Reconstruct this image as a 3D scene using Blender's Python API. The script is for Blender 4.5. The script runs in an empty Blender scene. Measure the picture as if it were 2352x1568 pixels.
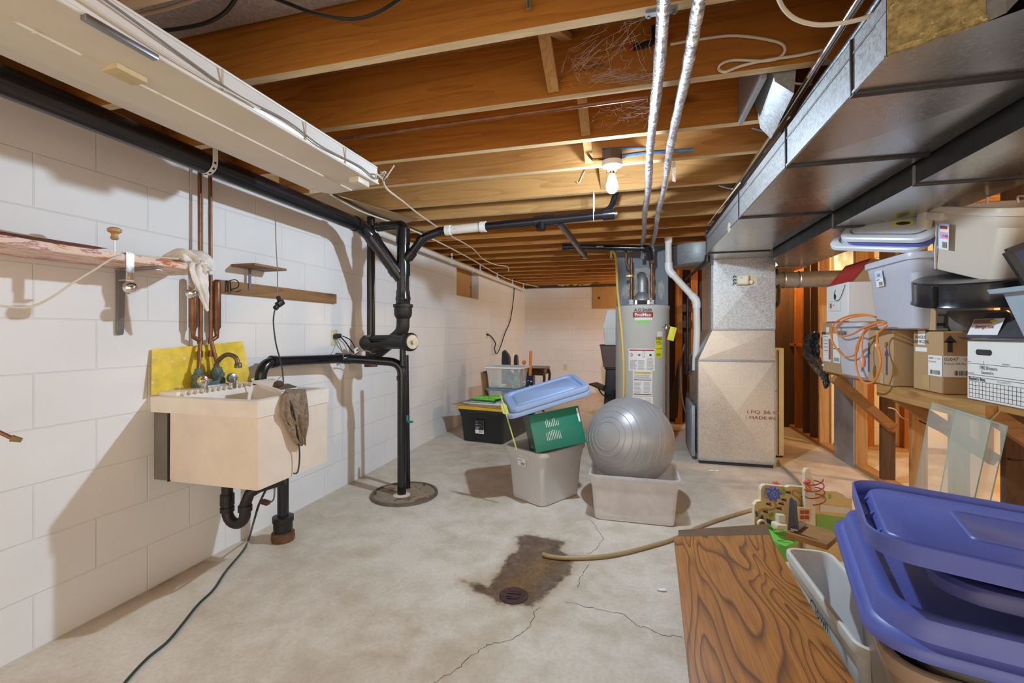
import bpy, bmesh, math, random
from math import sin, cos, pi, radians, sqrt, atan2
from mathutils import Vector as V, Matrix, Euler
rnd = random.Random(11)
SC = bpy.context.scene
COL = SC.collection
# ---- camera model (16 mm on full frame, level, turned 15.1 degrees to the left of the room's long axis)
FOC, YAW, EYE = 1045.0, radians(15.1), 1.17
FW = V((-sin(YAW), cos(YAW), 0)); RT = V((cos(YAW), sin(YAW), 0)); UP = V((0, 0, 1)); CAM = V((0, 0, EYE))
def ray(x, y): return FW + RT * ((x - 1176) / FOC) + UP * ((762 - y) / FOC)
def P(x, y, d): return CAM + ray(x, y) * d                 # point at a given depth
def PX(x, y, X): r = ray(x, y); return CAM + r * (X / r.x)  # on the plane X = ..
def PY(x, y, Y): r = ray(x, y); return CAM + r * (Y / r.y)
def PZ(x, y, Z): r = ray(x, y); return CAM + r * ((Z - EYE) / r.z)

# ---------------------------------------------------------------- materials
MATS = {}
def newmat(name):
    m = bpy.data.materials.new(name); m.use_nodes = True
    nt = m.node_tree; b = nt.nodes['Principled BSDF']
    return m, nt, b
def N(nt, t, **k):
    n = nt.nodes.new(t)
    for a, v in k.items():
        if a[0] == 'i' and a[1:].isdigit(): n.inputs[int(a[1:])].default_value = v
        else: setattr(n, a, v)
    return n
def L(nt, a, b): nt.links.new(a, b)
def ramp(nt, fac, stops):
    r = nt.nodes.new('ShaderNodeValToRGB'); cr = r.color_ramp
    while len(cr.elements) < len(stops): cr.elements.new(0.5)
    for e, (p, c) in zip(cr.elements, stops):
        e.position = p; e.color = (*c, 1) if len(c) == 3 else c
    L(nt, fac, r.inputs[0]); return r.outputs[0]
def coords(nt, scale=(1, 1, 1), rot=(0, 0, 0), loc=(0, 0, 0)):
    tc = nt.nodes.new('ShaderNodeTexCoord'); mp = nt.nodes.new('ShaderNodeMapping')
    mp.inputs['Scale'].default_value = scale; mp.inputs['Rotation'].default_value = rot; mp.inputs['Location'].default_value = loc
    L(nt, tc.outputs['Object'], mp.inputs['Vector']); return mp.outputs[0]
def noise(nt, vec, scale, detail=4, rough=.55, dist=0):
    n = nt.nodes.new('ShaderNodeTexNoise'); n.inputs['Scale'].default_value = scale
    n.inputs['Detail'].default_value = detail; n.inputs['Roughness'].default_value = rough; n.inputs['Distortion'].default_value = dist
    if vec is not None: L(nt, vec, n.inputs['Vector'])
    return n.outputs['Fac']
def mixc(nt, fac, a, b, mode='MIX'):
    n = nt.nodes.new('ShaderNodeMix'); n.data_type = 'RGBA'; n.blend_type = mode
    for i, s in ((0, fac), (6, a), (7, b)):
        if hasattr(s, 'links'): L(nt, s, n.inputs[i])
        else: n.inputs[i].default_value = s if i == 0 else ((*s, 1) if len(s) == 3 else s)
    return n.outputs[2]
def math1(nt, op, a, b=0.0, c=0.0):
    n = nt.nodes.new('ShaderNodeMath'); n.operation = op
    for i, s in enumerate((a, b, c)):
        if hasattr(s, 'links'): L(nt, s, n.inputs[i])
        else: n.inputs[i].default_value = s
    return n.outputs[0]
def bump(nt, b, h, strength=.3, dist=.01):
    n = nt.nodes.new('ShaderNodeBump'); n.inputs['Strength'].default_value = strength; n.inputs['Distance'].default_value = dist
    L(nt, h, n.inputs['Height']); L(nt, n.outputs[0], b.inputs['Normal'])
def srgb(r, g, bl):
    f = lambda c: (c / 255 / 12.92) if c <= 10 else ((c / 255 + .055) / 1.055) ** 2.4
    return (f(r), f(g), f(bl))
def pbr(name, col, rough=.5, metal=0, var=.12, vs=8, bmp=0, bs=60, spec=.5, dirt=None, ds=30, dt=.68):
    """painted / plastic / metal with slight mottling, optional specks of dirt"""
    if name in MATS: return MATS[name]
    m, nt, b = newmat(name); v = coords(nt)
    n = noise(nt, v, vs, 5)
    c = ramp(nt, n, [(.3, tuple(x * (1 - var) for x in col)), (.7, tuple(min(1, x * (1 + var * .6)) for x in col))])
    if dirt:
        d = noise(nt, v, ds, 6, .7)
        c = mixc(nt, ramp(nt, d, [(dt, (0, 0, 0)), (dt + .04, (1, 1, 1))]), c, dirt)
    L(nt, c, b.inputs['Base Color']); b.inputs['Metallic'].default_value = metal
    b.inputs['Specular IOR Level'].default_value = spec
    rr = ramp(nt, noise(nt, v, vs * 2.3, 3), [(.3, (max(0, rough - .07),) * 3), (.7, (min(1, rough + .07),) * 3)])
    L(nt, rr, b.inputs['Roughness'])
    if bmp: bump(nt, b, noise(nt, v, bs, 5), bmp, .01)
    MATS[name] = m; return m
def wood(name, light, dark, axis=0, rough=.65, sc=1.0, knots=True, grain=1.0, contrast=1.0):
    if name in MATS: return MATS[name]
    m, nt, b = newmat(name)
    s = [9 * sc] * 3; s[axis] = .7 * sc
    oi = nt.nodes.new('ShaderNodeObjectInfo')
    tc = nt.nodes.new('ShaderNodeTexCoord')
    off = nt.nodes.new('ShaderNodeVectorMath'); off.operation = 'ADD'
    cb = nt.nodes.new('ShaderNodeCombineXYZ')
    for i in range(3): L(nt, math1(nt, 'MULTIPLY', oi.outputs['Random'], 7.3 + 3 * i), cb.inputs[i])
    L(nt, tc.outputs['Object'], off.inputs[0]); L(nt, cb.outputs[0], off.inputs[1])
    mp = nt.nodes.new('ShaderNodeMapping'); mp.inputs['Scale'].default_value = s; L(nt, off.outputs[0], mp.inputs[0])
    v = mp.outputs[0]
    warp = noise(nt, v, .9, 2, .4)
    rings = math1(nt, 'FRACT', math1(nt, 'MULTIPLY', warp, 9 * grain))
    fine = noise(nt, v, 9, 6, .7)
    f = math1(nt, 'ADD', math1(nt, 'MULTIPLY', rings, .26), math1(nt, 'MULTIPLY', fine, .72))
    mid = tuple((x + y) / 2 for x, y in zip(light, dark))
    c = ramp(nt, f, [(.25, light), (.5, tuple(x + (y - x) * .5 * contrast for x, y in zip(light, mid))), (.95, tuple(x + (y - x) * contrast for x, y in zip(light, dark)))])
    big = noise(nt, v, .35, 2)
    c = mixc(nt, ramp(nt, big, [(.35, (0, 0, 0)), (.7, (.35, .35, .35))]), c, dark)
    if knots:
        s2 = [5.0] * 3; s2[axis] = 1.7
        mp2 = nt.nodes.new('ShaderNodeMapping'); mp2.inputs['Scale'].default_value = s2; L(nt, off.outputs[0], mp2.inputs[0])
        vo = nt.nodes.new('ShaderNodeTexVoronoi'); vo.inputs['Scale'].default_value = .8; L(nt, mp2.outputs[0], vo.inputs['Vector'])
        k = ramp(nt, vo.outputs['Distance'], [(.04, (1, 1, 1)), (.12, (0, 0, 0))])
        c = mixc(nt, math1(nt, 'MULTIPLY', k, .75), c, tuple(x * .35 for x in dark))
    L(nt, c, b.inputs['Base Color']); b.inputs['Roughness'].default_value = rough; b.inputs['Specular IOR Level'].default_value = .25
    bump(nt, b, fine, .12, .004)
    MATS[name] = m; return m
def galv(name, col=(.62, .64, .66), rough=.36, spangle=45, metal=1.0, amt=.35, mott=1.0):
    if name in MATS: return MATS[name]
    m, nt, b = newmat(name); v = coords(nt)
    vo = nt.nodes.new('ShaderNodeTexVoronoi'); vo.inputs['Scale'].default_value = spangle; L(nt, v, vo.inputs['Vector'])
    sep = nt.nodes.new('ShaderNodeSeparateColor'); L(nt, vo.outputs['Color'], sep.inputs[0])
    n = noise(nt, v, 3, 4)
    f = math1(nt, 'ADD', math1(nt, 'MULTIPLY', sep.outputs[0], amt), math1(nt, 'MULTIPLY', math1(nt, 'ADD', math1(nt, 'MULTIPLY', n, mott), .5 * (1 - mott)), 1 - amt))
    c = ramp(nt, f, [(.25, tuple(x * .72 for x in col)), (.75, tuple(min(1, x * 1.15) for x in col))])
    L(nt, c, b.inputs['Base Color']); b.inputs['Metallic'].default_value = metal
    L(nt, ramp(nt, f, [(.2, (rough - .08,) * 3), (.8, (rough + .12,) * 3)]), b.inputs['Roughness'])
    if mott == 1: bump(nt, b, noise(nt, v, 5, 2), .12, .02)
    MATS[name] = m; return m
def clearplastic(name, col=(.9, .93, .95), alpha=.35, rough=.2):
    if name in MATS: return MATS[name]
    m, nt, b = newmat(name)
    b.inputs['Base Color'].default_value = (*col, 1); b.inputs['Roughness'].default_value = rough
    v = coords(nt)
    L(nt, ramp(nt, noise(nt, v, 6, 4), [(.3, (alpha * .8,) * 3), (.75, (min(1, alpha * 1.25),) * 3)]), b.inputs['Alpha'])
    MATS[name] = m; return m

# ---------------------------------------------------------------- mesh builder
class MB:
    def __init__(s): s.bm = bmesh.new(); s.mats = []
    def mi(s, m):
        if m not in s.mats: s.mats.append(m)
        return s.mats.index(m)
    def face(s, pts, m, smooth=False):
        try: f = s.bm.faces.new([s.bm.verts.new(p) for p in pts])
        except ValueError: return None
        f.material_index = s.mi(m); f.smooth = smooth; return f
    def box(s, c, d, m, rot=None, bev=0, seg=2):
        c = V(c); r = bmesh.ops.create_cube(s.bm, size=1); vs = r['verts']
        bmesh.ops.scale(s.bm, vec=d, verts=vs)
        fs = {f for v in vs for f in v.link_faces}
        i = s.mi(m)
        for f in fs: f.material_index = i
        if bev:
            es = {e for v in vs for e in v.link_edges}
            o = bmesh.ops.bevel(s.bm, geom=list(es), offset=bev, segments=seg, affect='EDGES', profile=.5)
            vs = list({v for f in o['faces'] for v in f.verts} | {v for v in vs if v.is_valid})
            for f in {f for v in vs for f in v.link_faces}: f.material_index = i
        mt = Matrix.Translation(c)
        if rot is not None: mt = mt @ (Matrix.Rotation(rot, 4, 'Z') if isinstance(rot, (int, float)) else rot.to_4x4())
        bmesh.ops.transform(s.bm, matrix=mt, verts=vs); return vs
    def bx(s, x0, x1, y0, y1, z0, z1, m, bev=0, seg=2):
        return s.box(((x0 + x1) / 2, (y0 + y1) / 2, (z0 + z1) / 2), (abs(x1 - x0), abs(y1 - y0), abs(z1 - z0)), m, None, bev, seg)
    def beam(s, p0, p1, w, h, m, up=(0, 0, 1), bev=0):
        """a board from p0 to p1, w across, h along 'up'"""
        p0, p1 = V(p0), V(p1); d = p1 - p0; x = d.normalized(); y = V(up).cross(x)
        if y.length < 1e-4: y = V((0, 1, 0)).cross(x)
        y.normalize(); z = x.cross(y)
        s.box((p0 + p1) / 2, (d.length, w, h), m, Matrix((x, y, z)).transposed(), bev)
    def rings(s, rs, m, closed=True, cap0=True, cap1=True, smooth=True):
        i = s.mi(m); prev = None; first = None
        for r in rs:
            cur = [s.bm.verts.new(p) for p in r]
            if prev:
                n = len(cur)
                for k in range(n if closed else n - 1):
                    try:
                        f = s.bm.faces.new((prev[k], prev[(k + 1) % n], cur[(k + 1) % n], cur[k])); f.material_index = i; f.smooth = smooth
                    except ValueError: pass
            else: first = cur
            prev = cur
        for c, vs in ((cap0, first), (cap1, prev)):
            if c and closed:
                try: f = s.bm.faces.new(vs); f.material_index = i
                except ValueError: pass
    def tube(s, pts, r, m, seg=10, caps=True, curve=False, sub=6, r1=None):
        pts = [V(p) for p in pts]
        if curve: pts = spline(pts, sub)
        n = len(pts); rs = []; ref = None
        for k, p in enumerate(pts):
            t = (pts[min(k + 1, n - 1)] - pts[max(k - 1, 0)]).normalized()
            if ref is None:
                ref = t.cross(V((0, 0, 1)))
                if ref.length < 1e-3: ref = t.cross(V((1, 0, 0)))
            ref = (ref - t * ref.dot(t)).normalized(); b = t.cross(ref)
            rr = r if r1 is None else r + (r1 - r) * k / max(1, n - 1)
            if callable(r): rr = r(k / max(1, n - 1))
            # widen at mitred bends
            rs.append([p + (ref * cos(2 * pi * j / seg) + b * sin(2 * pi * j / seg)) * rr for j in range(seg)])
        s.rings(rs, m, cap0=caps, cap1=caps)
    def cyl(s, p0, p1, r0, m, r1=None, seg=20, caps=True):
        s.tube([p0, p1], r0, m, seg, caps, r1=r1 if r1 is not None else None)
    def lathe(s, prof, o, m, seg=24, axis=(0, 0, 1), caps=True, arc=None):
        o = V(o); q = V((0, 0, 1)).rotation_difference(V(axis).normalized())
        s.rings([[o + q @ V((r * cos(2 * pi * j / seg), r * sin(2 * pi * j / seg), z)) for j in range(seg)] for r, z in prof], m, cap0=caps, cap1=caps)
    def ball(s, c, r, m, u=24, v=12, sc=(1, 1, 1)):
        o = bmesh.ops.create_uvsphere(s.bm, u_segments=u, v_segments=v, radius=r); i = s.mi(m)
        for f in {f for x in o['verts'] for f in x.link_faces}: f.material_index = i; f.smooth = True
        bmesh.ops.transform(s.bm, matrix=Matrix.Translation(c) @ Matrix.Diagonal((*sc, 1)), verts=o['verts'])
    def prism(s, poly, o, x, y, depth, m, bev=0):
        """outline poly (u,v) on axes x,y at o, extruded by depth along x cross y"""
        o, x, y = V(o), V(x).normalized(), V(y).normalized(); z = x.cross(y)
        a = [o + x * u + y * v for u, v in poly]
        s.rings([a, [p + z * depth for p in a]], m, smooth=False)
    def text(s, txt, o, x, y, size, m, align='LEFT', fn=None, bold=0, lift=.0006, width=None):
        cu = bpy.data.curves.new('t', 'FONT'); cu.body = txt; cu.size = 1; cu.align_x = align; cu.resolution_u = 2
        cu.offset = bold
        ob = bpy.data.objects.new('t', cu); COL.objects.link(ob)
        me = bpy.data.meshes.new_from_object(ob.evaluated_get(bpy.context.evaluated_depsgraph_get()))
        COL.objects.unlink(ob); bpy.data.objects.remove(ob)
        if not len(me.vertices): return
        o, x, y = V(o), V(x).normalized(), V(y).normalized(); z = x.cross(y) * lift
        sx = size
        if width:
            xs = [v.co.x for v in me.vertices]; sx = width / max(1e-6, max(xs) - min(xs))
        vs = []
        for v in me.vertices:
            u, w = v.co.x * sx, v.co.y * size
            vs.append(s.bm.verts.new(fn(u, w) if fn else o + x * u + y * w + z))
        i = s.mi(m)
        for p in me.polygons:
            try: f = s.bm.faces.new([vs[k] for k in p.vertices]); f.material_index = i
            except ValueError: pass
        bpy.data.meshes.remove(me)
    def rect(s, o, x, y, w, h, m, lift=0):
        o, x, y = V(o), V(x).normalized(), V(y).normalized(); z = x.cross(y) * lift
        return s.face([o + z, o + x * w + z, o + x * w + y * h + z, o + y * h + z], m)
    def build(s, name, parent=None, angle=40, loc=None, recalc=True, world=True, mod=None):
        if recalc: bmesh.ops.recalc_face_normals(s.bm, faces=s.bm.faces[:])
        me = bpy.data.meshes.new(name); 
        if parent is None and loc is None and world:
            c = [v.co for v in s.bm.verts]
            loc = V(((min(p.x for p in c) + max(p.x for p in c)) / 2, (min(p.y for p in c) + max(p.y for p in c)) / 2, min(p.z for p in c)))
        if parent is not None and world: bmesh.ops.transform(s.bm, matrix=wm(parent).inverted(), verts=s.bm.verts[:])
        elif loc is not None and world: bmesh.ops.translate(s.bm, vec=-V(loc), verts=s.bm.verts[:])
        s.bm.to_mesh(me); s.bm.free()
        for m in s.mats: me.materials.append(m)
        for p in me.polygons: p.use_smooth = True
        if angle is not None and hasattr(me, 'set_sharp_from_angle'): me.set_sharp_from_angle(angle=radians(angle))
        o = bpy.data.objects.new(name, me); COL.objects.link(o)
        if parent is not None: o.parent = parent
        elif loc is not None: o.location = loc
        return o
def wm(o):
    m = Matrix.Translation(o.location) @ o.rotation_euler.to_matrix().to_4x4() @ Matrix.Diagonal((*o.scale, 1))
    return wm(o.parent) @ m if o.parent else m
def spline(pts, sub=6):
    out = []; n = len(pts)
    for k in range(n - 1):
        p0, p1, p2, p3 = pts[max(k - 1, 0)], pts[k], pts[k + 1], pts[min(k + 2, n - 1)]
        for j in range(sub):
            t = j / sub
            out.append(.5 * ((2 * p1) + (p2 - p0) * t + (2 * p0 - 5 * p1 + 4 * p2 - p3) * t * t + (3 * p1 - p0 - 3 * p2 + p3) * t ** 3))
    return out + [pts[-1]]
def bend(pts, r=.05, n=5):
    """round the corners of a polyline (pipe elbows)"""
    pts = [V(p) for p in pts]; out = [pts[0]]
    for k in range(1, len(pts) - 1):
        a, b, c = pts[k - 1], pts[k], pts[k + 1]
        d = min(r, (a - b).length * .45, (c - b).length * .45)
        p, q = b + (a - b).normalized() * d, b + (c - b).normalized() * d
        for j in range(n + 1):
            t = j / n; out.append(p * (1 - t) ** 2 + b * 2 * t * (1 - t) + q * t * t)
    return out + [pts[-1]]
def rrect(w, d, r, n=5, z=0, cx=0, cy=0):
    r = min(r, w / 2 - 1e-4, d / 2 - 1e-4); o = []
    for qx, qy, a in ((1, 1, 0), (-1, 1, 90), (-1, -1, 180), (1, -1, 270)):
        for k in range(n + 1):
            t = radians(a + 90 * k / n); o.append(V((cx + qx * (w / 2 - r) + r * cos(t), cy + qy * (d / 2 - r) + r * sin(t), z)))
    return o
# ---------------------------------------------------------------- tagging
def tag(o, label=None, cat=None, group=None, kind=None):
    if label: o['label'] = label
    if cat: o['category'] = cat
    if group: o['group'] = group
    if kind: o['kind'] = kind
    return o
def thing(name, label, cat, loc=(0, 0, 0), rz=0, group=None, rot=None):
    o = bpy.data.objects.new(name, None); COL.objects.link(o); o.location = loc; o.empty_display_size = .05
    o.rotation_euler = rot if rot is not None else (0, 0, rz)
    return tag(o, label, cat, group)
def one(mb, name, label, cat, group=None, kind=None, **k): return tag(mb.build(name, **k), label, cat, group, kind)
def struct(mb, name, **k): return tag(mb.build(name, **k), kind='structure')
def clone(root, loc=None, rot=None, label=None):
    r = root.copy(); COL.objects.link(r)
    if loc is not None: r.location = loc
    if rot is not None: r.rotation_euler = rot
    if label: r['label'] = label
    for ch in list(root.children):
        c = ch.copy(); COL.objects.link(c); c.parent = r
        for g in list(ch.children):
            d = g.copy(); COL.objects.link(d); d.parent = c
    return r
# ---------------------------------------------------------------- the materials of the place
def block_mat(name, col, wallaxis, shift, mort=.93, bmpamt=.5, tint=None):
    m, nt, b = newmat(name)
    tc = nt.nodes.new('ShaderNodeTexCoord'); sp = nt.nodes.new('ShaderNodeSeparateXYZ'); cb = nt.nodes.new('ShaderNodeCombineXYZ')
    L(nt, tc.outputs['Object'], sp.inputs[0])
    L(nt, math1(nt, 'ADD', sp.outputs[1 if wallaxis == 'X' else 0], shift), cb.inputs[0]); L(nt, sp.outputs[2], cb.inputs[1])
    br = nt.nodes.new('ShaderNodeTexBrick'); L(nt, cb.outputs[0], br.inputs['Vector'])
    for k, v in (('Scale', 1), ('Mortar Size', .0035), ('Mortar Smooth', .6), ('Brick Width', .4064), ('Row Height', .2032)): br.inputs[k].default_value = v
    br.offset = .5
    v = tc.outputs['Object']
    n1 = noise(nt, v, 2.2, 5); n2 = noise(nt, v, 160, 4, .7)
    c = ramp(nt, n1, [(.3, tuple(x * .93 for x in col)), (.7, col)])
    c = mixc(nt, math1(nt, 'MULTIPLY', br.outputs['Fac'], .32), c, tuple(x * mort * .86 for x in col))
    sp2 = noise(nt, v, 38, 8, .75)
    c = mixc(nt, ramp(nt, sp2, [(.74, (0, 0, 0)), (.78, (.6, .6, .6))]), c, (.35, .25, .16))
    L(nt, c, b.inputs['Base Color']); b.inputs['Roughness'].default_value = .55; b.inputs['Specular IOR Level'].default_value = .35
    h = math1(nt, 'ADD', math1(nt, 'MULTIPLY', br.outputs['Fac'], -1.0), math1(nt, 'MULTIPLY', n2, .16))
    bump(nt, b, h, bmpamt, .006); return m
m_block_left = block_mat('white_painted_block_left', (.80, .795, .80), 'X', -1.357)
m_block_far = block_mat('white_painted_block_far', (.80, .77, .75), 'Y', -.05)
m_block_cream = block_mat('cream_block', (.85, .72, .45), 'Y', 0)
m_concrete_block = block_mat('bare_grey_block', (.20, .225, .26), 'Y', .13, mort=1.9)
def floor_mat():
    m, nt, b = newmat('stained_concrete')
    v = coords(nt)
    n1 = noise(nt, v, 1.3, 6, .6, .6); n2 = noise(nt, v, 7, 8, .65, .4); n3 = noise(nt, v, 60, 6, .7)
    n0 = noise(nt, v, .55, 3, .5)
    f = math1(nt, 'ADD', math1(nt, 'ADD', math1(nt, 'MULTIPLY', n1, .42), math1(nt, 'MULTIPLY', n2, .38)), math1(nt, 'MULTIPLY', n0, .20))
    c = ramp(nt, f, [(.34, (.45, .35, .24)), (.44, (.58, .49, .385)), (.53, (.69, .615, .52)), (.66, (.78, .72, .64))])
    c = mixc(nt, ramp(nt, n3, [(.3, (.25, .25, .25)), (.6, (0, 0, 0))]), c, (.30, .22, .14))
    sp = noise(nt, v, 90, 3, .6)
    c = mixc(nt, ramp(nt, sp, [(.745, (0, 0, 0)), (.77, (1, 1, 1))]), c, (.08, .05, .03))
    at = nt.nodes.new('ShaderNodeVertexColor'); at.layer_name = 'stain'
    sep = nt.nodes.new('ShaderNodeSeparateColor'); L(nt, at.outputs['Color'], sep.inputs[0])
    edge = math1(nt, 'ADD', sep.outputs[0], math1(nt, 'MULTIPLY', math1(nt, 'SUBTRACT', noise(nt, v, 22, 8, .7), .5), .55))
    w = ramp(nt, edge, [(.42, (0, 0, 0)), (.55, (1, 1, 1))])
    halo = ramp(nt, edge, [(.15, (0, 0, 0)), (.5, (.5, .5, .5))])
    c = mixc(nt, halo, c, (.36, .23, .11))
    wet = ramp(nt, noise(nt, v, 16, 6, .7), [(.3, (.085, .05, .032)), (.52, (.155, .10, .07)), (.7, (.24, .17, .115))])
    rust = ramp(nt, noise(nt, v, 70, 6, .8), [(.35, (.12, .055, .018)), (.55, (.30, .15, .035)), (.68, (.62, .50, .33))])
    wet = mixc(nt, math1(nt, 'MULTIPLY', sep.outputs[1], ramp(nt, noise(nt, v, 34, 6, .75), [(.38, (.1, .1, .1)), (.62, (1, 1, 1))])), wet, rust)
    c = mixc(nt, w, c, wet)
    # brown damp band along the wall foot
    c = mixc(nt, math1(nt, 'MULTIPLY', sep.outputs[2], ramp(nt, n2, [(.35, (.25, .25, .25)), (.6, (.9, .9, .9))])), c, (.24, .13, .055))
    L(nt, c, b.inputs['Base Color'])
    r = math1(nt, 'SUBTRACT', ramp(nt, n2, [(.3, (.42,) * 3), (.7, (.62,) * 3)]), math1(nt, 'MULTIPLY', w, .22))
    L(nt, r, b.inputs['Roughness']); b.inputs['Specular IOR Level'].default_value = .4
    bump(nt, b, math1(nt, 'ADD', n3, math1(nt, 'MULTIPLY', n2, .6)), .12, .006)
    return m
m_floor = floor_mat()
m_crack = pbr('crack_dark', (.10, .075, .055), .9)
PINE_L, PINE_D = (.53, .215, .036), (.21, .065, .009)
m_joist = wood('aged_pine_joist', PINE_L, PINE_D, 0, .6)
m_joist_pale = wood('pale_lit_pine_joist', (.60, .345, .125), (.27, .11, .028), 0, .6)  # paler boards round the bulb, some of its light put into their colour
m_joist_edge = wood('lit_pine_edge', (.80, .63, .39), (.50, .33, .15), 0, .8, sc=1.6, knots=False)  # same pine made creamy: the light on the joist bottoms is in the colour
m_sub = wood('subfloor_plank', (.40, .20, .065), (.17, .072, .02), 1, .75)
m_strip = wood('bridging_pine', (.56, .33, .13), (.28, .13, .04), 2, .7)
m_stud = wood('stud_pine', (.56, .32, .12), (.24, .10, .03), 2, .7)
m_stud_orange = wood('stud_fir_orange', (.46, .17, .032), (.17, .048, .01), 2, .7)
m_stud_dark = wood('stud_dark', (.15, .085, .045), (.05, .026, .014), 2, .75)
m_studY = wood('pine_along_room', (.52, .29, .10), (.24, .10, .03), 1, .7)
m_brace = wood('brace_pine', (.45, .25, .095), (.20, .085, .028), 0, .7)
m_plank = wood('wall_plank', (.33, .185, .085), (.15, .07, .03), 1, .6)
m_ply = wood('pale_plywood', (.52, .37, .21), (.36, .22, .11), 1, .7, knots=False, contrast=.7)
m_board = wood('window_board', (.55, .33, .13), (.36, .19, .065), 2, .7, knots=False, contrast=.7)
m_darkwood = wood('dark_stained_wood', (.10, .035, .014), (.035, .012, .006), 2, .25, knots=False)
def oak_mat():
    m, nt, b = newmat('oak_veneer'); v = coords(nt, (9.5, 1.9, 9.5))
    w = noise(nt, v, .62, 2, .45, .5)
    r = math1(nt, 'FRACT', math1(nt, 'MULTIPLY', w, 17))
    g = noise(nt, coords(nt, (160, 5, 60)), 1, 4, .6)
    line = ramp(nt, r, [(0, (1, 1, 1)), (.16, (.45, .45, .45)), (.42, (0, 0, 0)), (.9, (0, 0, 0)), (1, (.9, .9, .9))])
    c = ramp(nt, g, [(.3, (.33, .125, .024)), (.7, (.52, .215, .045))])
    c = mixc(nt, math1(nt, 'MULTIPLY', line, .85), c, (.085, .030, .010))
    L(nt, c, b.inputs['Base Color']); b.inputs['Roughness'].default_value = .38; bump(nt, b, g, .08, .003); return m
m_oak = oak_mat()
m_galv = galv('galvanised_sheet')
m_galv_lt = galv('galvanised_bright', (.40, .415, .43), .5, 120, .4, .35, .35)
m_pan = galv('pan_metal', (.50, .50, .51), .5, 140, .35, .5, .5)
m_galv_pl = galv('spangled_plenum', (.62, .65, .68), .42, 130, .5, .5)
m_galv_box = galv('return_box_metal', (.70, .66, .61), .33, 120, .8, .2, .5)
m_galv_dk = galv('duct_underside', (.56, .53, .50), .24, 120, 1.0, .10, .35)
m_seam = pbr('dark_seam', (.045, .045, .048), .5, .4)
m_flue = galv('dull_flue', (.46, .47, .49), .5, 60, .7, .2, .5)
m_tin = galv('tin_grey', (.40, .41, .43), .45, 90, .6, .2, .4)
m_pipe = pbr('black_abs', (.008, .009, .013), .22, 0, .3, 5, .03, 30, .6, (.16, .15, .14), 40, .775)
m_iron = pbr('black_iron', (.018, .017, .016), .42, .2, .3, 9, .2, 60, .5, (.13, .07, .04), 26, .70)
m_rust = pbr('rusty_iron', (.16, .075, .035), .85, .2, .4, 30, .6, 80)
m_copper = pbr('tarnished_copper', (.25, .115, .06), .42, .65, .35, 14, .05, 60, .5, (.17, .10, .06), 22, .66)
m_brass = pbr('brass', (.40, .28, .12), .4, .8, .3, 20)
m_verd = pbr('verdigris_brass', (.14, .20, .18), .65, .35, .4, 40, .4, 90, .4, (.10, .06, .03), 45, .58)
m_chrome = pbr('chrome', (.75, .75, .76), .12, 1, .05)
m_steel = pbr('grey_steel', (.30, .31, .33), .38, .85, .2, 10)
m_pvc = pbr('white_pvc', (.76, .74, .69), .4, 0, .06, 6)
m_pvc_dirty = pbr('ivory_pvc', (.66, .58, .48), .4, 0, .12, 6)
m_enamel = pbr('white_enamel', (.80, .79, .77), .35, 0, .05, 5, 0, 60, .5, (.35, .26, .17), 60, .76)
m_enamel_dim = pbr('shaded_enamel', (.70, .63, .52), .42, 0, .06, 6, 0, 60, .5, (.22, .12, .06), 70, .70)  # white enamel toned tan, the underside's shade put into the colour
m_tub = pbr('tub_resin', (.80, .69, .58), .5, 0, .07, 10, .06, 80, .4, (.26, .15, .09), 30, .715)
m_tub_in = pbr('tub_inner', (.83, .76, .68), .5, 0, .08, 10, 0, 60, .4, (.40, .26, .14), 14, .66)
m_greyboard = pbr('grey_backing', (.20, .18, .15), .6, 0, .15, 8, 0, 60, .3, (.45, .43, .40), 60, .74)
m_yellow = pbr('mottled_yellow_sheet', (.76, .56, .05), .45, 0, .22, 18, 0, 60, .4, (.75, .68, .30), 26, .62)
m_white = pbr('white_plastic', (.82, .82, .82), .4, 0, .05)
m_cord_w = pbr('white_cord', (.72, .66, .55), .5, 0, .1)
m_cord_g = pbr('grey_cord', (.22, .21, .19), .5)
m_cord_gr = pbr('dark_green_cord', (.018, .045, .038), .4)
m_cord_k = pbr('black_cord', (.015, .015, .015), .45)
m_cord_o = pbr('orange_cord', (.78, .24, .03), .4, 0, .1)
m_cloth = pbr('white_rag', (.86, .82, .79), .9, 0, .15, 20, .4, 60)
m_mop = pbr('old_rag', (.36, .27, .20), .95, 0, .35, 60, .9, 120)
m_ivory = pbr('ivory_plate', (.68, .62, .42), .4)
m_foil = None
def foil():
    m, nt, b = newmat('foil_wrap'); v = coords(nt, (1, 1, 1))
    n = noise(nt, coords(nt, (28, 75, 28)), 1, 5, .7, 1.2)
    L(nt, ramp(nt, n, [(.35, (.16, .16, .18)), (.62, (.74, .74, .78))]), b.inputs['Base Color'])
    b.inputs['Metallic'].default_value = .92; b.inputs['Roughness'].default_value = .27
    bump(nt, b, n, 1.0, .02); return m
m_foil = foil()
m_fibre = pbr('fibre_board', (.44, .34, .15), .95, 0, .5, 55, .8, 120, .2, (.62, .52, .28), 60, .6)
m_card = pbr('cardboard', (.46, .30, .155), .8, 0, .07, 5, .03, 200, .2)
m_card_dk = pbr('brown_cardboard', (.33, .18, .08), .8, 0, .1, 5, 0, 60, .2)
m_card_wt = pbr('white_cardboard', (.80, .79, .76), .6, 0, .03, 4, 0, 60, .3)
m_print_k = pbr('black_ink', (.03, .028, .03), .6)
m_print_b = pbr('blue_ink', (.05, .06, .22), .6)
m_print_r = pbr('red_ink', (.42, .035, .035), .5)
m_print_g = pbr('grey_ink', (.35, .35, .36), .6)
m_label = pbr('paper_label', (.83, .82, .80), .55, 0, .02)
m_label_y = pbr('yellow_label', (.80, .72, .02), .5)
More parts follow.
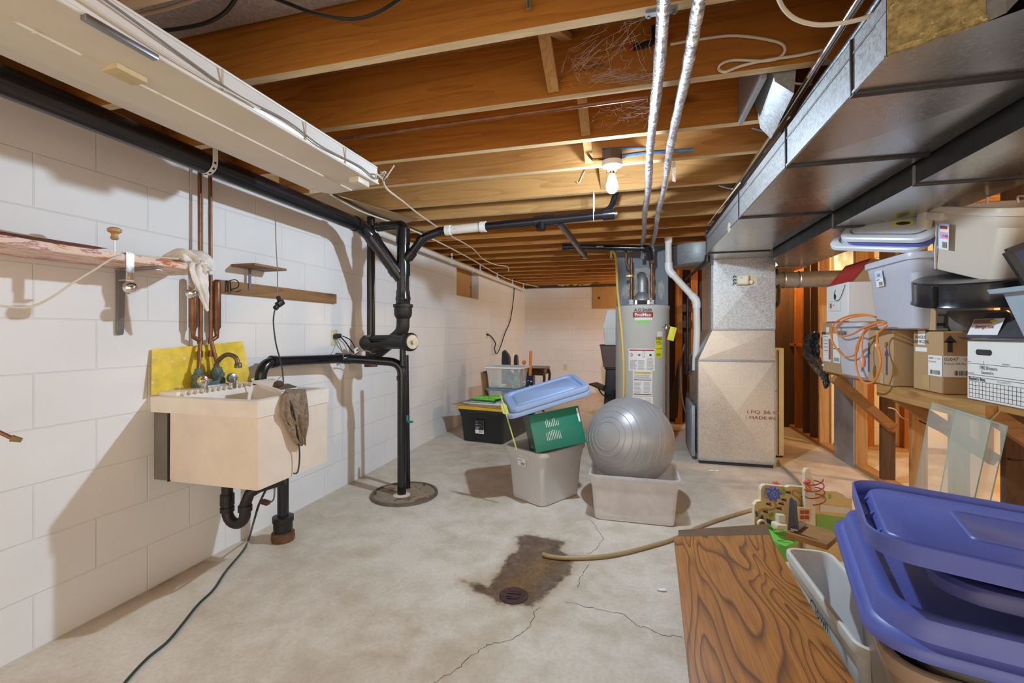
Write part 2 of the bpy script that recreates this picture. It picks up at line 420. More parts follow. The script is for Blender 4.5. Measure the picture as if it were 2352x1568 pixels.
m_label_g = pbr('green_label', (.28, .72, .16), .5)
m_label_lb = pbr('blue_label', (.30, .55, .78), .5)
m_tape = pbr('packing_tape', (.50, .34, .15), .25, 0, .05)
m_tote_gry = pbr('grey_tote', (.60, .585, .60), .38, 0, .03, 3)
m_tote_lav = pbr('blue_grey_tote', (.50, .52, .60), .38, 0, .03, 3)
m_tote_bei = pbr('beige_tote', (.66, .57, .47), .42, 0, .03, 3, 0, 60, .4, (.2, .15, .1), 24, .77)
m_tote_tau = pbr('taupe_tote', (.33, .25, .18), .42, 0, .05, 3)
m_tote_dgr = pbr('dark_grey_tote', (.16, .145, .13), .42, 0, .05, 3)
m_lid_blue = pbr('royal_blue_lid', (.095, .13, .48), .38, 0, .10, 6, .02, 40, .5, (.35, .33, .50), 46, .765)
m_lid_navy = pbr('navy_lid', (.04, .045, .20), .4, 0, .1, 6)
m_lid_sky = pbr('pale_blue_lid', (.30, .42, .68), .4, 0, .04, 4)
m_lid_gry = pbr('pale_grey_lid', (.60, .63, .67), .35, 0, .04, 4)
m_black = pbr('black_plastic', (.016, .017, .02), .36, 0, .2, 5)
m_black_gl = pbr('glossy_black', (.014, .015, .02), .2, 0, .2, 5, 0, 60, .6, (.2, .2, .2), 50, .77)
m_lid_yel = pbr('yellow_lid', (.70, .42, .02), .4, 0, .06)
m_green_box = pbr('green_shoe_box', (.012, .20, .13), .35, 0, .06, 6)
m_green_dk = pbr('dark_green_box', (.012, .07, .045), .35, 0, .08, 6)
m_lime = pbr('lime_cloth', (.20, .66, .07), .7, 0, .1, 20)
m_orange = pbr('orange_plastic', (.85, .24, .02), .45)
m_ball = pbr('silver_rubber', (.40, .395, .41), .36, .3, .05, 4, .04, 30)
m_clear = clearplastic('clear_tub', (.80, .78, .80), .42, .3)
m_clear_box = clearplastic('clear_box_plastic', (.82, .84, .86), .22, .15)
m_frost = clearplastic('frosted_tub', (.84, .80, .81), .6, .35)
m_blue_clear = clearplastic('blue_lid_clear', (.16, .36, .52), .75, .3)
m_smoke = clearplastic('smoked_plastic', (.10, .10, .12), .78, .15)
m_bag = pbr('black_bag', (.02, .022, .026), .25, 0, .3, 10, .9, 22, .6)
m_hose = pbr('tan_hose', (.36, .27, .14), .45, 0, .15)
m_gas = pbr('yellow_gas_hose', (.72, .50, .14), .4, 0, .08)
m_heater = pbr('heater_grey', (.60, .60, .57), .38, 0, .03, 3)
m_red_card = pbr('red_card', (.50, .03, .04), .45, 0, .05)
m_glass = None
def glass_mat():
    m, nt, b = newmat('dusty_glass')
    b.inputs['Base Color'].default_value = (.62, .68, .60, 1); b.inputs['Roughness'].default_value = .25
    v = coords(nt); L(nt, ramp(nt, noise(nt, v, 3, 5), [(.3, (.16,) * 3), (.7, (.34,) * 3)]), b.inputs['Alpha']); return m
m_glass = glass_mat()
m_glass_edge = pbr('green_glass_edge', (.22, .38, .32), .2)
m_toy = pbr('toy_birch', (.66, .47, .20), .45, 0, .05)
m_toy_edge = pbr('toy_birch_edge', (.78, .70, .52), .5)
m_toy_green = pbr('toy_green', (.20, .66, .10), .4)
m_toy_leaf = pbr('toy_leaf', (.22, .42, .06), .5)
m_web = pbr('cobweb_grey', (.6, .58, .56), .9)
m_fluff = pbr('insulation', (.50, .42, .22), .95, 0, .3, 30, .9, 50)
# ================================================================ SETTING
XW, YE = -2.13, 8.85            # left wall face, far wall face
# ---- floor with the wet stain round the drain, cracks
def floor():
    poly = [PZ(x, y, 0) for x, y in ((1190,1232),(1215,1227),(1250,1236),(1296,1243),(1283,1262),(1312,1283),(1308,1315),(1275,1345),(1245,1372),(1218,1392),(1150,1386),(1122,1366),(1095,1358),(1066,1334),(1092,1340),(1122,1347),(1150,1312),(1166,1280),(1190,1262))]
    pl = [(p.x, p.y) for p in poly]
    def sd(x, y):
        ins = False; d = 9
        for k in range(len(pl)):
            (ax, ay), (bx, by) = pl[k], pl[k - 1]
            if (ay > y) != (by > y) and x < (bx - ax) * (y - ay) / (by - ay) + ax: ins = not ins
            t = max(0, min(1, ((x - ax) * (bx - ax) + (y - ay) * (by - ay)) / ((bx - ax) ** 2 + (by - ay) ** 2 + 1e-9)))
            d = min(d, sqrt((x - ax - t * (bx - ax)) ** 2 + (y - ay - t * (by - ay)) ** 2))
        return d if ins else -d
    r0, r1 = PZ(1255, 1290, 0), PZ(1185, 1350, 0)
    xs = sorted(set([-2.4, -2.13, -2.10, -2.05, -2.0, -1.9, -1.7, -1.4, -1.1, 1, 1.5, 2, 3, 4, 5.3] + [round(-.95 + .015 * k, 4) for k in range(84)]))
    ys = sorted(set([-2.5, -1, 0, .5, 1, 3, 3.5, 4, 5, 6, 7, 8, 8.9] + [round(1.7 + .015 * k, 4) for k in range(76)]))
    me = bpy.data.meshes.new('floor'); vs = [(x, y, 0) for y in ys for x in xs]; n = len(xs)
    fs = [(j * n + i, j * n + i + 1, (j + 1) * n + i + 1, (j + 1) * n + i) for j in range(len(ys) - 1) for i in range(n - 1)]
    col = []
    for x, y, _ in vs:
        s = sd(x, y) if -1 < x < .4 and 1.6 < y < 2.9 else -1
        g = r0.xy; h = r1.xy; p = V((x, y)); t = max(0, min(1, (p - g).dot(h - g) / (h - g).length_squared)); dr = (p - g - (h - g) * t).length
        band = max(0, 1 - (x - XW) / .13) if x > XW - .01 and 1.0 < y < 1.85 else 0
        col.append((max(0, min(1, .5 + s / .16)), max(0, 1 - dr / .11), band, 1))
    cm = MB()
    for pts in ([(1240,1393),(1228,1405),(1218,1440),(1195,1455),(1170,1470),(1120,1480),(1085,1505),(1040,1545),(985,1572)],
                [(1300,1382),(1360,1395),(1430,1410),(1460,1435),(1495,1445),(1520,1458),(1575,1462)],
                [(1360,1195),(1385,1237),(1370,1260),(1345,1275)], [(1350,1295),(1335,1325),(1325,1355)]):
        w = []; q = [PZ(x, y, .0004) for x, y in pts]
        for a, b in zip(q, q[1:]):
            for k in range(6):
                p = a.lerp(b, k / 6); w.append(p + V((rnd.uniform(-.006, .006), rnd.uniform(-.006, .006), 0)))
        for a, b in zip(w, w[1:]):
            t = (b - a).normalized(); s = V((-t.y, t.x, 0)) * rnd.uniform(.0007, .0016)
            cm.face([a - s, b - s, b + s, a + s], m_crack)
    k = len(vs); cmv = [tuple(v.co) for v in cm.bm.verts]; cm.bm.verts.index_update()
    cf = [[v.index + k for v in f.verts] for f in cm.bm.faces]; cm.bm.free()
    me.from_pydata(vs + cmv, [], fs + cf)
    me.materials.append(m_floor); me.materials.append(m_crack)
    for p in me.polygons[len(fs):]: p.material_index = 1
    ca = me.color_attributes.new('stain', 'FLOAT_COLOR', 'POINT')
    for i, c in enumerate(col + [(0, 0, 0, 1)] * len(cmv)): ca.data[i].color = c
    o = bpy.data.objects.new('floor', me); COL.objects.link(o); tag(o, kind='structure')
floor()
# ---- block walls
b = MB()
WY0, WY1, WZ = 5.26, 6.09, 1.6256
b.bx(XW - .2, XW, -2.5, WY0, 0, 2.032, m_block_left); b.bx(XW - .2, XW, WY1, YE + .2, 0, 2.032, m_block_left); b.bx(XW - .2, XW, WY0, WY1, 0, WZ, m_block_left)
struct(b, 'wall_left', loc=V((0, 0, 0)))
b = MB(); b.bx(XW, 1.9, YE, YE + .2, 0, 2.032, m_block_far); struct(b, 'wall_far', loc=V((0, 0, 0)))
b = MB(); b.bx(1.96, 5.2, 5.40, 5.6, 0, 2.3, m_block_cream); b.bx(1.96, 2.16, 5.6, 6.4, 0, 2.3, m_block_cream); b.bx(.6, 2.16, 6.4, 6.6, 0, 2.3, m_block_cream)
struct(b, 'wall_side_room', loc=V((0, 0, 0)))
b = MB(); b.bx(5.2, 5.4, -2.5, 5.6, 0, 2.3, m_block_cream); struct(b, 'wall_right', loc=V((0, 0, 0)))
# sill plate and rim board on the left wall, subfloor overhead
b = MB(); b.bx(XW - .17, XW - .03, -2.5, YE, 2.032, 2.072, m_studY); struct(b, 'trim_1')
b = MB(); b.bx(XW - .19, XW - .15, -2.5, YE, 2.075, 2.31, m_studY); struct(b, 'trim_2')
b = MB(); b.bx(XW - .1, 2.0, YE + .02, YE + .06, 2.0, 2.31, m_stud_dark); struct(b, 'trim_3')
b = MB()
for k in range(30): b.ball(V((-1.5 + .7 * rnd.random(), YE - .02, 2.075 + .05 * rnd.random())), rnd.uniform(.02, .045), m_fluff, 8, 6, (1.4, .8, .7))
one(b, 'insulation', 'yellow insulation tufts along the top of the far wall', 'insulation', kind='stuff')
b = MB(); b.bx(-2.4, 5.4, -1.6, 9.1, 2.311, 2.34, m_sub); struct(b, 'ceiling')
# ---- boarded window openings
o = thing('window_1', None, None, (XW, WY0, WZ)); tag(o, kind='structure')
b = MB(); b.bx(XW - .13, XW - .105, WY0 - .0, WY1, WZ, 2.032, m_board); 
b.lathe([(.012, 0), (.012, .004), (.006, .006)], (XW - .105, WY1 - .06, 1.80), m_print_k, 12, (1, 0, 0)); b.build('window_board', o)
b = MB(); b.bx(XW - .105, XW - .001, WY1 - .008, WY1, WZ, 2.03, m_block_left); b.build('window_reveal', o)
o = thing('window_2', None, None, (-.78, YE, 1.62)); tag(o, kind='structure')
b = MB(); b.bx(-.775, -.20, YE - .02, YE, 1.615, 2.032, m_board); b.lathe([(.022, 0), (.022, .004), (.01, .007)], (-.66, YE - .02, 1.82), m_print_k, 12, (0, -1, 0)); b.build('window_board', o)
# ---- floor joists of the storey above
JZ, JH, JT = 2.075, .235, .038
JY = [.12, .53, .945, 1.356, 1.769, 2.189, 2.551, 3.024, 3.385, 3.79] + [3.79 + .4064 * k for k in range(1, 13)]
words = ['nearest the camera, over the metal pan', 'third', 'fourth']
ordn = ['first','second','third','fourth','fifth','sixth','seventh','eighth','ninth','tenth','eleventh','twelfth','thirteenth','fourteenth','fifteenth','sixteenth','seventeenth','eighteenth','nineteenth','twentieth','twenty-first']
jn = 0
for y in JY:
    if y < .9: continue
    b = MB(); x1 = 3.9 if y < 5.3 else 2.0
    dx = {.945: .02, 1.356: .012, 1.769: .008}.get(y, 0)
    for (xa, xb) in ((-2.28, x1),):
        za, zb = JZ, JZ + JH
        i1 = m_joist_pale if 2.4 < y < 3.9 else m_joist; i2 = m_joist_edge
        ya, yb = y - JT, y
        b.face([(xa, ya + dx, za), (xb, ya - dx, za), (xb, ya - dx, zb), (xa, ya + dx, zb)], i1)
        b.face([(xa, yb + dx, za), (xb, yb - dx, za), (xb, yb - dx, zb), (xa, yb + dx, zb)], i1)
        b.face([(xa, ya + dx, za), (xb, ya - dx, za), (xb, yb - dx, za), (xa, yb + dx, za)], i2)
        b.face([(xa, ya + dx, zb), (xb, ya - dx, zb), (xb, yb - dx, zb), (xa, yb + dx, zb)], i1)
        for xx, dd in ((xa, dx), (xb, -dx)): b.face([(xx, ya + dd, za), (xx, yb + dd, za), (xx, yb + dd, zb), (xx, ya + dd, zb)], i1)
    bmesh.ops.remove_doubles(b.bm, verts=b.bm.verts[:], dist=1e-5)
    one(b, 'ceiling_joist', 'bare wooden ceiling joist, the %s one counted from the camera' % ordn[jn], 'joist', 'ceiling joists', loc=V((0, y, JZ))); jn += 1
# metal pan between the first two joists (return air)
b = MB(); prof = [(.95, 2.30), (.955, 2.262), (.975, 2.243), (1.13, 2.232), (1.285, 2.238), (1.305, 2.255), (1.315, 2.30)]
b.rings([[V((x, yy, zz)) for yy, zz in prof] for x in (-1.75, 2.6)], m_pan, closed=False)
b.rings([[V((x, yy, zz + .004)) for yy, zz in prof] for x in (-1.75, 2.6)], m_pan, closed=False)
one(b, 'joist_duct', 'grey sheet metal duct lying in the bay between the first two joists', 'duct', recalc=False)
# bridging between joists
def bridge(x, y0, y1, kind, label, m=None):
    b = MB(); za, zb = JZ + .02, JZ + JH - .02
    if kind == 'up': p, q = (x, y0, zb), (x, y1, za)
    elif kind == 'down': p, q = (x, y0, za), (x, y1, zb)
    if kind in ('up', 'down'): b.beam(p, q, .042, .02, m or m_strip)
    else: b.bx(x - .02, x + .02, y0, y1, JZ + .01, JZ + JH - .005, m or m_strip)
    one(b, 'bridging_strip', label, 'bridging', 'bridging strips between joists')
fi = lambda a: (JY[a] + .004, JY[a + 1] - JT - .004)
X = PX; 
bridge(-.30, *fi(3), 'up', 'wood bridging strip slanting down in the second joist bay, behind the nearest cobweb')
bridge(-.25, *fi(3), 'down', 'short looking wood bridging strip rising from the second joist, behind the nearest cobweb')
bridge(-.22, *fi(4), 'up', 'wood bridging strip slanting between third and fourth joists')
bridge(-.30, *fi(5), 'down', 'white perforated metal bridging bar left of the light bulb', m_enamel)
bridge(-.24, *fi(5), 'up', 'wood bridging strip just left of the bulb socket')
bridge(-1.12, *fi(5), 'down', 'wood bridging strip slanting near the end of the shop light', m_joist_edge)
bridge(-.19, *fi(6), 'up', 'wood bridging strip just beyond the lit bulb')
bridge(-.24, *fi(7), 'down', 'wood bridging strip in the bay above the far drain pipe')
bridge(-1.15, JY[9] + .004, JY[10] - JT - .004, 'down', 'wood bridging strip under the joists behind the white pipe section', m_joist_edge)
# pale plywood piece nailed under the joists at the left
q = [PZ(655, 470, 2.066), PZ(745, 442, 2.066), PZ(960, 505, 2.066), PZ(905, 520, 2.066), PZ(800, 500, 2.066)]
b = MB(); b.rings([q, [p + V((0, 0, .008)) for p in q]], m_ply, smooth=False)
one(b, 'plywood_panel', 'pale grainy plywood panel nailed under the joists above the black pipe', 'panel')
b = MB()
for k in range(26):
    t = rnd.random(); p = PZ(700 + 170 * t, 470 + 66 * t, 2.14) + V((rnd.uniform(-.07, -.02), rnd.uniform(-.06, .06), rnd.uniform(.0, .05)))
    b.ball(p, rnd.uniform(.02, .045), m_fluff, 8, 6, (1.3, 1, .7))
one(b, 'insulation', 'yellow tufts of insulation above the black pipe near the plywood panel', 'insulation', kind='stuff')
# ---- stud wall along the right side
XS = 1.83
o = thing('sill_plate', 'long wooden floor plate carrying the studs on the right', 'floor plate', (XS, 2, 0))
b = MB(); b.bx(XS, XS + .089, .5, 6.35, 0, .038, m_studY); b.build('plate', o); 
o = thing('top_plate', 'wooden top plate across the studs on the right, under the joists', 'top plate', (XS, 2, 2.03))
b = MB(); b.bx(XS, XS + .089, .5, 6.35, 2.034, 2.072, m_studY); b.build('plate', o)
studs = [(2.50, m_stud, 'pale wall stud at the right picture edge, nearest of the right wall'), (2.90, m_stud_dark, 'dark wall stud at the right edge beside the glass panes'), (3.31, m_stud, 'wall stud seen through the glass panes'),
         (3.714, m_stud, 'pale wall stud just left of the glass panes'), (4.11, m_stud_dark, 'dark brown wall stud under the cardboard boxes'), (4.54, m_stud, 'pale wall stud right beside the grey metal sheet'),
         (4.94, m_stud, 'wall stud behind the left edge of the grey metal sheet'), (5.33, m_stud, 'pale wall stud left of the grey metal sheet'), (5.56, m_stud_dark, 'dark stud between the trash bag and the orange studs'),
         (5.78, m_stud_dark, 'dark stud to the right of the orange studs by the furnace'), (6.05, m_stud_orange, 'bright orange stud right of the furnace cabinet'), (6.27, m_stud_dark, 'darkest corner stud right beside the furnace cabinet')]
for y, m, lb in studs:
    b = MB(); b.bx(XS, XS + .089, y, y + .038, .038, 2.034, m); one(b, 'wall_stud', lb, 'stud', 'studs of the right wall')
b = MB(); b.bx(XS, XS + .06, 5.58, 6.27, 1.0, 1.03, m_stud_orange); one(b, 'stud_blocking', 'orange wood block fixed across between the studs by the furnace', 'blocking')
# second room partition
for x, lb in ((2.25, 'orange stud in the far room, left of the dark stud'), (2.56, 'orange stud in the far room, right of the dark stud'), (3.2, 'orange stud of the far room behind the glass panes')):
    b = MB(); b.bx(x - .03, x + .03, 5.26, 5.35, .038, 2.07, m_stud_orange); one(b, 'wall_stud', lb, 'stud', 'studs in the far room')
b = MB(); b.bx(1.96, 3.0, 5.26, 5.35, 0, .038, m_stud); one(b, 'sill_plate', 'short floor plate under the orange studs of the far room', 'floor plate')
# partition behind heater and furnace
b = MB(); b.bx(.42, 1.83, 6.28, 6.30, 0, 2.07, m_stud_dark); struct(b, 'wall_behind_furnace')
for x, m, lb in ((.52, m_stud_orange, 'orange stud just right of the water heater'), (.70, m_stud_orange, 'orange stud between heater and white drain pipe'), (.93, m_stud, 'stud behind the white drain pipe'), (1.30, m_stud_orange, 'stud hidden partly behind the furnace')):
    b = MB(); b.bx(x - .02, x + .06, 6.1, 6.19, 0, 2.07, m); one(b, 'wall_stud', lb, 'stud', 'studs behind the furnace')
for z, lb in ((1.22, 'lower short wood block between studs right of the heater'), (1.42, 'upper short wood block between studs right of the heater')):
    b = MB(); b.bx(.58, .68, 6.0, 6.1, z, z + .09, m_darkwood); one(b, 'stud_blocking', lb, 'blocking', 'blocks right of the heater')
b = MB(); p = [PY(1540, 925, 5.6), PY(1558, 830, 5.6), PY(1566, 820, 5.6), PY(1556, 960, 5.6), PY(1530, 962, 5.6)]
b.prism([(v.x, v.z) for v in p], (0, 5.6, 0), (1, 0, 0), (0, 0, 1), -.02, m_stud_dark); one(b, 'dark_board', 'dark board leaning on the studs right of the water heater', 'board')
# ---- block chimney
b = MB(); b.bx(-.19, .34, 5.072, 5.6, 0, 2.31, m_concrete_block); 
o = one(b, 'block_chimney', 'dark grey concrete block chimney rising behind the water heater', 'chimney')
b = MB(); pts = [(rnd.uniform(.85, 1.1) * .135 * cos(a * pi / 9), rnd.uniform(.85, 1.1) * .21 * sin(a * pi / 9)) for a in range(18)]
b.prism(pts, (.075, 5.073, 1.66), (1, 0, 0), (0, 0, 1), .01, pbr('mortar_patch', (.42, .40, .36), .9, 0, .2, 20, .4, 80)); 
for (cx, cz, sx, sz) in ((-.09, 1.60, .05, .09), (.27, 1.62, .035, .11)):
    pts = [(rnd.uniform(.7, 1.1) * sx * cos(a * pi / 7), rnd.uniform(.7, 1.1) * sz * sin(a * pi / 7)) for a in range(14)]
    b.prism(pts, (cx, 5.0725, cz), (1, 0, 0), (0, 0, 1), .004, MATS['mortar_patch'])
b.build('mortar_patch', o)
# ================================================================ LEFT WALL: drains, sink, supply pipes, shelves
XP = -1.84
def coupling(b, p, d, r, l, m=None):
    p, d = V(p), V(d).normalized(); b.cyl(p - d * l / 2, p + d * l / 2, r, m or m_pipe, seg=20)
# ---- main 3" drain along the wall
S = V((-1.625, 2.985, 0))                                     # axis of the stack
E0 = V((XP, 2.83, 1.905))
o = thing('drain_pipe', 'long black plastic drain pipe running under the joists along the left wall', 'pipe', (XP, 1.5, 1.90))
b = MB(); r3 = .0475
pts = [V((XP, .2, 1.935)), E0, V((S.x - .015, S.y + .0, 1.56))]
b.tube(bend(pts, .12, 6), r3, m_pipe, 22); b.build('pipe_run', o)
d = (pts[2] - pts[1]).normalized()
for p_, d_ in ((E0 + d * .1, d), (E0 + V((0, -.10, .002)), (0, 1, -.01)), (E0 + d * .36, d)): b = MB(); coupling(b, p_, d_, .053, .05); b.build('elbow_collar', o)
b = MB(); 
ring = [V((XP + .052 * cos(a), 0, 1.922 + .052 * sin(a))) for a in [pi * 1.05 + k * pi * .95 / 12 for k in range(13)]]
ring += [V((XP + .052, 0, 1.97)), V((XP + .05, 0, 2.07))]
b.rings([[p + V((0, y, 0)) for p in ring] for y in (1.585, 1.612)], m_white, closed=False); 
for k in range(1, 12, 2): 
    p = (ring[k] + ring[k + 1]) / 2; n = V((p.x - XP, 0, p.z - 1.922)).normalized(); b.lathe([(.006, 0), (.006, .0015)], p + V((0, 1.5985, 0)), m_print_k, 8, n)
b.build('strap_hanger', o, recalc=False)
# ---- the stack: pipe, wye, hub, cast iron bend, cleanout
o = thing('drain_stack', 'black vertical drain stack with hub and side wye, left of the room centre', 'pipe', (S.x, S.y, .95))
b = MB(); b.cyl(S + V((0, 0, 1.36)), S + V((0, 0, 1.90)), .0445, m_pipe); b.tube(bend([S + V((0, 0, 1.86)), S + V((.0, 0, 1.945)), PY(868, 521, 3.06)], .06, 5), .036, m_pipe, 16)

for z in (1.845, 1.62): coupling(b, S + V((0, 0, z)), (0, 0, 1), .051, .09)
coupling(b, S + V((0, 0, 1.905)), (0, 0, 1), .050, .03)
b.build('stack_pipe', o)
b = MB(); b.lathe([(.052, 1.31), (.052, 1.40), (.055, 1.405), (.055, 1.41), (.049, 1.44), (.049, 1.47)], S, m_pipe); b.build('reducer', o)
b = MB(); b.lathe([(.04, 1.255), (.058, 1.28), (.064, 1.30), (.064, 1.345), (.071, 1.35), (.071, 1.37), (.056, 1.37)], S, m_iron, 26); 
b.tube(bend([S + V((0, 0, 1.30)), S + V((0, 0, 1.17)), S + V((-.26, .02, .99))], .12, 7), .047, m_iron, 20); b.build('hub_bend', o)
wp = [S + V((.0, 0, 1.66)), S + V((.165, -.01, 1.845)), V((-1.33, 2.99, 1.885))]
b = MB(); b.tube(bend(wp, .05), .030, m_pipe, 16); coupling(b, S + V((.06, -.003, 1.727)), (1, 0, 1.1), .038, .06); coupling(b, S + V((.15, -.01, 1.83)), (1, 0, 1.1), .036, .045); b.build('wye_branch', o)
# cast iron cleanout tee lying across
q0, q1 = PY(835, 786, 2.96), PY(932, 786, 2.90)
c0, c1 = V((-1.93, 3.05, .985)), V((-1.50, 2.90, 1.085))
o = thing('cleanout_tee', 'rusty black cast iron cleanout lying across the stack at chest height', 'pipe fitting', (-1.7, 2.95, .95))
a0, a1 = PY(838, 787, 3.08), PY(944, 785, 2.82)
b = MB(); b.cyl(a0, a1, .048, m_iron); b.lathe([(.058, -.03), (.058, .01)], a0 + V((.03, 0, 0)), m_iron, 20, (1, 0, 0)); b.build('tee_body', o)
ax = (a1 - a0).normalized()
b = MB(); b.lathe([(.050, -.06), (.060, -.05), (.064, -.02), (.064, .0), (.055, .012)], a1, m_iron, 22, ax); oh_ = b.build('cleanout_hub', o)
b = MB(); b.lathe([(.048, .008), (.048, .02), (.014, .02), (.014, .038), (.001, .038)], a1, pbr('brass_plug', (.55, .53, .42), .45, .4, .2, 30), 22, ax); b.build('cleanout_plug', oh_)
b = MB(); e0 = PY(845, 777, 2.93); e1 = PY(925, 775, 2.90)
b.tube(bend([e0, e1, e1 + V((.0, 0, -.2))], .05), .022, m_pipe, 14); coupling(b, e0 + V((.02, 0, 0)), ax, .03, .05); b.build('vent_pipe', o)
# ---- 2" vent pipe close to the wall
o = thing('vent_pipe', 'thin black vertical pipe close to the left wall, behind the drain elbow', 'pipe', (-1.98, 3.13, .95))
b = MB(); b.cyl((-1.98, 3.13, .93), (-1.98, 3.13, 2.06), .031, m_pipe, seg=18); b.build('pipe_run', o)
b = MB(); b.lathe([(.05, .90), (.05, .95), (.042, .96), (.042, 1.02)], (-1.98, 3.13, 0), m_rust, 18); b.build('foot_hub', o)
# ---- sump discharge: from behind the sink, along, and down to the pit cover
g0, g1, g2 = PX(592, 872, -2.03), PX(600, 832, -2.03), PX(788, 823, -1.98)
PITX = V((-1.60, 2.92, 0))
g3 = V((PITX.x, PITX.y, PY(915, 832, PITX.y).z))
o = thing('sink_drain_line', 'black plastic pipe from behind the sink that turns down into the pit cover', 'pipe', (PITX.x, PITX.y, 0))
b = MB(); b.tube(bend([g0 + V((0, 0, -.45)), g1, g2, g3, V((PITX.x, PITX.y, .0))], .09, 6), .031, m_pipe, 18); b.build('pipe_run', o)
for p_, d_, l_ in ((g2, g3 - g2, .10), (g0 + V((0, 0, -.03)), (0, 0, 1), .05), (V((PITX.x, PITX.y, g3.z - .11)), (0, 0, 1), .03), (g1.lerp(g2, .12), g2 - g1, .03)): b = MB(); coupling(b, p_, d_, .037, l_); b.build('coupling', o)
o = thing('sump_cover', 'round rusty pit cover in the floor that the black pipe enters', 'cover', (PITX.x, PITX.y, 0))
b = MB(); b.lathe([(.002, .012), (.215, .012), (.215, .0)], (PITX.x, PITX.y + .04, 0), pbr('pit_lid', (.32, .24, .16), .7, 0, .3, 9, .2, 60, .4, (.20, .09, .04), 8, .55), 40, caps=False); b.build('lid_plate', o)
b = MB(); b.lathe([(.215, .0), (.218, .018), (.235, .018), (.238, .0)], (PITX.x, PITX.y + .04, 0), pbr('pit_ring', (.15, .13, .10), .7, .2, .3, 20, .2, 80), 40, caps=False); b.build('rim_ring', o)
b = MB()
for a, r in ((2.2, .19), (3.6, .2), (1.2, .19)): b.cyl(V((PITX.x + r * cos(a), PITX.y + .04 + r * sin(a), .01)), V((PITX.x + r * cos(a), PITX.y + .04 + r * sin(a), .035)), .007, m_rust, seg=8)
b.lathe([(.06, .012), (.05, .02), (.036, .02)], (PITX.x, PITX.y, 0), m_tote_bei, 20); b.build('bolt', o)
o = thing('valve_pipe', 'thin dark pipe with small green valve behind the pit pipe', 'pipe', (-1.62, 3.02, .0))
b = MB(); b.cyl((-1.625, 3.06, .012), (-1.63, 3.04, 1.0), .018, m_pipe, seg=14); 
b.build('pipe_run', o)
b = MB(); v = PY(938, 968, 3.0); b.box(v, (.07, .02, .012), pbr('teal_handle', (.02, .25, .2), .4)); b.box(v + V((-.015, 0, .02)), (.02, .02, .05), MATS['teal_handle']); b.build('valve_handle', o)
# ---- white flow pipe with hangers, high on the left wall
o = thing('white_pipe', 'white plastic pipe hung high along the left wall towards the far corner', 'pipe', (-2.05, 5.5, 1.97))
b = MB(); b.tube([V((-2.03, 3.0, 1.99)), V((-2.06, 8.6, 1.975))], .026, m_pvc, 14); b.build('pipe_run', o)
for y in (4.9, 5.9, 6.7, 7.6, 8.4):
    b = MB(); b.cyl((-2.045, y - .02, 1.985), (-2.045, y + .02, 1.985), .031, m_white, seg=14); b.bx(-2.05, -2.035, y - .006, y + .006, 2.0, 2.08, m_white); b.build('pipe_hanger', o)
# ---- horizontal drain across the room under the joists
o = thing('cross_drain', 'blue-black drain pipe crossing under the joists with a short white section', 'pipe', (-.8, 2.99, 1.86))
HZ = 1.893; hy = 2.985
hx = lambda x: PY(x, 510, hy).x
b = MB(); b.cyl((-1.35, hy, 1.885), (hx(1405), hy, 1.925), .0285, m_pipe, seg=16); b.build('pipe_run', o)
def hz(x): return 1.885 + .04 * (x + 1.35) / (hx(1405) + 1.35)
b = MB(); xa, xb = hx(1030), hx(1110); b.cyl((xa, hy, hz(xa)), (xb, hy, hz(xb)), .0315, m_pvc, seg=16)
for x in (xa, xb): b.cyl((x - .02, hy, hz(x)), (x + .02, hy, hz(x)), .0375, m_white, seg=16)
b.text('PVC', (xa + .05, hy - .0322, hz(xa) - .006), (1, 0, .03), (0, 0, 1), .012, m_print_g)
b.build('white_section', o)
for x0, x1 in ((1228, 1272), (1385, 1412)):
    b = MB(); u, v = hx(x0), hx(x1); b.cyl((u, hy, hz(u)), (v, hy, hz(v)), .036, m_pipe, seg=16); b.build('coupling', o)
b = MB(); x = hx(1243); b.cyl((x, hy, hz(x)), (x, hy - .01, hz(x) - .06), .033, m_pipe, seg=16); b.build('cleanout_cap', o)
b = MB(); u = hx(1418); b.cyl((u - .03, hy, 1.925), (u, hy, 1.926), .015, m_steel, seg=12); b.build('end_cap', o)
b = MB(); x = hx(1285); b.tube([V((x, hy, hz(x) - .02)), PZ(1345, 590, 1.875)], .024, m_pipe, 12); b.lathe([(.03, -.03), (.03, .03)], PZ(1341, 586, 1.877), m_pipe, 12, PZ(1345, 590, 1.875) - V((x, hy, hz(x)))); b.build('branch_pipe', o)
b = MB(); x = hx(1378); b.tube(bend([V((x, hy, 1.925)), V((x + .07, hy + .05, 1.98)), V((x + .11, hy + .09, 2.12))], .04), .02, m_pipe, 12); b.build('vent_stub', o)
b = MB(); x = hx(1364); ring = [V((x, hy + .032 * cos(a), 1.918 + .032 * sin(a))) for a in [pi + k * pi / 8 for k in range(9)]]; ring = [V((x, hy - .032, 2.07))] + ring + [V((x, hy + .032, 2.07))]
b.tube(ring, .003, m_cord_w, 6); b.build('wire_hanger', o)
o = None
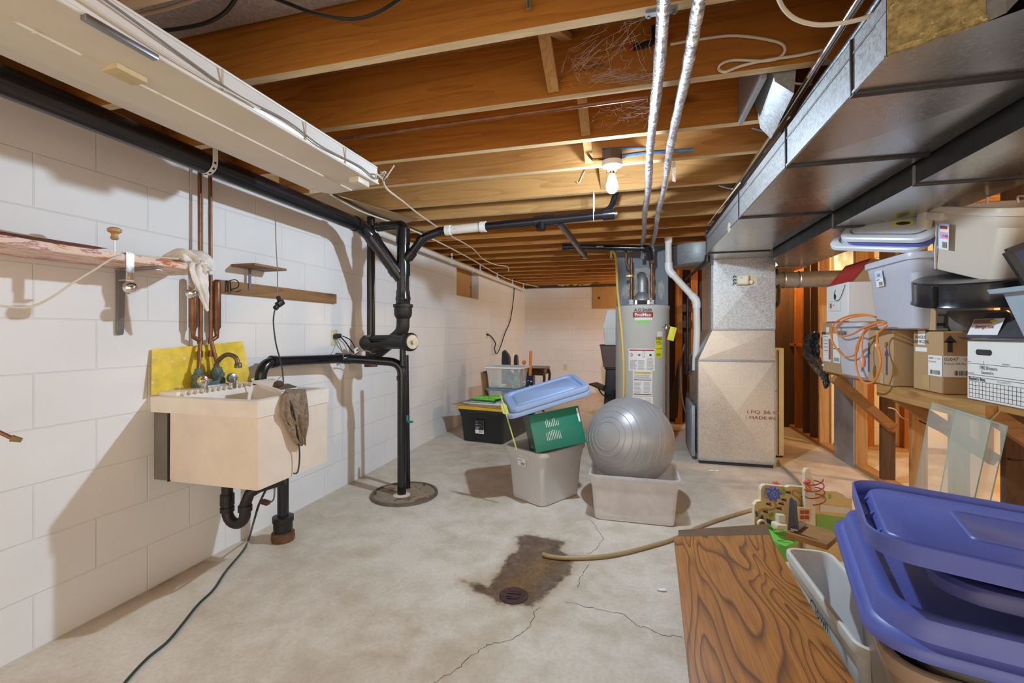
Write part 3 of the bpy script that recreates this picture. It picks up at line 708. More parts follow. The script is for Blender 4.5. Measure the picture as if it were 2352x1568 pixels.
# ---- utility sink
SX, SY0, SY1, SZ0, SZ1 = -1.535, 1.565, 2.035, .50, .880
o = thing('utility_sink', 'cream wall-hung laundry tub with stains and rag on its rim', 'sink', (-1.85, 1.8, SZ0))
def tubring(x0, x1, y0, y1, z, r=.012, n=3): return rrect(x1 - x0, y1 - y0, r, n, z, (x0 + x1) / 2, (y0 + y1) / 2)
b = MB(); bz = .807; i = .006
b.rings([tubring(-2.02, SX + -.0, SY0 + .008, SY1 - .008, SZ0 + .0), tubring(-2.02, SX, SY0 + .004, SY1 - .004, SZ0 + .012), tubring(-2.02, SX, SY0 + i, SY1 - i, bz)], m_tub, cap1=False)
b.build('tub_body', o)
b = MB(); t = .028
b.rings([tubring(-2.128, SX + .004, SY0, SY1, bz), tubring(-2.128, SX + .006, SY0 - .002, SY1 + .002, SZ1 - .004), tubring(-2.126, SX, SY0 + .004, SY1 - .002, SZ1), tubring(-1.99, SX - t, SY0 + t, SY1 - t, SZ1), tubring(-1.985, SX - t - .006, SY0 + t + .006, SY1 - t - .006, SZ1 - .02),
         tubring(-1.95, SX - t - .04, SY0 + t + .03, SY1 - t - .03, .56)], m_tub_in, cap0=True, cap1=True)
b.build('tub_rim', o)
b = MB(); b.bx(-2.128, -2.022, SY0 + .022, SY0 + .05, SZ0 - .005, bz, m_greyboard); b.bx(-2.03, -2.0225, SY0 + .006, SY0 + .022, SZ0 - .003, bz, m_print_k); b.build('bracket_panel', o)
b = MB()                                                   # ribbed back deck
b.bx(-2.126, -1.995, SY0 + .02, SY1 - .02, SZ1 - .01, SZ1 + .018, m_tub_in, .006)
for k in range(13): b.box((-1.992, SY0 + .05 + k * .031, SZ1 + .010), (.03, .010, .016), m_tub, None, .002)
b.build('ribbed_deck', o)
b = MB()                                                   # soap ledge on the far side
ang = radians(-24)
for k in range(2): 
    b.box((-1.78 + .04 * k, SY1 - .10, SZ1 + .018 - .026 * k), (.17, .13 - .03 * k, .012), m_tub_in, Matrix.Rotation(radians(14), 3, 'Y'), .002)
for k in range(8): b.box((-1.72 - .0 + .0, SY1 - .150 + .014 * k, SZ1 + .012), (.06, .004, .006), m_greyboard, Matrix.Rotation(radians(14), 3, 'Y'))
b.build('soap_ledge', o)
# faucet
o = thing('faucet', 'green corroded brass faucet with curved spout on the sink deck', 'faucet', (-2.05, 1.80, SZ1))
b = MB(); fx, fy, fz = -2.055, 1.80, SZ1 + .06
b.box((fx, fy, fz - .025), (.06, .15, .05), m_verd, None, .01); b.box((fx + .02, fy, fz - .045), (.07, .14, .03), pbr('pitted_metal', (.45, .46, .45), .5, .6, .3, 40), None, .006)
for dy in (-.055, .055): b.lathe([(.024, -.03), (.024, 0), (.028, .004), (.028, .02), (.018, .028), (.016, .05)], (fx, fy + dy, fz), m_verd, 12); 
b.lathe([(.022, -.01), (.022, .025), (.014, .05)], (fx + .01, fy + .03, fz), m_verd, 12)
b.build('faucet_body', o)
b = MB(); b.tube([V((fx + .01, fy + .03, fz + .02)), V((fx + .02, fy + .03, fz + .075)), V((fx + .07, fy + .035, fz + .115)), V((fx + .12, fy + .04, fz + .105)), V((fx + .135, fy + .045, fz + .07))], .011, pbr('brown_brass', (.17, .13, .09), .4, .6, .3, 30), 10, curve=True)
b.lathe([(.017, 0), (.017, .02), (.012, .026)], V((fx + .135, fy + .045, fz + .05)), MATS['brown_brass'], 12); b.build('spout', o)
for k, (dy, m) in enumerate(((-.085, m_chrome), (.075, m_steel))):
    b = MB(); c = V((fx + .06, fy + dy, fz - .005)); b.lathe([(.008, -.03), (.010, .0), (.026, .004), (.022, .02), (.010, .024)], c, m, 14, (1, -.3, 0)); 
    b.box(c + V((.02, 0, -.025)), (.012, .014, .05), m, None, .004); b.build('handle', o)
# yellow splash sheet bent against the wall
cs = []
for k in range(13):
    t = k / 12; y = 1.56 + .505 * t
    cs.append([V((-2.098 + .012 * sin(t * pi) * u - .02 * u + .03 * (t > .97) * (1 - u), y + .012 * (1 - u) * t + .018 * (u - .5) * (1 if t < .2 else 0), (SZ1 + .005 + .004 * k * 0) + u * (.205 + .028 * t))) for u in [j / 6 for j in range(7)]])
b = MB(); b.rings(cs, m_yellow, closed=False); b.rings([[p + V((-.003, 0, 0)) for p in r] for r in cs], m_yellow, closed=False)
one(b, 'splash_sheet', 'mottled yellow sheet standing against the wall behind the faucet', 'sheet', recalc=False)
# supply pipes with air chambers
YL, YR = 1.785, 1.845
for y, yc, lb, fyy in ((1.78, 1.742, 'left copper water pipe coming down to the faucet with its fat air chamber', 1.745), (1.838, 1.872, 'right copper water pipe coming down to the faucet with its fat air chamber', 1.855)):
    o = thing('supply_pipe', lb, 'pipe', (-2.09, y, SZ1 + .05), group='copper supply pipes at the sink')
    b = MB(); b.tube(bend([V((-2.09, y, 2.07)), V((-2.085, y, 1.13)), V((-2.055, fyy + .0, .98)), V((-2.055, fyy, .955))], .03), .009, m_copper, 10); 
    b.build('riser', o)
    b = MB(); b.lathe([(.004, 1.165), (.011, 1.17), (.0115, 1.18), (.019, 1.195), (.019, 1.42), (.017, 1.432), (.008, 1.44)], (-2.085, yc, 0), m_copper, 14); b.tube([V((-2.085, yc, 1.17)), V((-2.085, yc, 1.145)), V((-2.085, y, 1.125))], .011, m_copper, 10); b.build('air_chamber', o)
    b = MB()
    for z in (1.125, 1.06): b.cyl((-2.086, y, z - .016), (-2.086, y, z + .016), .0125, m_copper, seg=10)
    b.lathe([(.012, 0), (.02, .005), (.02, .02), (.012, .028)], (-2.055, fyy, .955), m_verd, 8); b.build('fitting', o)
# trap and waste under the sink
o = thing('sink_trap', 'black curved trap under the left part of the sink', 'trap', (-1.75, 1.75, .3))
TX, TY = -1.70, 1.70
p0 = PY(522, 1125, TY); 
b = MB(); a = V((p0.x, TY, SZ0)); u = V((p0.x, TY, .385)); w = PY(563, 1190, TY); 
xr = PY(563, 1150, TY).x; cxm = (p0.x + xr) / 2; rr = (xr - p0.x) / 2; zb = .335
arc = [V((cxm - rr * cos(t), TY, zb - rr * sin(t))) for t in [pi * k / 10 for k in range(11)]]
b.tube([a, u] + arc + [V((xr, TY, zb + .04)), V((xr + .015, TY + .01, zb + .09)), V((xr + .05, TY + .03, zb + .115)), V((xr + .14, TY + .09, zb + .14))], .024, m_iron, 16)
b.build('trap_pipe', o)
for x_, z_, l_ in ((p0.x, .39, .05), (p0.x, .345, .02), (xr, .36, .025)): b = MB(); coupling(b, (x_, TY, z_), (0, 0, 1), .030, l_, m_iron); b.build('slip_nut', o)
WX = PZ(650, 1240, 0)
o = thing('waste_pipe', 'black upright waste pipe from the sink into a rusty floor collar', 'pipe', (WX.x, WX.y, 0))
b = MB(); b.cyl((WX.x, WX.y, 0), (WX.x, WX.y, SZ0), .030, m_pipe, seg=18); b.lathe([(.034, .40), (.034, .36)], (WX.x, WX.y, 0), m_pipe, 18); b.build('pipe_run', o)
b = MB(); b.lathe([(.034, .06), (.050, .065), (.050, .105), (.056, .108), (.056, .135), (.036, .14)], (WX.x, WX.y, 0), m_iron, 22); b.lathe([(.042, .02), (.044, .07)], (WX.x, WX.y, 0), m_iron, 22); b.build('hub', o)
b = MB(); b.lathe([(.058, 0), (.062, .02), (.060, .045), (.044, .05)], (WX.x, WX.y, 0), m_rust, 22); b.build('rust_collar', o)
# ---- painted shelf on brackets
ZS = 1.432
o = thing('wall_shelf', 'long wooden wall shelf with flaking pink and orange paint', 'shelf', (-2.0, 1.1, ZS))
m, nt, bs = newmat('flaking_paint'); v = coords(nt, (12, 3.4, 12)); n = noise(nt, v, 1.5, 8, .72, .8)
c = ramp(nt, n, [(.34, (.42, .08, .012)), (.425, (.62, .17, .04)), (.44, (.78, .55, .42)), (.54, (.84, .68, .58)), (.575, (.34, .06, .08)), (.60, (.80, .50, .46)), (.66, (.82, .66, .56))]); L(nt, c, bs.inputs['Base Color']); bs.inputs['Roughness'].default_value = .5; bump(nt, bs, n, .4, .01)
m_flake = m
b = MB()
b.rings([rrect(.28, .028, .006, 2, 0) for _ in (0,)] , m_flake) if 0 else None
xs = [-2.13, -1.86]
def slab(y0, y1, z0, z1):
    return [V((-2.128, y0, z0)), V((-1.86, y0, z0)), V((-1.86, y0, z0 + .026)), V((-2.128, y0, z0 + .026))]
prof = []
for k in range(15):
    t = k / 14; y = .35 + (1.655 - .35) * t; z = ZS + .018 - .016 * t + .004 * sin(t * 9)
    w = -1.86 + (-.03 if k == 14 else 0)
    prof.append([V((-2.128, y, z)), V((w, y, z)), V((w + .004, y, z + .013)), V((w, y, z + .026)), V((-2.128, y, z + .026))])
b.rings(prof, m_flake, smooth=False); b.build('board', o)
b = MB(); 
pl = []
for k in range(11):
    t = k / 10; y = .5 + .75 * t; pl.append([V((-1.875, y, ZS + .046)), V((-1.90, y, ZS + .050 + .014 * abs(sin(t * 8)) * (1 - t))), V((-2.0, y, ZS + .05))])
b.rings(pl, m_flake, closed=False); b.build('peeling_paint', o, recalc=False)
for yb, lb in ((1.438, 0),):
    b = MB(); b.prism([(0, 0), (0, -.27), (.006, -.275), (.012, -.265), (.024, 0)], (-2.127, yb - .012, ZS), (1, 0, 0), (0, 0, 1), -.024, m_steel)
    b.bx(-2.127, -1.90, yb - .014, yb + .014, ZS - .006, ZS, m_steel); b.build('bracket', o)
for (x, y, lb) in ((-1.885, 1.293, 'shiny spring clamp hanging under the middle of the painted shelf'), (-1.885, 1.543, 'shiny spring clamp hanging at the right end of the painted shelf')):
    o = thing('spring_clamp', lb, 'clamp', (x, y, ZS - .12), group='clamps under the painted shelf')
    b = MB(); b.box((x + .028, y, ZS - .012), (.004, .024, .10), m_chrome, None, .001); b.box((x + .012, y, ZS - .066), (.034, .03, .004), m_chrome); b.box((x + .01, y - .0, ZS + .036), (.04, .024, .004), m_chrome); b.box((x + .03, y, ZS + .0), (.004, .028, .07), m_chrome); b.build('jaw', o)
    b = MB(); b.lathe([(.001, -.03), (.018, -.022), (.022, -.01), (.022, .012), (.015, .02), (.008, .024)], (x + .03, y, ZS - .095), m_chrome, 16, (.7, -.5, .2)); b.build('pivot_knob', o)
b = MB(); kz = ZS + .038; kx, ky = -1.90, 1.30
k0 = PX(263, 583, -1.93); b.cyl(k0, k0 + V((0, 0, .075)), .002, m_steel, seg=6); t = k0 + V((0, 0, .055)); b.lathe([(.010, 0), (.014, .006), (.010, .016), (.011, .022), (.022, .03), (.023, .04), (.014, .046), (.001, .047)], t, pbr('turned_wood', (.55, .34, .13), .45), 18)
one(b, 'wooden_knob', 'turned wooden knob on a thin nail standing on the painted shelf', 'knob')
# rag bunched on the shelf end, hanging down
from mathutils import noise as mn
b = MB(); c = V((-1.915, 1.585, ZS + .048))
path = [(c + V((-.07, -.07, -.012)), .016, .014), (c + V((-.04, -.05, .008)), .036, .026), (c + V((-.01, -.015, .020)), .052, .032), (c + V((.025, .02, .012)), .048, .032), (c + V((.052, .025, -.02)), .040, .022), (PX(455, 622, -1.848), .032, .018), (PX(463, 655, -1.848), .026, .015), (PX(470, 688, -1.852), .013, .010), (PX(477, 714, -1.856), .004, .004)]
cp = spline([p for p, _, _ in path], 8); rs = []; n_ = len(cp)
for k, p in enumerate(cp):
    f = k / (n_ - 1) * (len(path) - 1); i0 = min(len(path) - 2, int(f)); t = f - i0; ra = path[i0][1] * (1 - t) + path[i0 + 1][1] * t; rb = path[i0][2] * (1 - t) + path[i0 + 1][2] * t
    tg = (cp[min(k + 1, n_ - 1)] - cp[max(k - 1, 0)]).normalized(); a = V((0, 1, 0)); a = (a - tg * a.dot(tg)).normalized() if abs(tg.y) < .9 else V((1, 0, 0)); e = tg.cross(a)
    rs.append([p + (a * cos(h) * ra + e * sin(h) * rb) * (1 + .28 * sin(5 * h + k * .12) + .45 * mn.noise(V((cos(h) * 1.6, sin(h) * 1.6, k * .16)))) for h in [2 * pi * q / 36 for q in range(36)]])
b.rings(rs, m_cloth); one(b, 'rag', 'crumpled white rag bunched on the shelf end, its tail hanging down', 'rag', angle=70)
# white cord over the shelf
b = MB(); b.tube([PX(-30, 702, -1.9), PX(0, 702, -1.9), PX(60, 706, -1.9), PX(110, 688, -1.88), PX(170, 648, -1.86), PX(215, 620, -1.85), PX(265, 590, -1.852), PX(300, 588, -1.88) + V((0, 0, .006)), PX(340, 594, -1.9) + V((0, 0, .01)), PX(410, 602, -1.9) + V((0, 0, .014))], .0035, m_cord_w, 8, curve=True)
one(b, 'lamp_cord', 'cream lamp cord drooping over the front of the painted shelf', 'cord')
# plank rail with hook, small shelf
q0, q1 = PX(500, 657, -2.12), PX(770, 686, -2.12)
o = thing('wall_plank', 'brown wooden plank screwed flat on the wall right of the copper pipes', 'plank', (-2.12, q0.y, q1.z - .03))
b = MB(); b.bx(-2.129, -2.108, q0.y, q1.y, 1.411 - .034, 1.411 + .034, m_plank, .002); b.build('board', o)
b = MB(); h = PX(525, 657, -2.10); b.tube([h + V((0, -.012, .02)), h + V((.012, .0, .03)), h + V((.03, .015, .035)), h + V((.045, .02, .02)), h + V((.04, .02, -.005)), h + V((.015, .0, -.02)), h + V((.02, .03, -.028)), h + V((.045, .035, -.02))], .0028, m_cord_k, 6, curve=True)
b.tube([h + V((0, -.01, .03)), h + V((.004, -.01, -.03))], .004, m_cord_k, 6); b.tube([h + V((0, .01, .025)), h + V((.004, .01, -.03))], .003, m_cord_k, 6); b.build('coat_hook', o)
o = thing('small_shelf', 'small bare wooden shelf on one bracket above the wall plank', 'shelf', (-2.05, 2.1, 1.527))
c0, c1, c2, c3 = PZ(527, 609, 1.487), PZ(590, 606, 1.487), PZ(662, 622, 1.487), PZ(605, 627, 1.487)
b = MB(); b.bx(-2.129, -1.972, 2.0, 2.234, 1.527, 1.541, m_plank, .002); b.build('board', o)
b = MB(); yb = 2.10; b.bx(-2.107, -2.102, yb - .008, yb + .008, 1.41, 1.527, m_steel); b.bx(-2.107, -2.0, yb - .008, yb + .008, 1.522, 1.527, m_steel); b.build('bracket', o)
# hanging brown cord with adaptor
o = thing('extension_cord', 'thin dark cord hanging from the ceiling with a black plug over the sink', 'cord', (-1.75, 2.1, .9))
XC = -1.80
b = MB(); b.tube([PX(632, 470, XC), PX(634, 560, XC), PX(637, 620, XC), PX(637, 678, XC)], .0026, m_cord_g, 6, curve=True); 
b.tube([PX(631, 712, XC), PX(628, 740, XC), PX(634, 790, XC), PX(647, 840, XC), PX(652, 885, -1.78), PX(656, 905, -1.72), PX(636, 914, -1.62) + V((0, 0, .0)), PX(652, 909, -1.56), PX(668, 926, -1.50), PX(680, 975, -1.502), PX(688, 1040, -1.505), PX(684, 1082, -1.51), PX(674, 1087, -1.52)], .0036, m_cord_gr, 8, curve=True); b.build('cable', o)
b = MB(); c = PX(643, 695, XC); b.cyl(PX(638, 681, XC), PX(643, 692, XC), .011, m_cord_k, seg=10); b.box(c + V((0, .0, -.004)), (.026, .045, .028), m_cord_k, Matrix.Rotation(radians(30), 3, 'X'), .005); b.box(PX(634, 706, XC), (.02, .022, .022), m_cord_k, Matrix.Rotation(radians(45), 3, 'X'), .004); b.build('plug', o)
# old rag over sink rim
b = MB(); rs = []
for k, (xa, xb, y, X) in enumerate(((655, 700, 893, -1.60), (652, 706, 903, -1.515), (648, 706, 925, -1.508), (650, 704, 950, -1.505), (664, 703, 975, -1.505), (674, 701, 1000, -1.507), (684, 698, 1018, -1.51))):
    a, c = PX(xa, y, X), PX(xb, y, X)
    rs.append([a.lerp(c, t / 10) + V((.012 * sin(t * 2.3 + k) + .004, 0, -.012 * (t % 2) * (k > 1))) for t in range(11)] + [a.lerp(c, t / 10) + V((-.012 if k > 0 else 0, 0, -.008)) for t in range(10, -1, -1)])
b.rings(rs, m_mop); one(b, 'old_rag', 'stiff frayed brown rag hanging over the right rim of the sink', 'rag')
b = MB(); c = PX(640, 886, -1.66) + V((0, 0, .008)); b.ball(c, .02, pbr('scouring_pad', (.14, .085, .05), .9, .2, .5, 80, 1, 120), 14, 10, (1, 1.4, .9)); b.tube([c + V((0, -.02, .01)), c + V((.01, 0, .035)), c + V((.01, .02, .03)), c + V((0, .03, .012))], .0015, m_steel, 5, curve=True); one(b, 'scouring_pad', 'brown wire scouring pad lying at the back corner of the sink', 'scouring pad')
# green extension cord on the floor
o = thing('extension_cord', 'dark green extension cord running from under the sink along the floor', 'cord', (-1.5, 1.4, 0))
fl = [PZ(560, 1262, .006), PZ(520, 1310, .006), PZ(492, 1352, .006), PZ(455, 1388, .006), PZ(420, 1432, .006), PZ(385, 1473, .006), PZ(340, 1510, .006), PZ(300, 1552, .006), PZ(262, 1600, .006)]
b = MB(); b.tube([PY(612, 1122, 1.78), PY(604, 1138, 1.78), PY(594, 1160, 1.765), PY(585, 1190, 1.74), PZ(572, 1235, .02)] + fl, .0052, m_cord_gr, 8, curve=True); b.build('cable', o)
b = MB(); c = PY(609, 1153, 1.82); b.box(c, (.045, .03, .02), pbr('brown_plug', (.16, .055, .03), .5), Matrix.Rotation(radians(10), 3, 'Y'), .006); b.tube([c + V((.02, 0, 0)), c + V((.05, 0, .02)), c + V((.055, 0, .09)), c + V((.05, 0, .13))], .004, m_steel, 8, curve=True); b.build('plug', o)
# outlets
def outlet(c, n, label, sock=True):
    o = thing('wall_outlet', label, 'outlet', c)
    x = V((0, 1, 0)) if abs(n[0]) else V((1, 0, 0)); n = V(n); b = MB(); d = (.006, .072, .115) if abs(n.x) else (.072, .006, .115)
    b.box(V(c) + n * .003, d, m_ivory, None, .003); b.build('cover_plate', o)
    for s in (-.024, .024):
        b = MB(); b.lathe([(.016, .006), (.016, .0075), (.012, .0078)], V(c) + V((0, 0, s)), m_ivory, 14, n); 
        for t in (-.006, .006): b.box(V(c) + V((0, 0, s + .003)) + x * t + n * .008, (.002, .002, .008), m_print_k)
        b.build('socket', o)
    return o
oc = PX(767, 775, XW); outlet(oc, (1, 0, 0), 'ivory outlet on the left wall with black plugs, above the black pipe')
o = thing('appliance_plug', 'black plug and looped leads in the outlet above the black pipe', 'plug', oc + V((.02, .02, -.03)))
b = MB(); b.box(oc + V((.024, .018, .012)), (.034, .04, .034), m_cord_k, None, .006); b.box(oc + V((.022, -.012, .008)), (.028, .02, .03), m_cord_k, None, .004); b.build('plug_body', o)
b = MB(); b.tube([oc + V((.04, .03, .0)), oc + V((.06, .06, -.04)), oc + V((.07, .10, -.09)), oc + V((.075, .16, -.13))], .005, m_cord_k, 8, curve=True); b.tube([oc + V((.045, .04, .01)), oc + V((.07, .10, -.02)), oc + V((.08, .15, -.09)), oc + V((.075, .17, -.125))], .004, m_cord_k, 8, curve=True)
b.tube([oc + V((.02, -.01, -.01)), oc + V((.03, 0, -.06)), PX(786, 808, -1.98), PX(790, 826, -1.93)], .003, m_cord_g, 6, curve=True)
b.tube([PX(822, 812, -1.90), PX(826, 806, -1.88), PX(845, 806, -1.86), PX(858, 812, -1.84), PX(880, 805, -1.80), PX(912, 797, -1.72)], .004, m_cord_g, 6, curve=True); b.build('lead', o)
b = MB(); c = PX(818, 806, -1.95); b.box(c + V((0, 0, .004)), (.004, .05, .035), m_label, Matrix.Rotation(radians(20), 3, 'X')); b.box(c + V((.003, .01, .006)), (.003, .02, .012), m_print_r, Matrix.Rotation(radians(20), 3, 'X'))
b.tube([c, c + V((.0, .03, -.02)), PX(826, 812, -1.93)], .0015, m_cord_g, 5); one(b, 'paper_tag', 'small white paper tag tied to the wires on the black pipe', 'tag')
o2 = PX(1118, 770, XW); outlet(o2, (1, 0, 0), 'small outlet on the left wall below the long black cord')
b = MB(); b.tube([PX(1181, 640, -2.06), PX(1180, 680, -2.10), PX(1172, 735, -2.11), PX(1160, 765, -2.11), PX(1148, 800, -2.09), PX(1140, 812, -2.08), PX(1136, 800, -2.09), PX(1138, 788, -2.10), PX(1128, 772, -2.11), PX(1118, 767, -2.115)], .008, m_cord_k, 8, curve=True)
b.box(o2 + V((.02, 0, .01)), (.03, .03, .03), m_cord_k, None, .005); one(b, 'extension_cord', 'black cord hanging from the white pipe and plugged into the left wall', 'cord')
outlet(PY(1300, 843, YE), (0, -1, 0), 'ivory outlet on the far white wall beside the small table')
# brass hose end sticking in at the left edge
o = thing('tube_nozzle', 'copper tube with brass end poking in at the left picture edge', 'tube', PX(20, 1000, -1.9))
b = MB(); b.tube([PX(-60, 960, -2.13), PX(-30, 978, -2.0), PX(0, 993, -1.88), PX(28, 1006, -1.86)], .006, m_copper, 10); b.build('tube', o)
b = MB(); p, q = PX(26, 1006, -1.86), PX(50, 1011, -1.845); b.tube([p, p.lerp(q, .4), q], lambda t: .011 - .004 * t, m_brass, 8); b.build('brass_end', o)
# ================================================================ OVERHEAD: shop light, bulb, foil pipes, ducts, cables
# ---- unlit fluorescent shop light hung on chain
o = thing('shop_light', 'long white metal shop light hanging unlit below the joists on the left', 'light fixture', (-1.3, 1.2, 1.82))
FY0, FY1 = .30, 1.915
z0 = EYE + .70
sec = [(-1.176, .700), (-1.314, .684), (-1.316, .679), (-1.43, .672), (-1.552, .702), (-1.575, .725), (-1.50, .79), (-1.34, .815), (-1.255, .80), (-1.20, .785), (-1.178, .772), (-1.172, .72)]
b = MB()
A = [V((x, FY0, EYE + z)) for x, z in sec]; Bq = [V((x, FY1 + .0, EYE + z)) for x, z in sec]
for k in range(len(sec)):
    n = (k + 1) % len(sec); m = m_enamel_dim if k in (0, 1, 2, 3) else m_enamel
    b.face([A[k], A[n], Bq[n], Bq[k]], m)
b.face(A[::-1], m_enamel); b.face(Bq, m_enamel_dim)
bmesh.ops.remove_doubles(b.bm, verts=b.bm.verts[:], dist=1e-5); b.build('housing', o, angle=4)
for y in (.72, 1.0, 1.25, 1.48, 1.7): b = MB(); b.lathe([(.009, 0), (.007, .003)], (-1.318, y, EYE + .680), m_enamel_dim, 10, (0, 0, -1)); b.build('fold_dent', o)
b = MB(); b.tube([V((-1.173, FY0, EYE + .702)), V((-1.173, FY1, EYE + .702))], .005, m_enamel, 8); b.tube([V((-1.18, FY0, EYE + .778)), V((-1.18, FY1, EYE + .778))], .004, m_enamel, 8); b.build('rolled_edge', o)
for y in (1.07, 1.42, 1.66): 
    b = MB(); b.bx(-1.1715, -1.1695, y - .003, y + .003, EYE + .706, EYE + .772, pbr('tan_rib', (.55, .45, .30), .6)); b.build('rib', o)
for c_, d_ in (((-1.215, FY1 - .09, EYE + .684), (.05, .09, .028)), ((-1.45, FY1 - .03, EYE + .69), (.16, .012, .03))): b = MB(); b.box(c_, d_, m_enamel_dim, None, .005); b.build('lamp_holder', o)
b = MB(); c = PZ(287, 165, EYE + .688); b.box((c.x, c.y, EYE + .681), (.055, .075, .014), pbr('yellowed_label', (.62, .50, .28), .6, 0, .15, 20)); b.build('sticker', o)
b = MB(); b.box((-1.172, .80, EYE + .694), (.02, .16, .014), m_steel, None, .003); b.build('handle', o)
b = MB(); b.tube([V((-1.166, .35, EYE + .765)), V((-1.162, .7, EYE + .758)), V((-1.166, .95, EYE + .735)), V((-1.163, 1.12, EYE + .718)), V((-1.163, 1.32, EYE + .73)), V((-1.162, 1.5, EYE + .712)), V((-1.163, 1.75, EYE + .725)), V((-1.165, 1.88, EYE + .712)), PZ(872, 400, 1.92), PZ(885, 395, 1.95), PZ(892, 415, 1.97)], .0032, m_cord_g, 6, curve=True)
b.tube([V((-1.164, .5, EYE + .735)), V((-1.162, .9, EYE + .712)), V((-1.16, 1.2, EYE + .715))], .0028, m_cord_w, 6, curve=True)
b.build('power_cord', o)
b = MB(); pts = [PZ(862, 412, 1.88), PZ(866, 400, 1.9), PZ(880, 412, 1.93), PZ(888, 405, 1.94), PZ(905, 380, 2.06)]
b.tube(pts, .004, m_cord_w, 6, curve=True)
for k in range(3): 
    c = PZ(880 - k * 3, 396 + 5 * k, 1.93); b.tube([c + V((.012 * cos(t), .012 * sin(t), .004 * cos(2 * t))) for t in [2 * pi * j / 8 for j in range(9)]], .003, m_cord_w, 5)
b.build('hanging_chain', o)
b = MB(); c = PZ(785, 342, 1.98); b.tube([c + V((-.03, -.05, 0)), c, c + V((.03, .03, .01)), c + V((.04, .1, -.02))], .003, m_cord_k, 6, curve=True); b.box(c, (.03, .05, .012), m_cord_k); b.build('switch_wire', o)
# cable from the light along the joists
b = MB(); b.tube([PZ(880, 415, 1.97), PZ(890, 435, 2.0), PZ(925, 462, 2.05), PZ(960, 490, 2.06), PZ(1010, 525, 2.06)], .006, m_cord_w, 8, curve=True)
one(b, 'white_cable', 'white cable drooping from the end of the shop light to the plywood', 'cable')
b = MB(); b.tube([PZ(758, 446, 2.055), PZ(830, 485, 2.05), PZ(905, 512, 2.04), PZ(985, 545, 2.03), PZ(1070, 588, 2.03), PZ(1165, 640, 2.05), PZ(1240, 660, 2.06)], .007, m_cord_w, 8, curve=True)
one(b, 'long_cable', 'long white cable under the joists running towards the far left corner', 'cable')
b = MB(); b.tube([PZ(765, 445, 2.06), PZ(850, 488, 2.055), PZ(915, 512, 2.05), PZ(1000, 545, 2.06)], .006, m_cord_k, 8, curve=True); one(b, 'dark_cable', 'dark cable lying beside the long white cable under the plywood', 'cable')
b = MB(); b.tube([PZ(1038, 543, 2.067), PZ(1085, 570, 2.066), PZ(1110, 595, 2.067), PZ(1140, 608, 2.05), PZ(1165, 612, 2.066), PZ(1168, 622, 2.067)], .006, m_cord_w, 8, curve=True); one(b, 'short_cable', 'cream cable sagging from joist to joist behind the cross drain', 'cable')
# ---- lit bulb in a porcelain holder
o = thing('ceiling_bulb', 'lit bare light bulb in a round ceiling box at the middle of the room', 'light bulb', (-.11, 2.45, 1.90))
BULB = V((-.115, 2.44, 1.952))
m_glow, nt, bs = newmat('lit_bulb'); bs.inputs['Emission Color'].default_value = (1, .98, .95, 1); bs.inputs['Emission Strength'].default_value = 14; 
tr = nt.nodes.new('ShaderNodeBsdfTransparent'); em = nt.nodes.new('ShaderNodeEmission'); em.inputs[0].default_value = (1, .98, .96, 1); em.inputs[1].default_value = 9; ad = nt.nodes.new('ShaderNodeAddShader')
nt.links.new(tr.outputs[0], ad.inputs[0]); nt.links.new(em.outputs[0], ad.inputs[1]); nt.links.new(ad.outputs[0], nt.nodes['Material Output'].inputs[0])
b = MB(); b.lathe([(.001, -.056), (.012, -.055), (.022, -.048), (.029, -.034), (.031, -.018), (.027, .004), (.019, .03), (.0135, .045)], BULB, m_glow, 24); bu = b.build('glass_bulb', o)
b = MB(); b.lathe([(.0135, .045), (.0145, .07)], BULB, m_chrome, 16); b.build('screw_base', bu)
b = MB(); b.lathe([(.022, .062), (.028, .075), (.052, .085), (.055, .10), (.052, .112)], BULB, m_white, 24); b.build('lamp_holder', o)
b = MB(); b.lathe([(.05, .112), (.05, .165)], BULB, pbr('octagon_box', (.12, .10, .11), .5, .5), 8); b.build('junction_box', o)
b = MB(); b.tube([BULB + V((.05, 0, .135)), BULB + V((.16, .0, .14)), BULB + V((.40, .0, .13))], .011, pbr('blue_conduit', (.10, .22, .45), .4, .4, .3, 30), 8); b.tube([BULB + V((-.05, 0, .18)), BULB + V((.05, .06, .20)), BULB + V((.30, .1, .19))], .007, MATS['blue_conduit'], 8); 
b.tube([BULB + V((-.05, 0, .13)), BULB + V((-.10, .0, .13)), BULB + V((-.12, .02, .16))], .007, m_rust, 8); b.build('conduit', o)
b = MB(); p = PY(1343, 395, 2.97); b.tube([p + V((.0, .018, .02)), p + V((0, -.01, 0)), p + V((-.02, -.01, -.04)), p + V((-.035, -.01, -.07)), p + V((-.05, -.01, -.062))], .003, m_cord_w, 6, curve=True); one(b, 'pull_wire', 'short loose wire end hanging left of the lit bulb', 'wire')
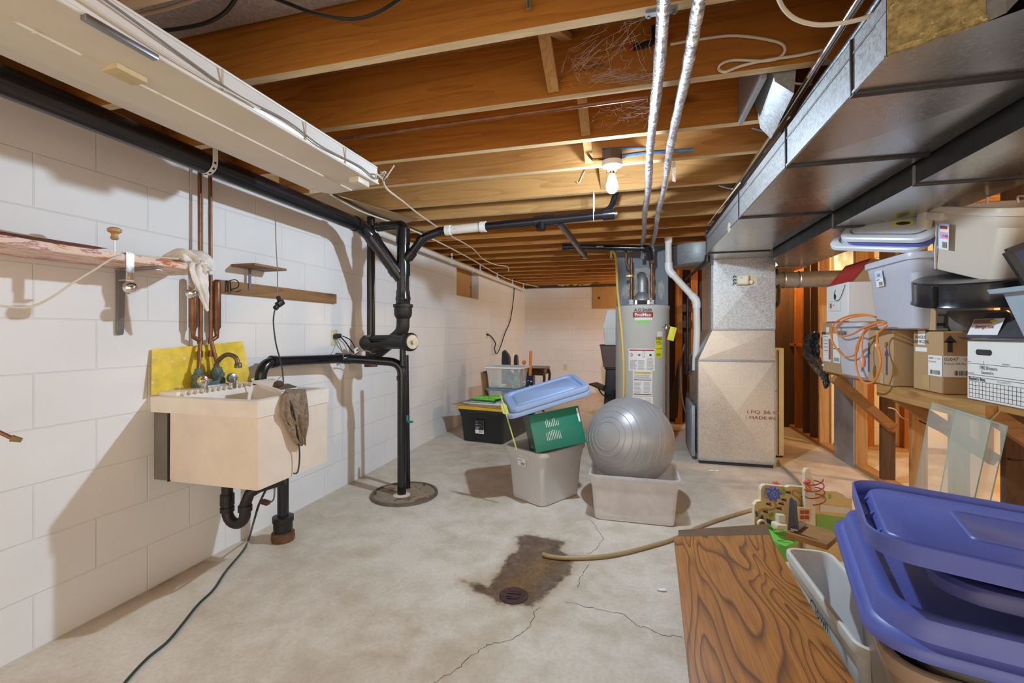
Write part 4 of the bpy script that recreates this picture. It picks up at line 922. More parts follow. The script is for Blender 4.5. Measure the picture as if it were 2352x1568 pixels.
# ---- foil wrapped water pipes
def foilpipe(x0, x1, label, zend, r=.0185):
    o = thing('foil_pipe', label, 'pipe', (x0, 3, 2.02), group='foil wrapped pipes under the joists')
    b = MB(); n = 90; pts = []; R_ = random.Random(int(x0 * 1000))
    for k in range(n + 1):
        t = k / n; y = .2 + (4.62 - .2) * t; pts.append(V((x0 + (x1 - x0) * t + .004 * sin(y * 5), y, 2.028 - .004 * sin(t * 14))))
    pts += [V((x1, 4.72, 2.0)), V((x1, 4.76, 1.93)), V((x1, 4.77, zend))]
    rs = [r * R_.uniform(.9, 1.12) for _ in pts]
    b.tube(pts, lambda t: rs[min(len(rs) - 1, int(t * (len(rs) - 1) + .5))], m_foil, 12); b.build('foil_sleeve', o)
    return o
o1 = foilpipe(.072, .075, 'left one of the two foil wrapped pipes running to the water heater', 1.90)
o2_ = foilpipe(.158, .170, 'right one of the two foil wrapped pipes running to the water heater', 1.86, .0175)
b = MB(); p = PZ(1548, 395, 1.99)
b.rings([[p + V((-.008 + .016 * t, 0, .05 - .10 * k + .004 * sin(t * 3 + k))) for t in (0, .5, 1)] for k in range(2)], m_cloth, closed=False); b.rings([[p + V((-.008 + .016 * t, .002, .05 - .10 * k + .004 * sin(t * 3 + k))) for t in (0, .5, 1)] for k in range(2)], m_cloth, closed=False); b.build('loose_tape', o2_, recalc=False)
b = MB(); b.box((.072, 1.337, 2.066), (.085, .02, .010), m_tin); b.box((.072, 1.337, 2.045), (.05, .018, .03), m_tin, None, .004) if 0 else None
for s in (-1, 1): b.lathe([(.005, 0), (.005, .004)], (.072 + s * .034, 1.337, 2.057), m_steel, 8, (0, 0, -1))
b.build('pipe_strap', o1)
# copper pipe along a joist bottom
b = MB(); b.cyl(PZ(765, 322, 2.06), PZ(1488, 222, 2.06), .008, m_copper, seg=10); one(b, 'copper_pipe', 'thin copper pipe crossing under the joists beyond the second joist', 'pipe')
# ---- main trunk duct
TX0, TX1, TZ0, TZ1, TY0, TY1 = .565, 1.02, 1.81, 1.955, 1.25, 4.0
o = thing('trunk_duct', 'large galvanised trunk duct overhead leading from the furnace to the camera', 'duct', (.8, 2.6, TZ0))
b = MB()
b.face([(TX0, TY0, TZ0), (TX0, TY1, TZ0), (TX0, TY1, TZ1), (TX0, TY0, TZ1)], m_galv_lt)
b.face([(TX1, .95, TZ0), (TX1, TY1, TZ0), (TX1, TY1, TZ1), (TX1, .95, TZ1)], m_galv)

def xfacets(b, x0, x1, y0, y1, z, m, h=.006):
    c = V(((x0 + x1) / 2, (y0 + y1) / 2, z - h)); q = [V((x0, y0, z)), V((x1, y0, z)), V((x1, y1, z)), V((x0, y1, z))]
    for i in range(4): b.face([q[i], q[(i + 1) % 4], c], m)
ysm = [PZ(1958, 215, TZ0).y, PZ(1813, 380, TZ0).y, PZ(1705, 499, TZ0).y, TY1]
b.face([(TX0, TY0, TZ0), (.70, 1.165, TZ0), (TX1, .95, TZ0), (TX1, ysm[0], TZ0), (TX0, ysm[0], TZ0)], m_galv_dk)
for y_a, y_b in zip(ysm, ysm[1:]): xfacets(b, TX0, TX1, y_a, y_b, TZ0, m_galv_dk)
b.face([(TX0, TY0, TZ1), (.70, 1.165, TZ1), (TX1, .95, TZ1), (TX1, TY1, TZ1), (TX0, TY1, TZ1)], m_galv)
# taper into the plenum
e = [(.664, 4.34), (1.157, 4.34)]
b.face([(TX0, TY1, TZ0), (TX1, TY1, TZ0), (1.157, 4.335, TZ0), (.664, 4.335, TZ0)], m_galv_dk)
b.face([(TX0, TY1, TZ0), (.664, 4.335, TZ0), (.664, 4.335, TZ1), (TX0, TY1, TZ1)], m_galv_lt)
b.face([(TX1, TY1, TZ0), (1.157, 4.335, TZ0), (1.157, 4.335, TZ1), (TX1, TY1, TZ1)], m_galv)
b.face([(TX0, TY1, TZ1), (TX1, TY1, TZ1), (1.157, 4.335, TZ1), (.664, 4.335, TZ1)], m_galv)
b.build('duct_body', o)
def seamY(y, x0=TX0, x1=TX1, z0=TZ0, zt=TZ1, parent=o, m=m_seam):
    b = MB(); b.bx(x0 - .003, x1, y - .012, y + .012, z0 - .008, z0 + .002, m, .001); b.bx(x0 - .006, x0 + .002, y - .004, y + .004, z0 - .006, zt, m, .001); b.build('slip_seam', parent)
for px, py in ((1958, 215), (1813, 380), (1705, 499)): seamY(PZ(px, py, TZ0).y)
seamY(3.97)
b = MB()
for y in (1.6, 2.25, 3.0, 3.6): b.beam((TX0 - .002, y - .45 if y > 2 else y - .3, TZ0 + .103), (TX0 - .002, y + .30, TZ0 + .10), .001, .002, m_tin)
b.bx(TX0 - .0025, TX0, TY0, TY1, TZ0 + .105, TZ0 + .107, m_tin); b.bx(TX0 - .004, TX0 + .004, TY0, TY1, TZ0 - .003, TZ0 + .004, m_galv_lt); b.build('side_crease', o)
b = MB(); b.face([(TX0, TY0 - .003, TZ0), (.70, 1.162, TZ0), (.70, 1.162, 2.07), (TX0, TY0 - .003, 2.07)], m_fibre); b.face([(TX0, TY0, TZ1), (TX0, TY0, 2.07), (TX0, TY0 + .02, 2.07), (TX0, TY0 + .02, TZ1)], m_fibre)
b.beam((TX0, TY0 - .008, TZ0 + .004), (.70, 1.157, TZ0 + .004), .012, .012, m_fibre); b.build('fibre_end_cap', o, recalc=False)
b = MB(); pts = [(.70, 1.16), (.70, .55), (1.02, .45), (1.02, .95)]
b.face([(.72, 1.14, TZ0 + .04), (.72, .4, TZ0 + .12), (1.02, .4, TZ0 + .12), (1.02, .95, TZ0 + .04)], m_galv_dk); b.face([(.72, 1.14, TZ0), (.72, .4, TZ0 + .12), (.72, .4, 2.07), (.72, 1.14, 2.07)], m_tin); b.face([(.70, 1.165, TZ0), (.72, 1.14, TZ0 + .0), (.72, 1.14, 2.07), (.70, 1.165, 2.07)], m_tin); b.bx(.715, .735, .4, 1.13, TZ0 + .11, TZ0 + .13, m_tin); b.build('side_boot', o, recalc=False)
b = MB(); c = PX(1675, 523, TX0); b.lathe([(.032, -.002), (.032, .004), (.001, .005)], V((TX0, c.y, c.z)), m_ivory, 18, (-1, 0, 0)); b.build('access_plug', o)
# ---- second (return) duct on the right
o = thing('return_duct', 'second galvanised duct hung lower, right of the trunk duct', 'duct', (1.24, 3, 1.738))
RX0, RX1, RZ0 = 1.04, 1.442, 1.738
b = MB(); yv = [.6, 4.15]
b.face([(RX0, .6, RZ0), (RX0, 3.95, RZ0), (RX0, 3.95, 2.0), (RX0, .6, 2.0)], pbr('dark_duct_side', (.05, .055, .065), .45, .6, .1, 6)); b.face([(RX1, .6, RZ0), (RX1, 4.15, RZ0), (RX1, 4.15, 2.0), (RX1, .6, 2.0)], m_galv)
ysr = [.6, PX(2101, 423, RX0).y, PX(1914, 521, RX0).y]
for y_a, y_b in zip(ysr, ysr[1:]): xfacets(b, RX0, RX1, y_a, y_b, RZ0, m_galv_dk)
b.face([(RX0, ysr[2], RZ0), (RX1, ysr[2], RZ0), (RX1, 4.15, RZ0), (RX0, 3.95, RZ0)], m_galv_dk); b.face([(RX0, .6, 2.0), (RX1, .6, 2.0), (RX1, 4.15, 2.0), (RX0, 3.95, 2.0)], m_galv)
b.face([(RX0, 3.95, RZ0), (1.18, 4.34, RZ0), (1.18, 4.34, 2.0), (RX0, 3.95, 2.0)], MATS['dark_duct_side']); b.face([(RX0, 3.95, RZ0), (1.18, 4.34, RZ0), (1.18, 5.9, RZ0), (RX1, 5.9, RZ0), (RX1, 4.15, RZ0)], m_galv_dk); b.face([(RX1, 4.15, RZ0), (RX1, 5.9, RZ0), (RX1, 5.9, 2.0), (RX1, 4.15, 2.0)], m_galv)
b.build('duct_body', o)
for px, py in ((2101, 423), (1914, 521)): 
    y = PX(px, py, RX0).y; b = MB(); b.bx(RX0 - .003, RX1 + .003, y - .01, y + .01, RZ0 - .007, RZ0 + .001, m_seam, .001); b.bx(RX0 - .005, RX0, y - .006, y + .006, RZ0 - .005, 1.81, m_tin); b.build('slip_seam', o)
for y in (4.5, 5.0): b = MB(); b.bx(1.17, RX1, y - .008, y + .008, RZ0 - .006, RZ0, m_tin); b.build('slip_seam', o)
# ---- branch take-off beside the trunk (grey boot between joists)
o = thing('branch_boot', 'bright galvanised branch boot between the joists, left of the trunk duct', 'duct', (.5, 2.0, 1.98))
q = [PZ(1762, 275, 2.02), PZ(1858, 150, 2.06)]
b = MB(); y0, y1 = 1.775, 2.145
lo = [V((.515, y1 - .005, 2.035)), V((.475, y0 + .01, 2.05)), V((.535, y0 + .01, 2.0)), V((.555, y1 - .005, 1.985))]
hi = [V((.46, y1 - .005, 2.30)), V((.44, y0 + .01, 2.30)), V((.56, y0 + .01, 2.30)), V((.56, y1 - .005, 2.30))]
b.rings([lo, hi], m_galv_lt, smooth=False); b.build('boot_body', o)
b = MB(); b.bx(.43, .447, y0 - .0, y1 + .0, 2.06, 2.30, m_tin); b.build('flange', o)
# ---- conduit and iron gas pipe along the duct
o = thing('conduit_pipe', 'shiny steel conduit along the upper left edge of the trunk duct', 'conduit', (.575, 2.4, 2.02))
b = MB(); b.tube([V((.535, .3, 2.035)), V((.578, 2.0, 2.03)), V((.585, 3.2, 2.03))], .0125, m_chrome, 12); b.build('conduit_tube', o)
b = MB()
for y in (1.82, 2.22, 3.04): b.tube([V((.50, y, 2.072)), V((.555, y, 2.05)), V((.60, y, 2.04)), V((.60, y, 2.06))], .005, m_steel, 6)
b.build('strap', o)
o = thing('iron_pipe', 'dark iron pipe behind the conduit turning down beside the furnace plenum', 'pipe', (.6, 4, 1.6))
dn = PY(1631, 545, 4.22); dn.x -= .02; 
b = MB(); b.tube(bend([V((.56, .3, 2.0)), V((.60, 1.5, 2.0)), V((dn.x, 4.22, 2.02)), V((dn.x, 4.22, 1.80)), V((dn.x - .02, 4.3, 1.775)), V((.50, 4.9, 1.70))], .04, 5), .014, m_iron, 12); 
b.build('pipe_run', o)
b = MB(); b.lathe([(.02, -.03), (.022, 0), (.02, .03)], (dn.x, 4.22, 2.01), m_steel, 12); b.lathe([(.02, -.03), (.024, 0), (.02, .03)], (dn.x, 4.23, 1.80), m_iron, 12); b.build('elbow', o)
b = MB(); p = PY(1620, 515, 4.0); b.tube([p, p + V((.05, 0, .0)), p + V((.07, 0, -.02))], .006, m_steel, 6); b.tube([p + V((.02, 0, 0)), PX(1700, 420, .53)], .004, m_cord_w, 6); one(b, 'wire_bracket', 'small steel wire bracket at the furnace end of the iron pipe', 'bracket')
# ---- cables above
b = MB(); pts = [PZ(1540, 102, 2.16), PZ(1610, 90, 2.16), PZ(1690, 82, 2.15), PZ(1780, 95, 2.14), PZ(1803, 112, 2.13), PZ(1790, 132, 2.12), PZ(1755, 140, 2.11), PZ(1690, 138, 2.10), PZ(1660, 145, 2.09), PZ(1650, 158, 2.09), PZ(1665, 165, 2.09), PZ(1700, 152, 2.10), PZ(1760, 138, 2.11), PZ(1830, 128, 2.12), PZ(1890, 115, 2.13)]
b.tube([PY(x, y, 1.716 + .006 * (k_ % 2)) for k_, (x, y) in enumerate(((1540, 102), (1610, 90), (1690, 82), (1780, 95), (1803, 112), (1790, 132), (1755, 140), (1690, 138), (1660, 145), (1650, 158), (1665, 165), (1700, 152), (1760, 138), (1830, 128), (1890, 115)))], .0048, m_cord_w, 8, curve=True); one(b, 'cable_loop', 'cream cable tied in a loop under the second joist, left of the duct', 'cable')
b = MB(); pts = [PZ(1785, -12, 1.99), PZ(1800, 20, 1.99), PZ(1830, 45, 1.98), PZ(1880, 57, 1.97), PZ(1940, 52, 1.96), PZ(1995, 38, 1.96), PZ(2040, 14, 1.97), PZ(2065, -15, 1.99)]
b.tube(pts, .0055, m_cord_w, 8, curve=True); one(b, 'hanging_cable', 'cream cable sagging across the conduit at the top right', 'cable')
b = MB(); pts = [PZ(610, -12, 2.19), PZ(660, 8, 2.17), PZ(720, 30, 2.13), PZ(790, 43, 2.11), PZ(835, 40, 2.12), PZ(880, 22, 2.14), PZ(925, -8, 2.18)]
b.tube(pts, .005, m_cord_k, 8, curve=True); b.tube([p + V((.004, .006, .004)) for p in pts], .004, m_cord_g, 8, curve=True); one(b, 'black_cable', 'pair of black cables sagging under the metal pan at the top', 'cable')
b = MB(); pts = [PZ(548, -14, 2.19), PZ(520, 25, 2.15), PZ(480, 50, 2.12), PZ(430, 63, 2.11), PZ(375, 70, 2.10), PZ(340, 66, 2.09)]
b.tube(pts, .006, m_cord_k, 8, curve=True); one(b, 'black_cable', 'thick black cable curving over the shop light under the metal pan', 'cable')
b = MB(); pts = [PZ(300, 40, 2.10), PZ(340, 30, 2.12), PZ(390, 18, 2.14), PZ(450, -2, 2.17), PZ(480, -14, 2.18)]
b.tube(pts, .006, m_cord_w, 8, curve=True); one(b, 'cream_cable', 'cream cable beside the first joist above the shop light', 'cable')
b = MB(); c = PY(1216, 12, 1.31); b.box(c + V((0, -.008, 0)), (.012, .014, .03), m_tin); b.tube([c + V((0, -.012, .01)), c + V((0, -.02, -.025))], .004, m_steel, 6); one(b, 'cable_clip', 'small metal clip on the face of the second joist at the top', 'clip')
wsp = thing('wire_splice', 'taped black wire splice with red ends beside the left foil pipe', 'wire', PY(1478, 108, 1.70))
b = MB(); c = PY(1478, 108, 1.70); b.beam(c + V((-.035, -.01, -.002)), c + V((.03, -.01, .004)), .016, .016, m_cord_k); b.box(c + V((-.045, -.01, -.003)), (.014, .012, .012), m_print_r); b.build('splice', wsp); b = MB(); b.beam(PY(1500, 60, 1.72), PY(1502, 100, 1.72), .012, .012, m_cord_k); b.build('black_wire', wsp); b = MB(); b.box(PY(1536, 86, 1.722), (.02, .012, .02), m_print_r); b.build('wire_nut', wsp)
# ---- cobwebs
b = MB(); W_ = random.Random(5)
anch = [PY(x, y, Y) for x, y, Y in ((1290,180,1.66),(1330,165,1.6),(1390,70,1.40),(1490,30,1.36),(1495,80,1.45),(1497,180,1.72),(1345,200,1.73),(1400,165,1.65),(1460,180,1.72),(1300,120,1.55),(1420,60,1.42),(1440,50,1.38),(1320,140,1.6),(1400,130,1.6))]
def strand(p, q, sag=.01): 
    m = p.lerp(q, .5) + V((W_.uniform(-.01, .01), W_.uniform(-.01, .01), -sag * W_.random())); b.tube([p, m, q], .00028, m_web, 3, caps=False)
for k in range(105):
    p, q = W_.sample(anch, 2); t0, t1 = sorted((W_.random(), W_.random())); strand(p.lerp(q, t0) + V((W_.gauss(0, .012), W_.gauss(0, .01), W_.gauss(0, .012))), p.lerp(q, t1))
for k in range(70):
    p = PY(W_.uniform(1350, 1490), W_.uniform(172, 195), 1.72); strand(p, p + V((W_.uniform(.02, .12), 0, W_.uniform(-.01, .025))), .004)
for k in range(55):
    p = PY(W_.uniform(1360, 1490), W_.uniform(225, 300), 2.0); q = PY(W_.uniform(1380, 1535), W_.uniform(222, 260), 1.85); strand(p, p.lerp(q, W_.random()), .02)
one(b, 'cobweb', 'dusty grey cobwebs between the joists beside the left foil pipe', 'cobweb', kind='stuff', recalc=False)
# ================================================================ WATER HEATER, FURNACE, MIDDLE OF THE ROOM
HC, HR = V((.072, 4.80, 0)), .262
HTOP = 1.438
o = thing('water_heater', 'tall grey cylindrical water heater with red, white and yellow stickers', 'water heater', HC)
b = MB(); b.lathe([(.20, .0), (.255, .03), (HR, .04), (HR, 1.395), (HR + .004, 1.40), (HR + .004, 1.425), (HR - .02, HTOP), (.09, HTOP + .004)], HC, m_heater, 56); b.build('tank', o)
def cylf(u0, z0, lift=.0015):                              # paper laid on the tank: u across (m), w up
    return lambda u, w: HC + V(((HR + lift) * sin((u0 + u) / HR), -(HR + lift) * cos((u0 + u) / HR), z0 + w))
ku = 4.54 / FOC
def hu(x): return (x - 1474) * ku
def hz_(y): return EYE + (762 - y) * ku
def patch(b, x0, x1, y0, y1, m, lift=.0012):
    f = cylf(hu(x0), hz_(y1), lift); w, h = hu(x1) - hu(x0), hz_(y0) - hz_(y1)
    for k in range(6): b.face([f(w * k / 6, 0), f(w * (k + 1) / 6, 0), f(w * (k + 1) / 6, h), f(w * k / 6, h)], m)
def ctext(b, t, x, y, px, m, width=None, lift=.002, bold=0): b.text(t, None or (0, 0, 0), (1, 0, 0), (0, 1, 0), px * ku * 1.35, m, fn=cylf(hu(x), hz_(y), lift), width=width * ku if width else None, bold=bold)
b = MB(); ctext(b, 'A.O.Smith', 1456, 717, 8, m_print_k, 38, bold=.02); b.build('maker_lettering', o)
b = MB(); patch(b, 1453, 1497, 718, 730, m_print_r); patch(b, 1457, 1495, 730, 736, m_label); ctext(b, 'ProMax', 1457, 727.5, 7.5, m_label, 36, bold=.03); b.build('red_badge', o)
b = MB(); patch(b, 1463, 1488, 736, 745, m_label_g); b.build('green_sticker', o)
def lines(b, x0, x1, y0, y1, n, m=m_print_g, seed=1):
    r = random.Random(seed)
    for k in range(n):
        y = y0 + (y1 - y0) * (k + .5) / n; patch(b, x0, x0 + (x1 - x0) * r.uniform(.75, 1), y - .55, y + .45, m, .0018)
b = MB(); patch(b, 1443, 1501, 799, 848, m_label); patch(b, 1445, 1499, 801, 804, m_print_r, .0018)
for cx, m in ((1450, m_print_r), (1467, m_print_r), (1491, m_print_k)): 
    f = cylf(hu(cx), hz_(813), .002); b.face([f(.012 * cos(t), .017 * sin(t) * (1 if m is m_print_r and cx == 1450 else .6)) for t in [2 * pi * j / 10 for j in range(10)]], m)
patch(b, 1474, 1479, 805, 818, m_print_g, .0018); patch(b, 1475, 1478, 806.5, 816.5, m_label, .0022); f = cylf(hu(1450), hz_(813), .0024); b.face([f(.007 * cos(t), .010 * sin(t)) for t in [2 * pi * j / 8 for j in range(8)]], m_label)
lines(b, 1446, 1462, 824, 846, 9, seed=2); lines(b, 1464, 1480, 824, 846, 9, seed=3); lines(b, 1483, 1499, 820, 846, 10, seed=4); b.build('warning_label', o)
b = MB(); patch(b, 1453, 1495, 848, 904, m_label); patch(b, 1456, 1492, 850, 855, pbr('amber_print', (.75, .50, .12), .5), .0018); patch(b, 1455, 1493, 867, 869, m_print_r, .0018); patch(b, 1455, 1493, 899, 901, m_print_r, .0018)
lines(b, 1456, 1492, 857, 866, 4, seed=5); lines(b, 1456, 1472, 872, 897, 9, seed=6); lines(b, 1476, 1492, 872, 897, 9, seed=7); b.build('instruction_label', o)
b = MB(); patch(b, 1451, 1497, 905, 952, m_label); lines(b, 1455, 1474, 908, 920, 6, seed=8); lines(b, 1478, 1494, 908, 945, 12, pbr('pale_red_print', (.62, .42, .42), .6), seed=9); b.build('rating_label', o)
b = MB(); patch(b, 1502, 1521, 773, 819, m_label_y); ctext(b, 'ENERGY', 1503, 780, 6.5, m_print_k, 17, bold=.03); patch(b, 1504, 1520, 788, 789, m_print_k, .0018); patch(b, 1504, 1520, 799, 800, m_print_k, .0018); patch(b, 1507, 1521, 761, 772, m_label); lines(b, 1504, 1519, 783, 787, 2, m_print_k, 3); lines(b, 1504, 1519, 809, 816, 3, m_print_k, 4); b.build('energy_label', o)
b = MB(); patch(b, 1497, 1519, 933, 942, m_label); lines(b, 1498, 1517, 934, 941, 3, seed=12); b.build('small_label', o)
# vent hood and flue
b = MB(); hx, hy = HC.x, HC.y
for a in range(4): b.box(HC + V((.085 * cos(a * pi / 2 + .8), .085 * sin(a * pi / 2 + .8), HTOP + .03)), (.02, .006, .06), m_galv)
b.lathe([(.095, HTOP + .05), (.095, HTOP + .062), (.055, HTOP + .12), (.042, HTOP + .135)], HC, m_flue, 28, caps=False); b.build('draft_hood', o)
b = MB(); b.tube(bend([HC + V((0, 0, HTOP + .13)), HC + V((0, 0, HTOP + .30)), V((HC.x - .01, 5.07, HTOP + .33))], .09, 6), .044, m_flue, 22); b.lathe([(.0455, HTOP + .19), (.0455, HTOP + .20)], HC, m_tin, 22); b.build('flue_pipe', o)
# water connections, valves
for k, (x, top, lb) in enumerate(((1450, 592, 'cold'), (1497, 582, 'hot'))):
    b = MB(); c = P(x, 697, 4.62); z1 = EYE + (762 - top) * 4.62 / FOC; cx = V((c.x, c.y, 0))
    b.cyl(cx + V((0, 0, HTOP - .01)), cx + V((0, 0, z1)), .0135, m_copper, seg=12)
    for z in (HTOP + .02, HTOP + .045): b.cyl(cx + V((0, 0, z - .012)), cx + V((0, 0, z + .012)), .024, m_pvc, seg=8)
    for t in (.28, .52, .8): zz = HTOP + (z1 - HTOP) * t; b.cyl(cx + V((0, 0, zz - .025)), cx + V((0, 0, zz + .025)), .019, m_copper, seg=10)
    b.build('water_pipe', o)
    b = MB(); zz = HTOP + (z1 - HTOP) * (.62 if k == 0 else .98); b.box(cx + V((-.02, -.02, zz)), (.07 if k == 0 else .09, .02, .03), m_brass if k == 0 else m_pvc, None, .005); b.build('valve', o)
b = MB(); u = V(((HR + .02) * sin(.80), -(HR + .02) * cos(.80), 0)); b.tube([HC + u * .95 + V((0, 0, 1.232)), HC + u * 1.09 + V((0, 0, 1.235)), HC + u * 1.09 + V((0, 0, 1.20))], .014, m_chrome, 10); b.tube([HC + u * 1.07 + V((0, 0, 1.21)), HC + u * 1.07 + V((0, 0, .12))], .011, m_copper, 10); b.build('relief_pipe', o)
b = MB(); c = HC + u * 1.18 + V((0, 0, 1.225)); d = V((.10, 0, -.0)); b.box(c + V((.03, -.01, -.072)), (.06, .004, .13), m_label_y, Matrix.Rotation(radians(14), 3, 'Y'), .001); b.tube([c + V((0, 0, .01)), c + V((.02, -.01, -.01))], .002, m_label_y, 5); b.build('hang_tag', o)
# yellow gas hose
b = MB(); b.tube([PY(1404, 592, 4.75), PY(1404, 578, 4.72), PY(1409, 577, 4.68), PY(1415, 600, 4.62), PY(1418, 660, 4.55), PY(1422, 705, 4.50), PY(1428, 770, 4.47), PY(1432, 840, 4.46), PY(1432, 900, 4.46), PY(1431, 912, 4.47)], .012, m_gas, 10, curve=True)
oh = one(b, 'gas_hose', 'yellow corrugated gas hose hanging down the left front of the water heater', 'hose')
b = MB(); c = PY(1431, 918, 4.47); b.lathe([(.012, -.03), (.018, -.02), (.018, .0), (.013, .01), (.013, .03)], c, m_brass, 8); b.box(c + V((-.01, 0, -.05)), (.05, .05, .03), m_rust, None, .006); b.build('brass_fitting', oh)
# copper cross pipes above the heater, black vent pipe end
b = MB(); b.tube(bend([PY(1438, 568, 4.75), PY(1438, 605, 4.75), PY(1443, 612, 4.75)], .02), .012, m_copper, 10); b.cyl(PY(1440, 572, 4.78), PY(1475, 570, 4.78), .012, m_copper, seg=10); b.cyl(PY(1440, 580, 4.76), PY(1475, 577, 4.76), .010, m_copper, seg=10); b.ball(PY(1433, 566, 4.74), .018, m_chrome, 12, 8)
one(b, 'copper_manifold', 'short copper pipes and valve under the joists above the water heater', 'pipe')
b = MB(); b.cyl(PY(1292, 566, 4.60), PY(1480, 570, 4.60), .028, m_pipe, seg=14); b.cyl(PY(1292, 567, 4.60), PY(1308, 567, 4.60), .034, m_pipe, seg=14); b.box(PY(1378, 566, 4.57), (.07, .004, .014), m_print_g); b.tube(bend([PY(1478, 570, 4.60), PY(1490, 571, 4.62), PY(1493, 596, 4.66)], .04), .036, m_pipe, 14)
one(b, 'far_drain', 'dark horizontal pipe under the joists left of the chimney', 'pipe')
# ---- furnace with plenum
FYF = 4.34
o = thing('furnace', 'sheet metal furnace return and plenum tower with crossed panels and control box', 'furnace', (.85, 4.6, 0))
def crossed(b, p00, p10, p11, p01, m, h=.012):
    c = (V(p00) + V(p10) + V(p11) + V(p01)) / 4; n = (V(p10) - V(p00)).cross(V(p01) - V(p00)).normalized(); c = c + n * h
    for a, q in ((p00, p10), (p10, p11), (p11, p01), (p01, p00)): b.face([a, q, c], m)
x0, x1, y0, y1 = .545, 1.157, FYF, 5.0
b = MB(); crossed(b, (x0, y0, .03), (x1, y0, .03), (x1, y0, .918), (x0, y0, .918), m_galv_box, .016); crossed(b, (x0, y1, .03), (x0, y0, .03), (x0, y0, .918), (x0, y1, .918), m_galv, .006); b.face([(x1, y0, .03), (x1, y1, .03), (x1, y1, .918), (x1, y0, .918)], m_galv); b.face([(x0, y0, .03), (x0, y1, .03), (x1, y1, .03), (x1, y0, .03)], m_galv)
b.bx(x0 + .01, x1 - .01, y0 + .012, y1, 0, .03, m_print_k)
b.bx(x0, x1, y0 - .004, y0 + .004, .03, .055, m_galv_lt, .002); b.bx(x0 - .004, x0 + .004, y0 - .004, y0 + .004, .03, .918, m_galv_lt); b.bx(x1 - .004, x1 + .004, y0 - .004, y0 + .004, .03, .918, m_galv_lt); b.build('return_box', o)
ux0, uz0, uz1 = .664, 1.19, 1.812
b = MB(); q = [(x0, y0, .918), (x1, y0, .918), (x1, y0, uz0), (ux0, y0, uz0)]; crossed(b, *q, m_galv_box, .006)
b.face([(x0, y1, .918), (x0, y0, .918), (ux0, y0, uz0), (ux0, y1, uz0)], m_galv); b.bx(x0, x1, y0 - .008, y0 + .002, .908, .928, m_galv_lt, .002); b.bx(ux0, x1, y0 - .006, y0 + .002, uz0 - .008, uz0 + .008, m_galv_lt, .002); b.build('transition', o)
b = MB(); crossed(b, (ux0, y0, uz0), (x1, y0, uz0), (x1, y0, uz1), (ux0, y0, uz1), m_galv_pl, .014); b.face([(ux0, y1, uz0), (ux0, y0, uz0), (ux0, y0, uz1), (ux0, y1, uz1)], m_galv); b.face([(x1, y0, uz0), (x1, y1, uz0), (x1, y1, uz1), (x1, y0, uz1)], m_galv)
b.bx(ux0, x1, y0 - .008, y0, uz1 - .006, uz1 + .01, m_galv_lt, .002); b.bx(ux0 - .012, ux0 + .004, y0 - .004, y0 + .01, uz0, uz1, m_galv_lt); b.bx(x1 - .004, x1 + .003, y0 - .004, y0 + .01, uz0, uz1, m_galv_lt); b.build('plenum', o)
b = MB(); c = PY(1706, 643, y0 - .012); b.box(c + V((.035, .004, 0)), (.16, .006, .10), m_ivory); b.box(c + V((-.008, -.02, .0)), (.095, .04, .085), m_ivory, None, .006); b.box(c + V((-.008, -.0415, .0)), (.07, .002, .06), m_pvc); b.text('Fan', c + V((-.03, -.043, .012)), (1, 0, 0), (0, 0, 1), .016, m_print_k)
bd = MB(); bd.lathe([(.018, -.006), (.018, .012), (.012, .014), (.012, .02)], c + V((.062, -.005, -.02)), m_pvc, 16, (0, -1, 0)); bd.lathe([(.021, -.004), (.021, .004)], c + V((.062, -.005, -.02)), m_print_k, 16, (0, -1, 0))
for k in range(3): b.tube([c + V((-.056, -.02, .03 - .028 * k)), c + V((-.075, -.03, .035 - .03 * k)), c + V((-.08, -.015, .02 - .03 * k))], .004, m_print_k, 6)
oc = b.build('limit_control', o); bd.build('dial', oc)
b = MB(); st = pbr('red_stencil', (.30, .10, .07), .7)
z = PY(1716, 945, y0).z; b.text('LFQ 26 G', (PY(1714, 948, y0).x, y0 - .0115, PY(1714, 948, y0).z), (1, 0, 0), (0, 0, 1), .040, st, width=.245); b.text('WE MADE IN', (PY(1692, 960, y0).x, y0 - .0115, PY(1692, 960, y0).z), (1, 0, 0), (0, 0, 1), .038, st, width=.30); b.build('stencil_lettering', o)
b = MB(); b.bx(1.16, 1.335, 4.73, 5.35, .02, 1.02, m_ivory, .004); b.bx(1.16, 1.33, 4.75, 5.3, 0, .03, m_print_k)
for z in (.80, .72, .64): b.lathe([(.012, -.001), (.012, .003)], (1.20 + .06 * (z < .7), 4.73, z - .02), m_print_k, 12, (0, -1, 0))
b.bx(1.285, 1.292, 4.724, 4.73, .03, 1.0, m_print_k); b.build('cabinet', o)
b = MB(); b.bx(.50, .53, 4.42, 4.95, .04, .50, m_galv_lt, .004); b.build('filter_rack', o)
b = MB(); b.tube([V((1.165, 4.6, 1.76)), V((1.23, 4.58, 1.72)), V((1.25, 4.58, 1.6)), V((1.25, 4.58, 1.5)), V((1.24, 4.58, 1.42)), V((1.165, 4.58, 1.36))], .018, m_cord_k, 10, curve=True); b.build('black_hose', o)
b = MB(); b.cyl((1.155, 4.62, 1.64), (1.84, 4.62, 1.64), .072, m_tin, seg=28)
for x in (1.30, 1.42): b.lathe([(.074, -.006), (.078, 0), (.074, .006)], (x, 4.62, 1.64), m_galv, 28, (1, 0, 0), caps=False)
one(b, 'round_duct', 'round grey metal duct leading right from the furnace plenum to the studs', 'duct')
b = MB(); c = PY(1603, 560, 5.12); b.lathe([(.285, 1.862), (.29, 1.866), (.285, 1.875), (.285, 2.06), (.29, 2.068), (.285, 2.07)], (c.x + .02, 5.15, 0), m_galv_lt, 44)
one(b, 'round_drum_duct', 'wide round galvanised duct dropping from the joists left of the plenum', 'duct')
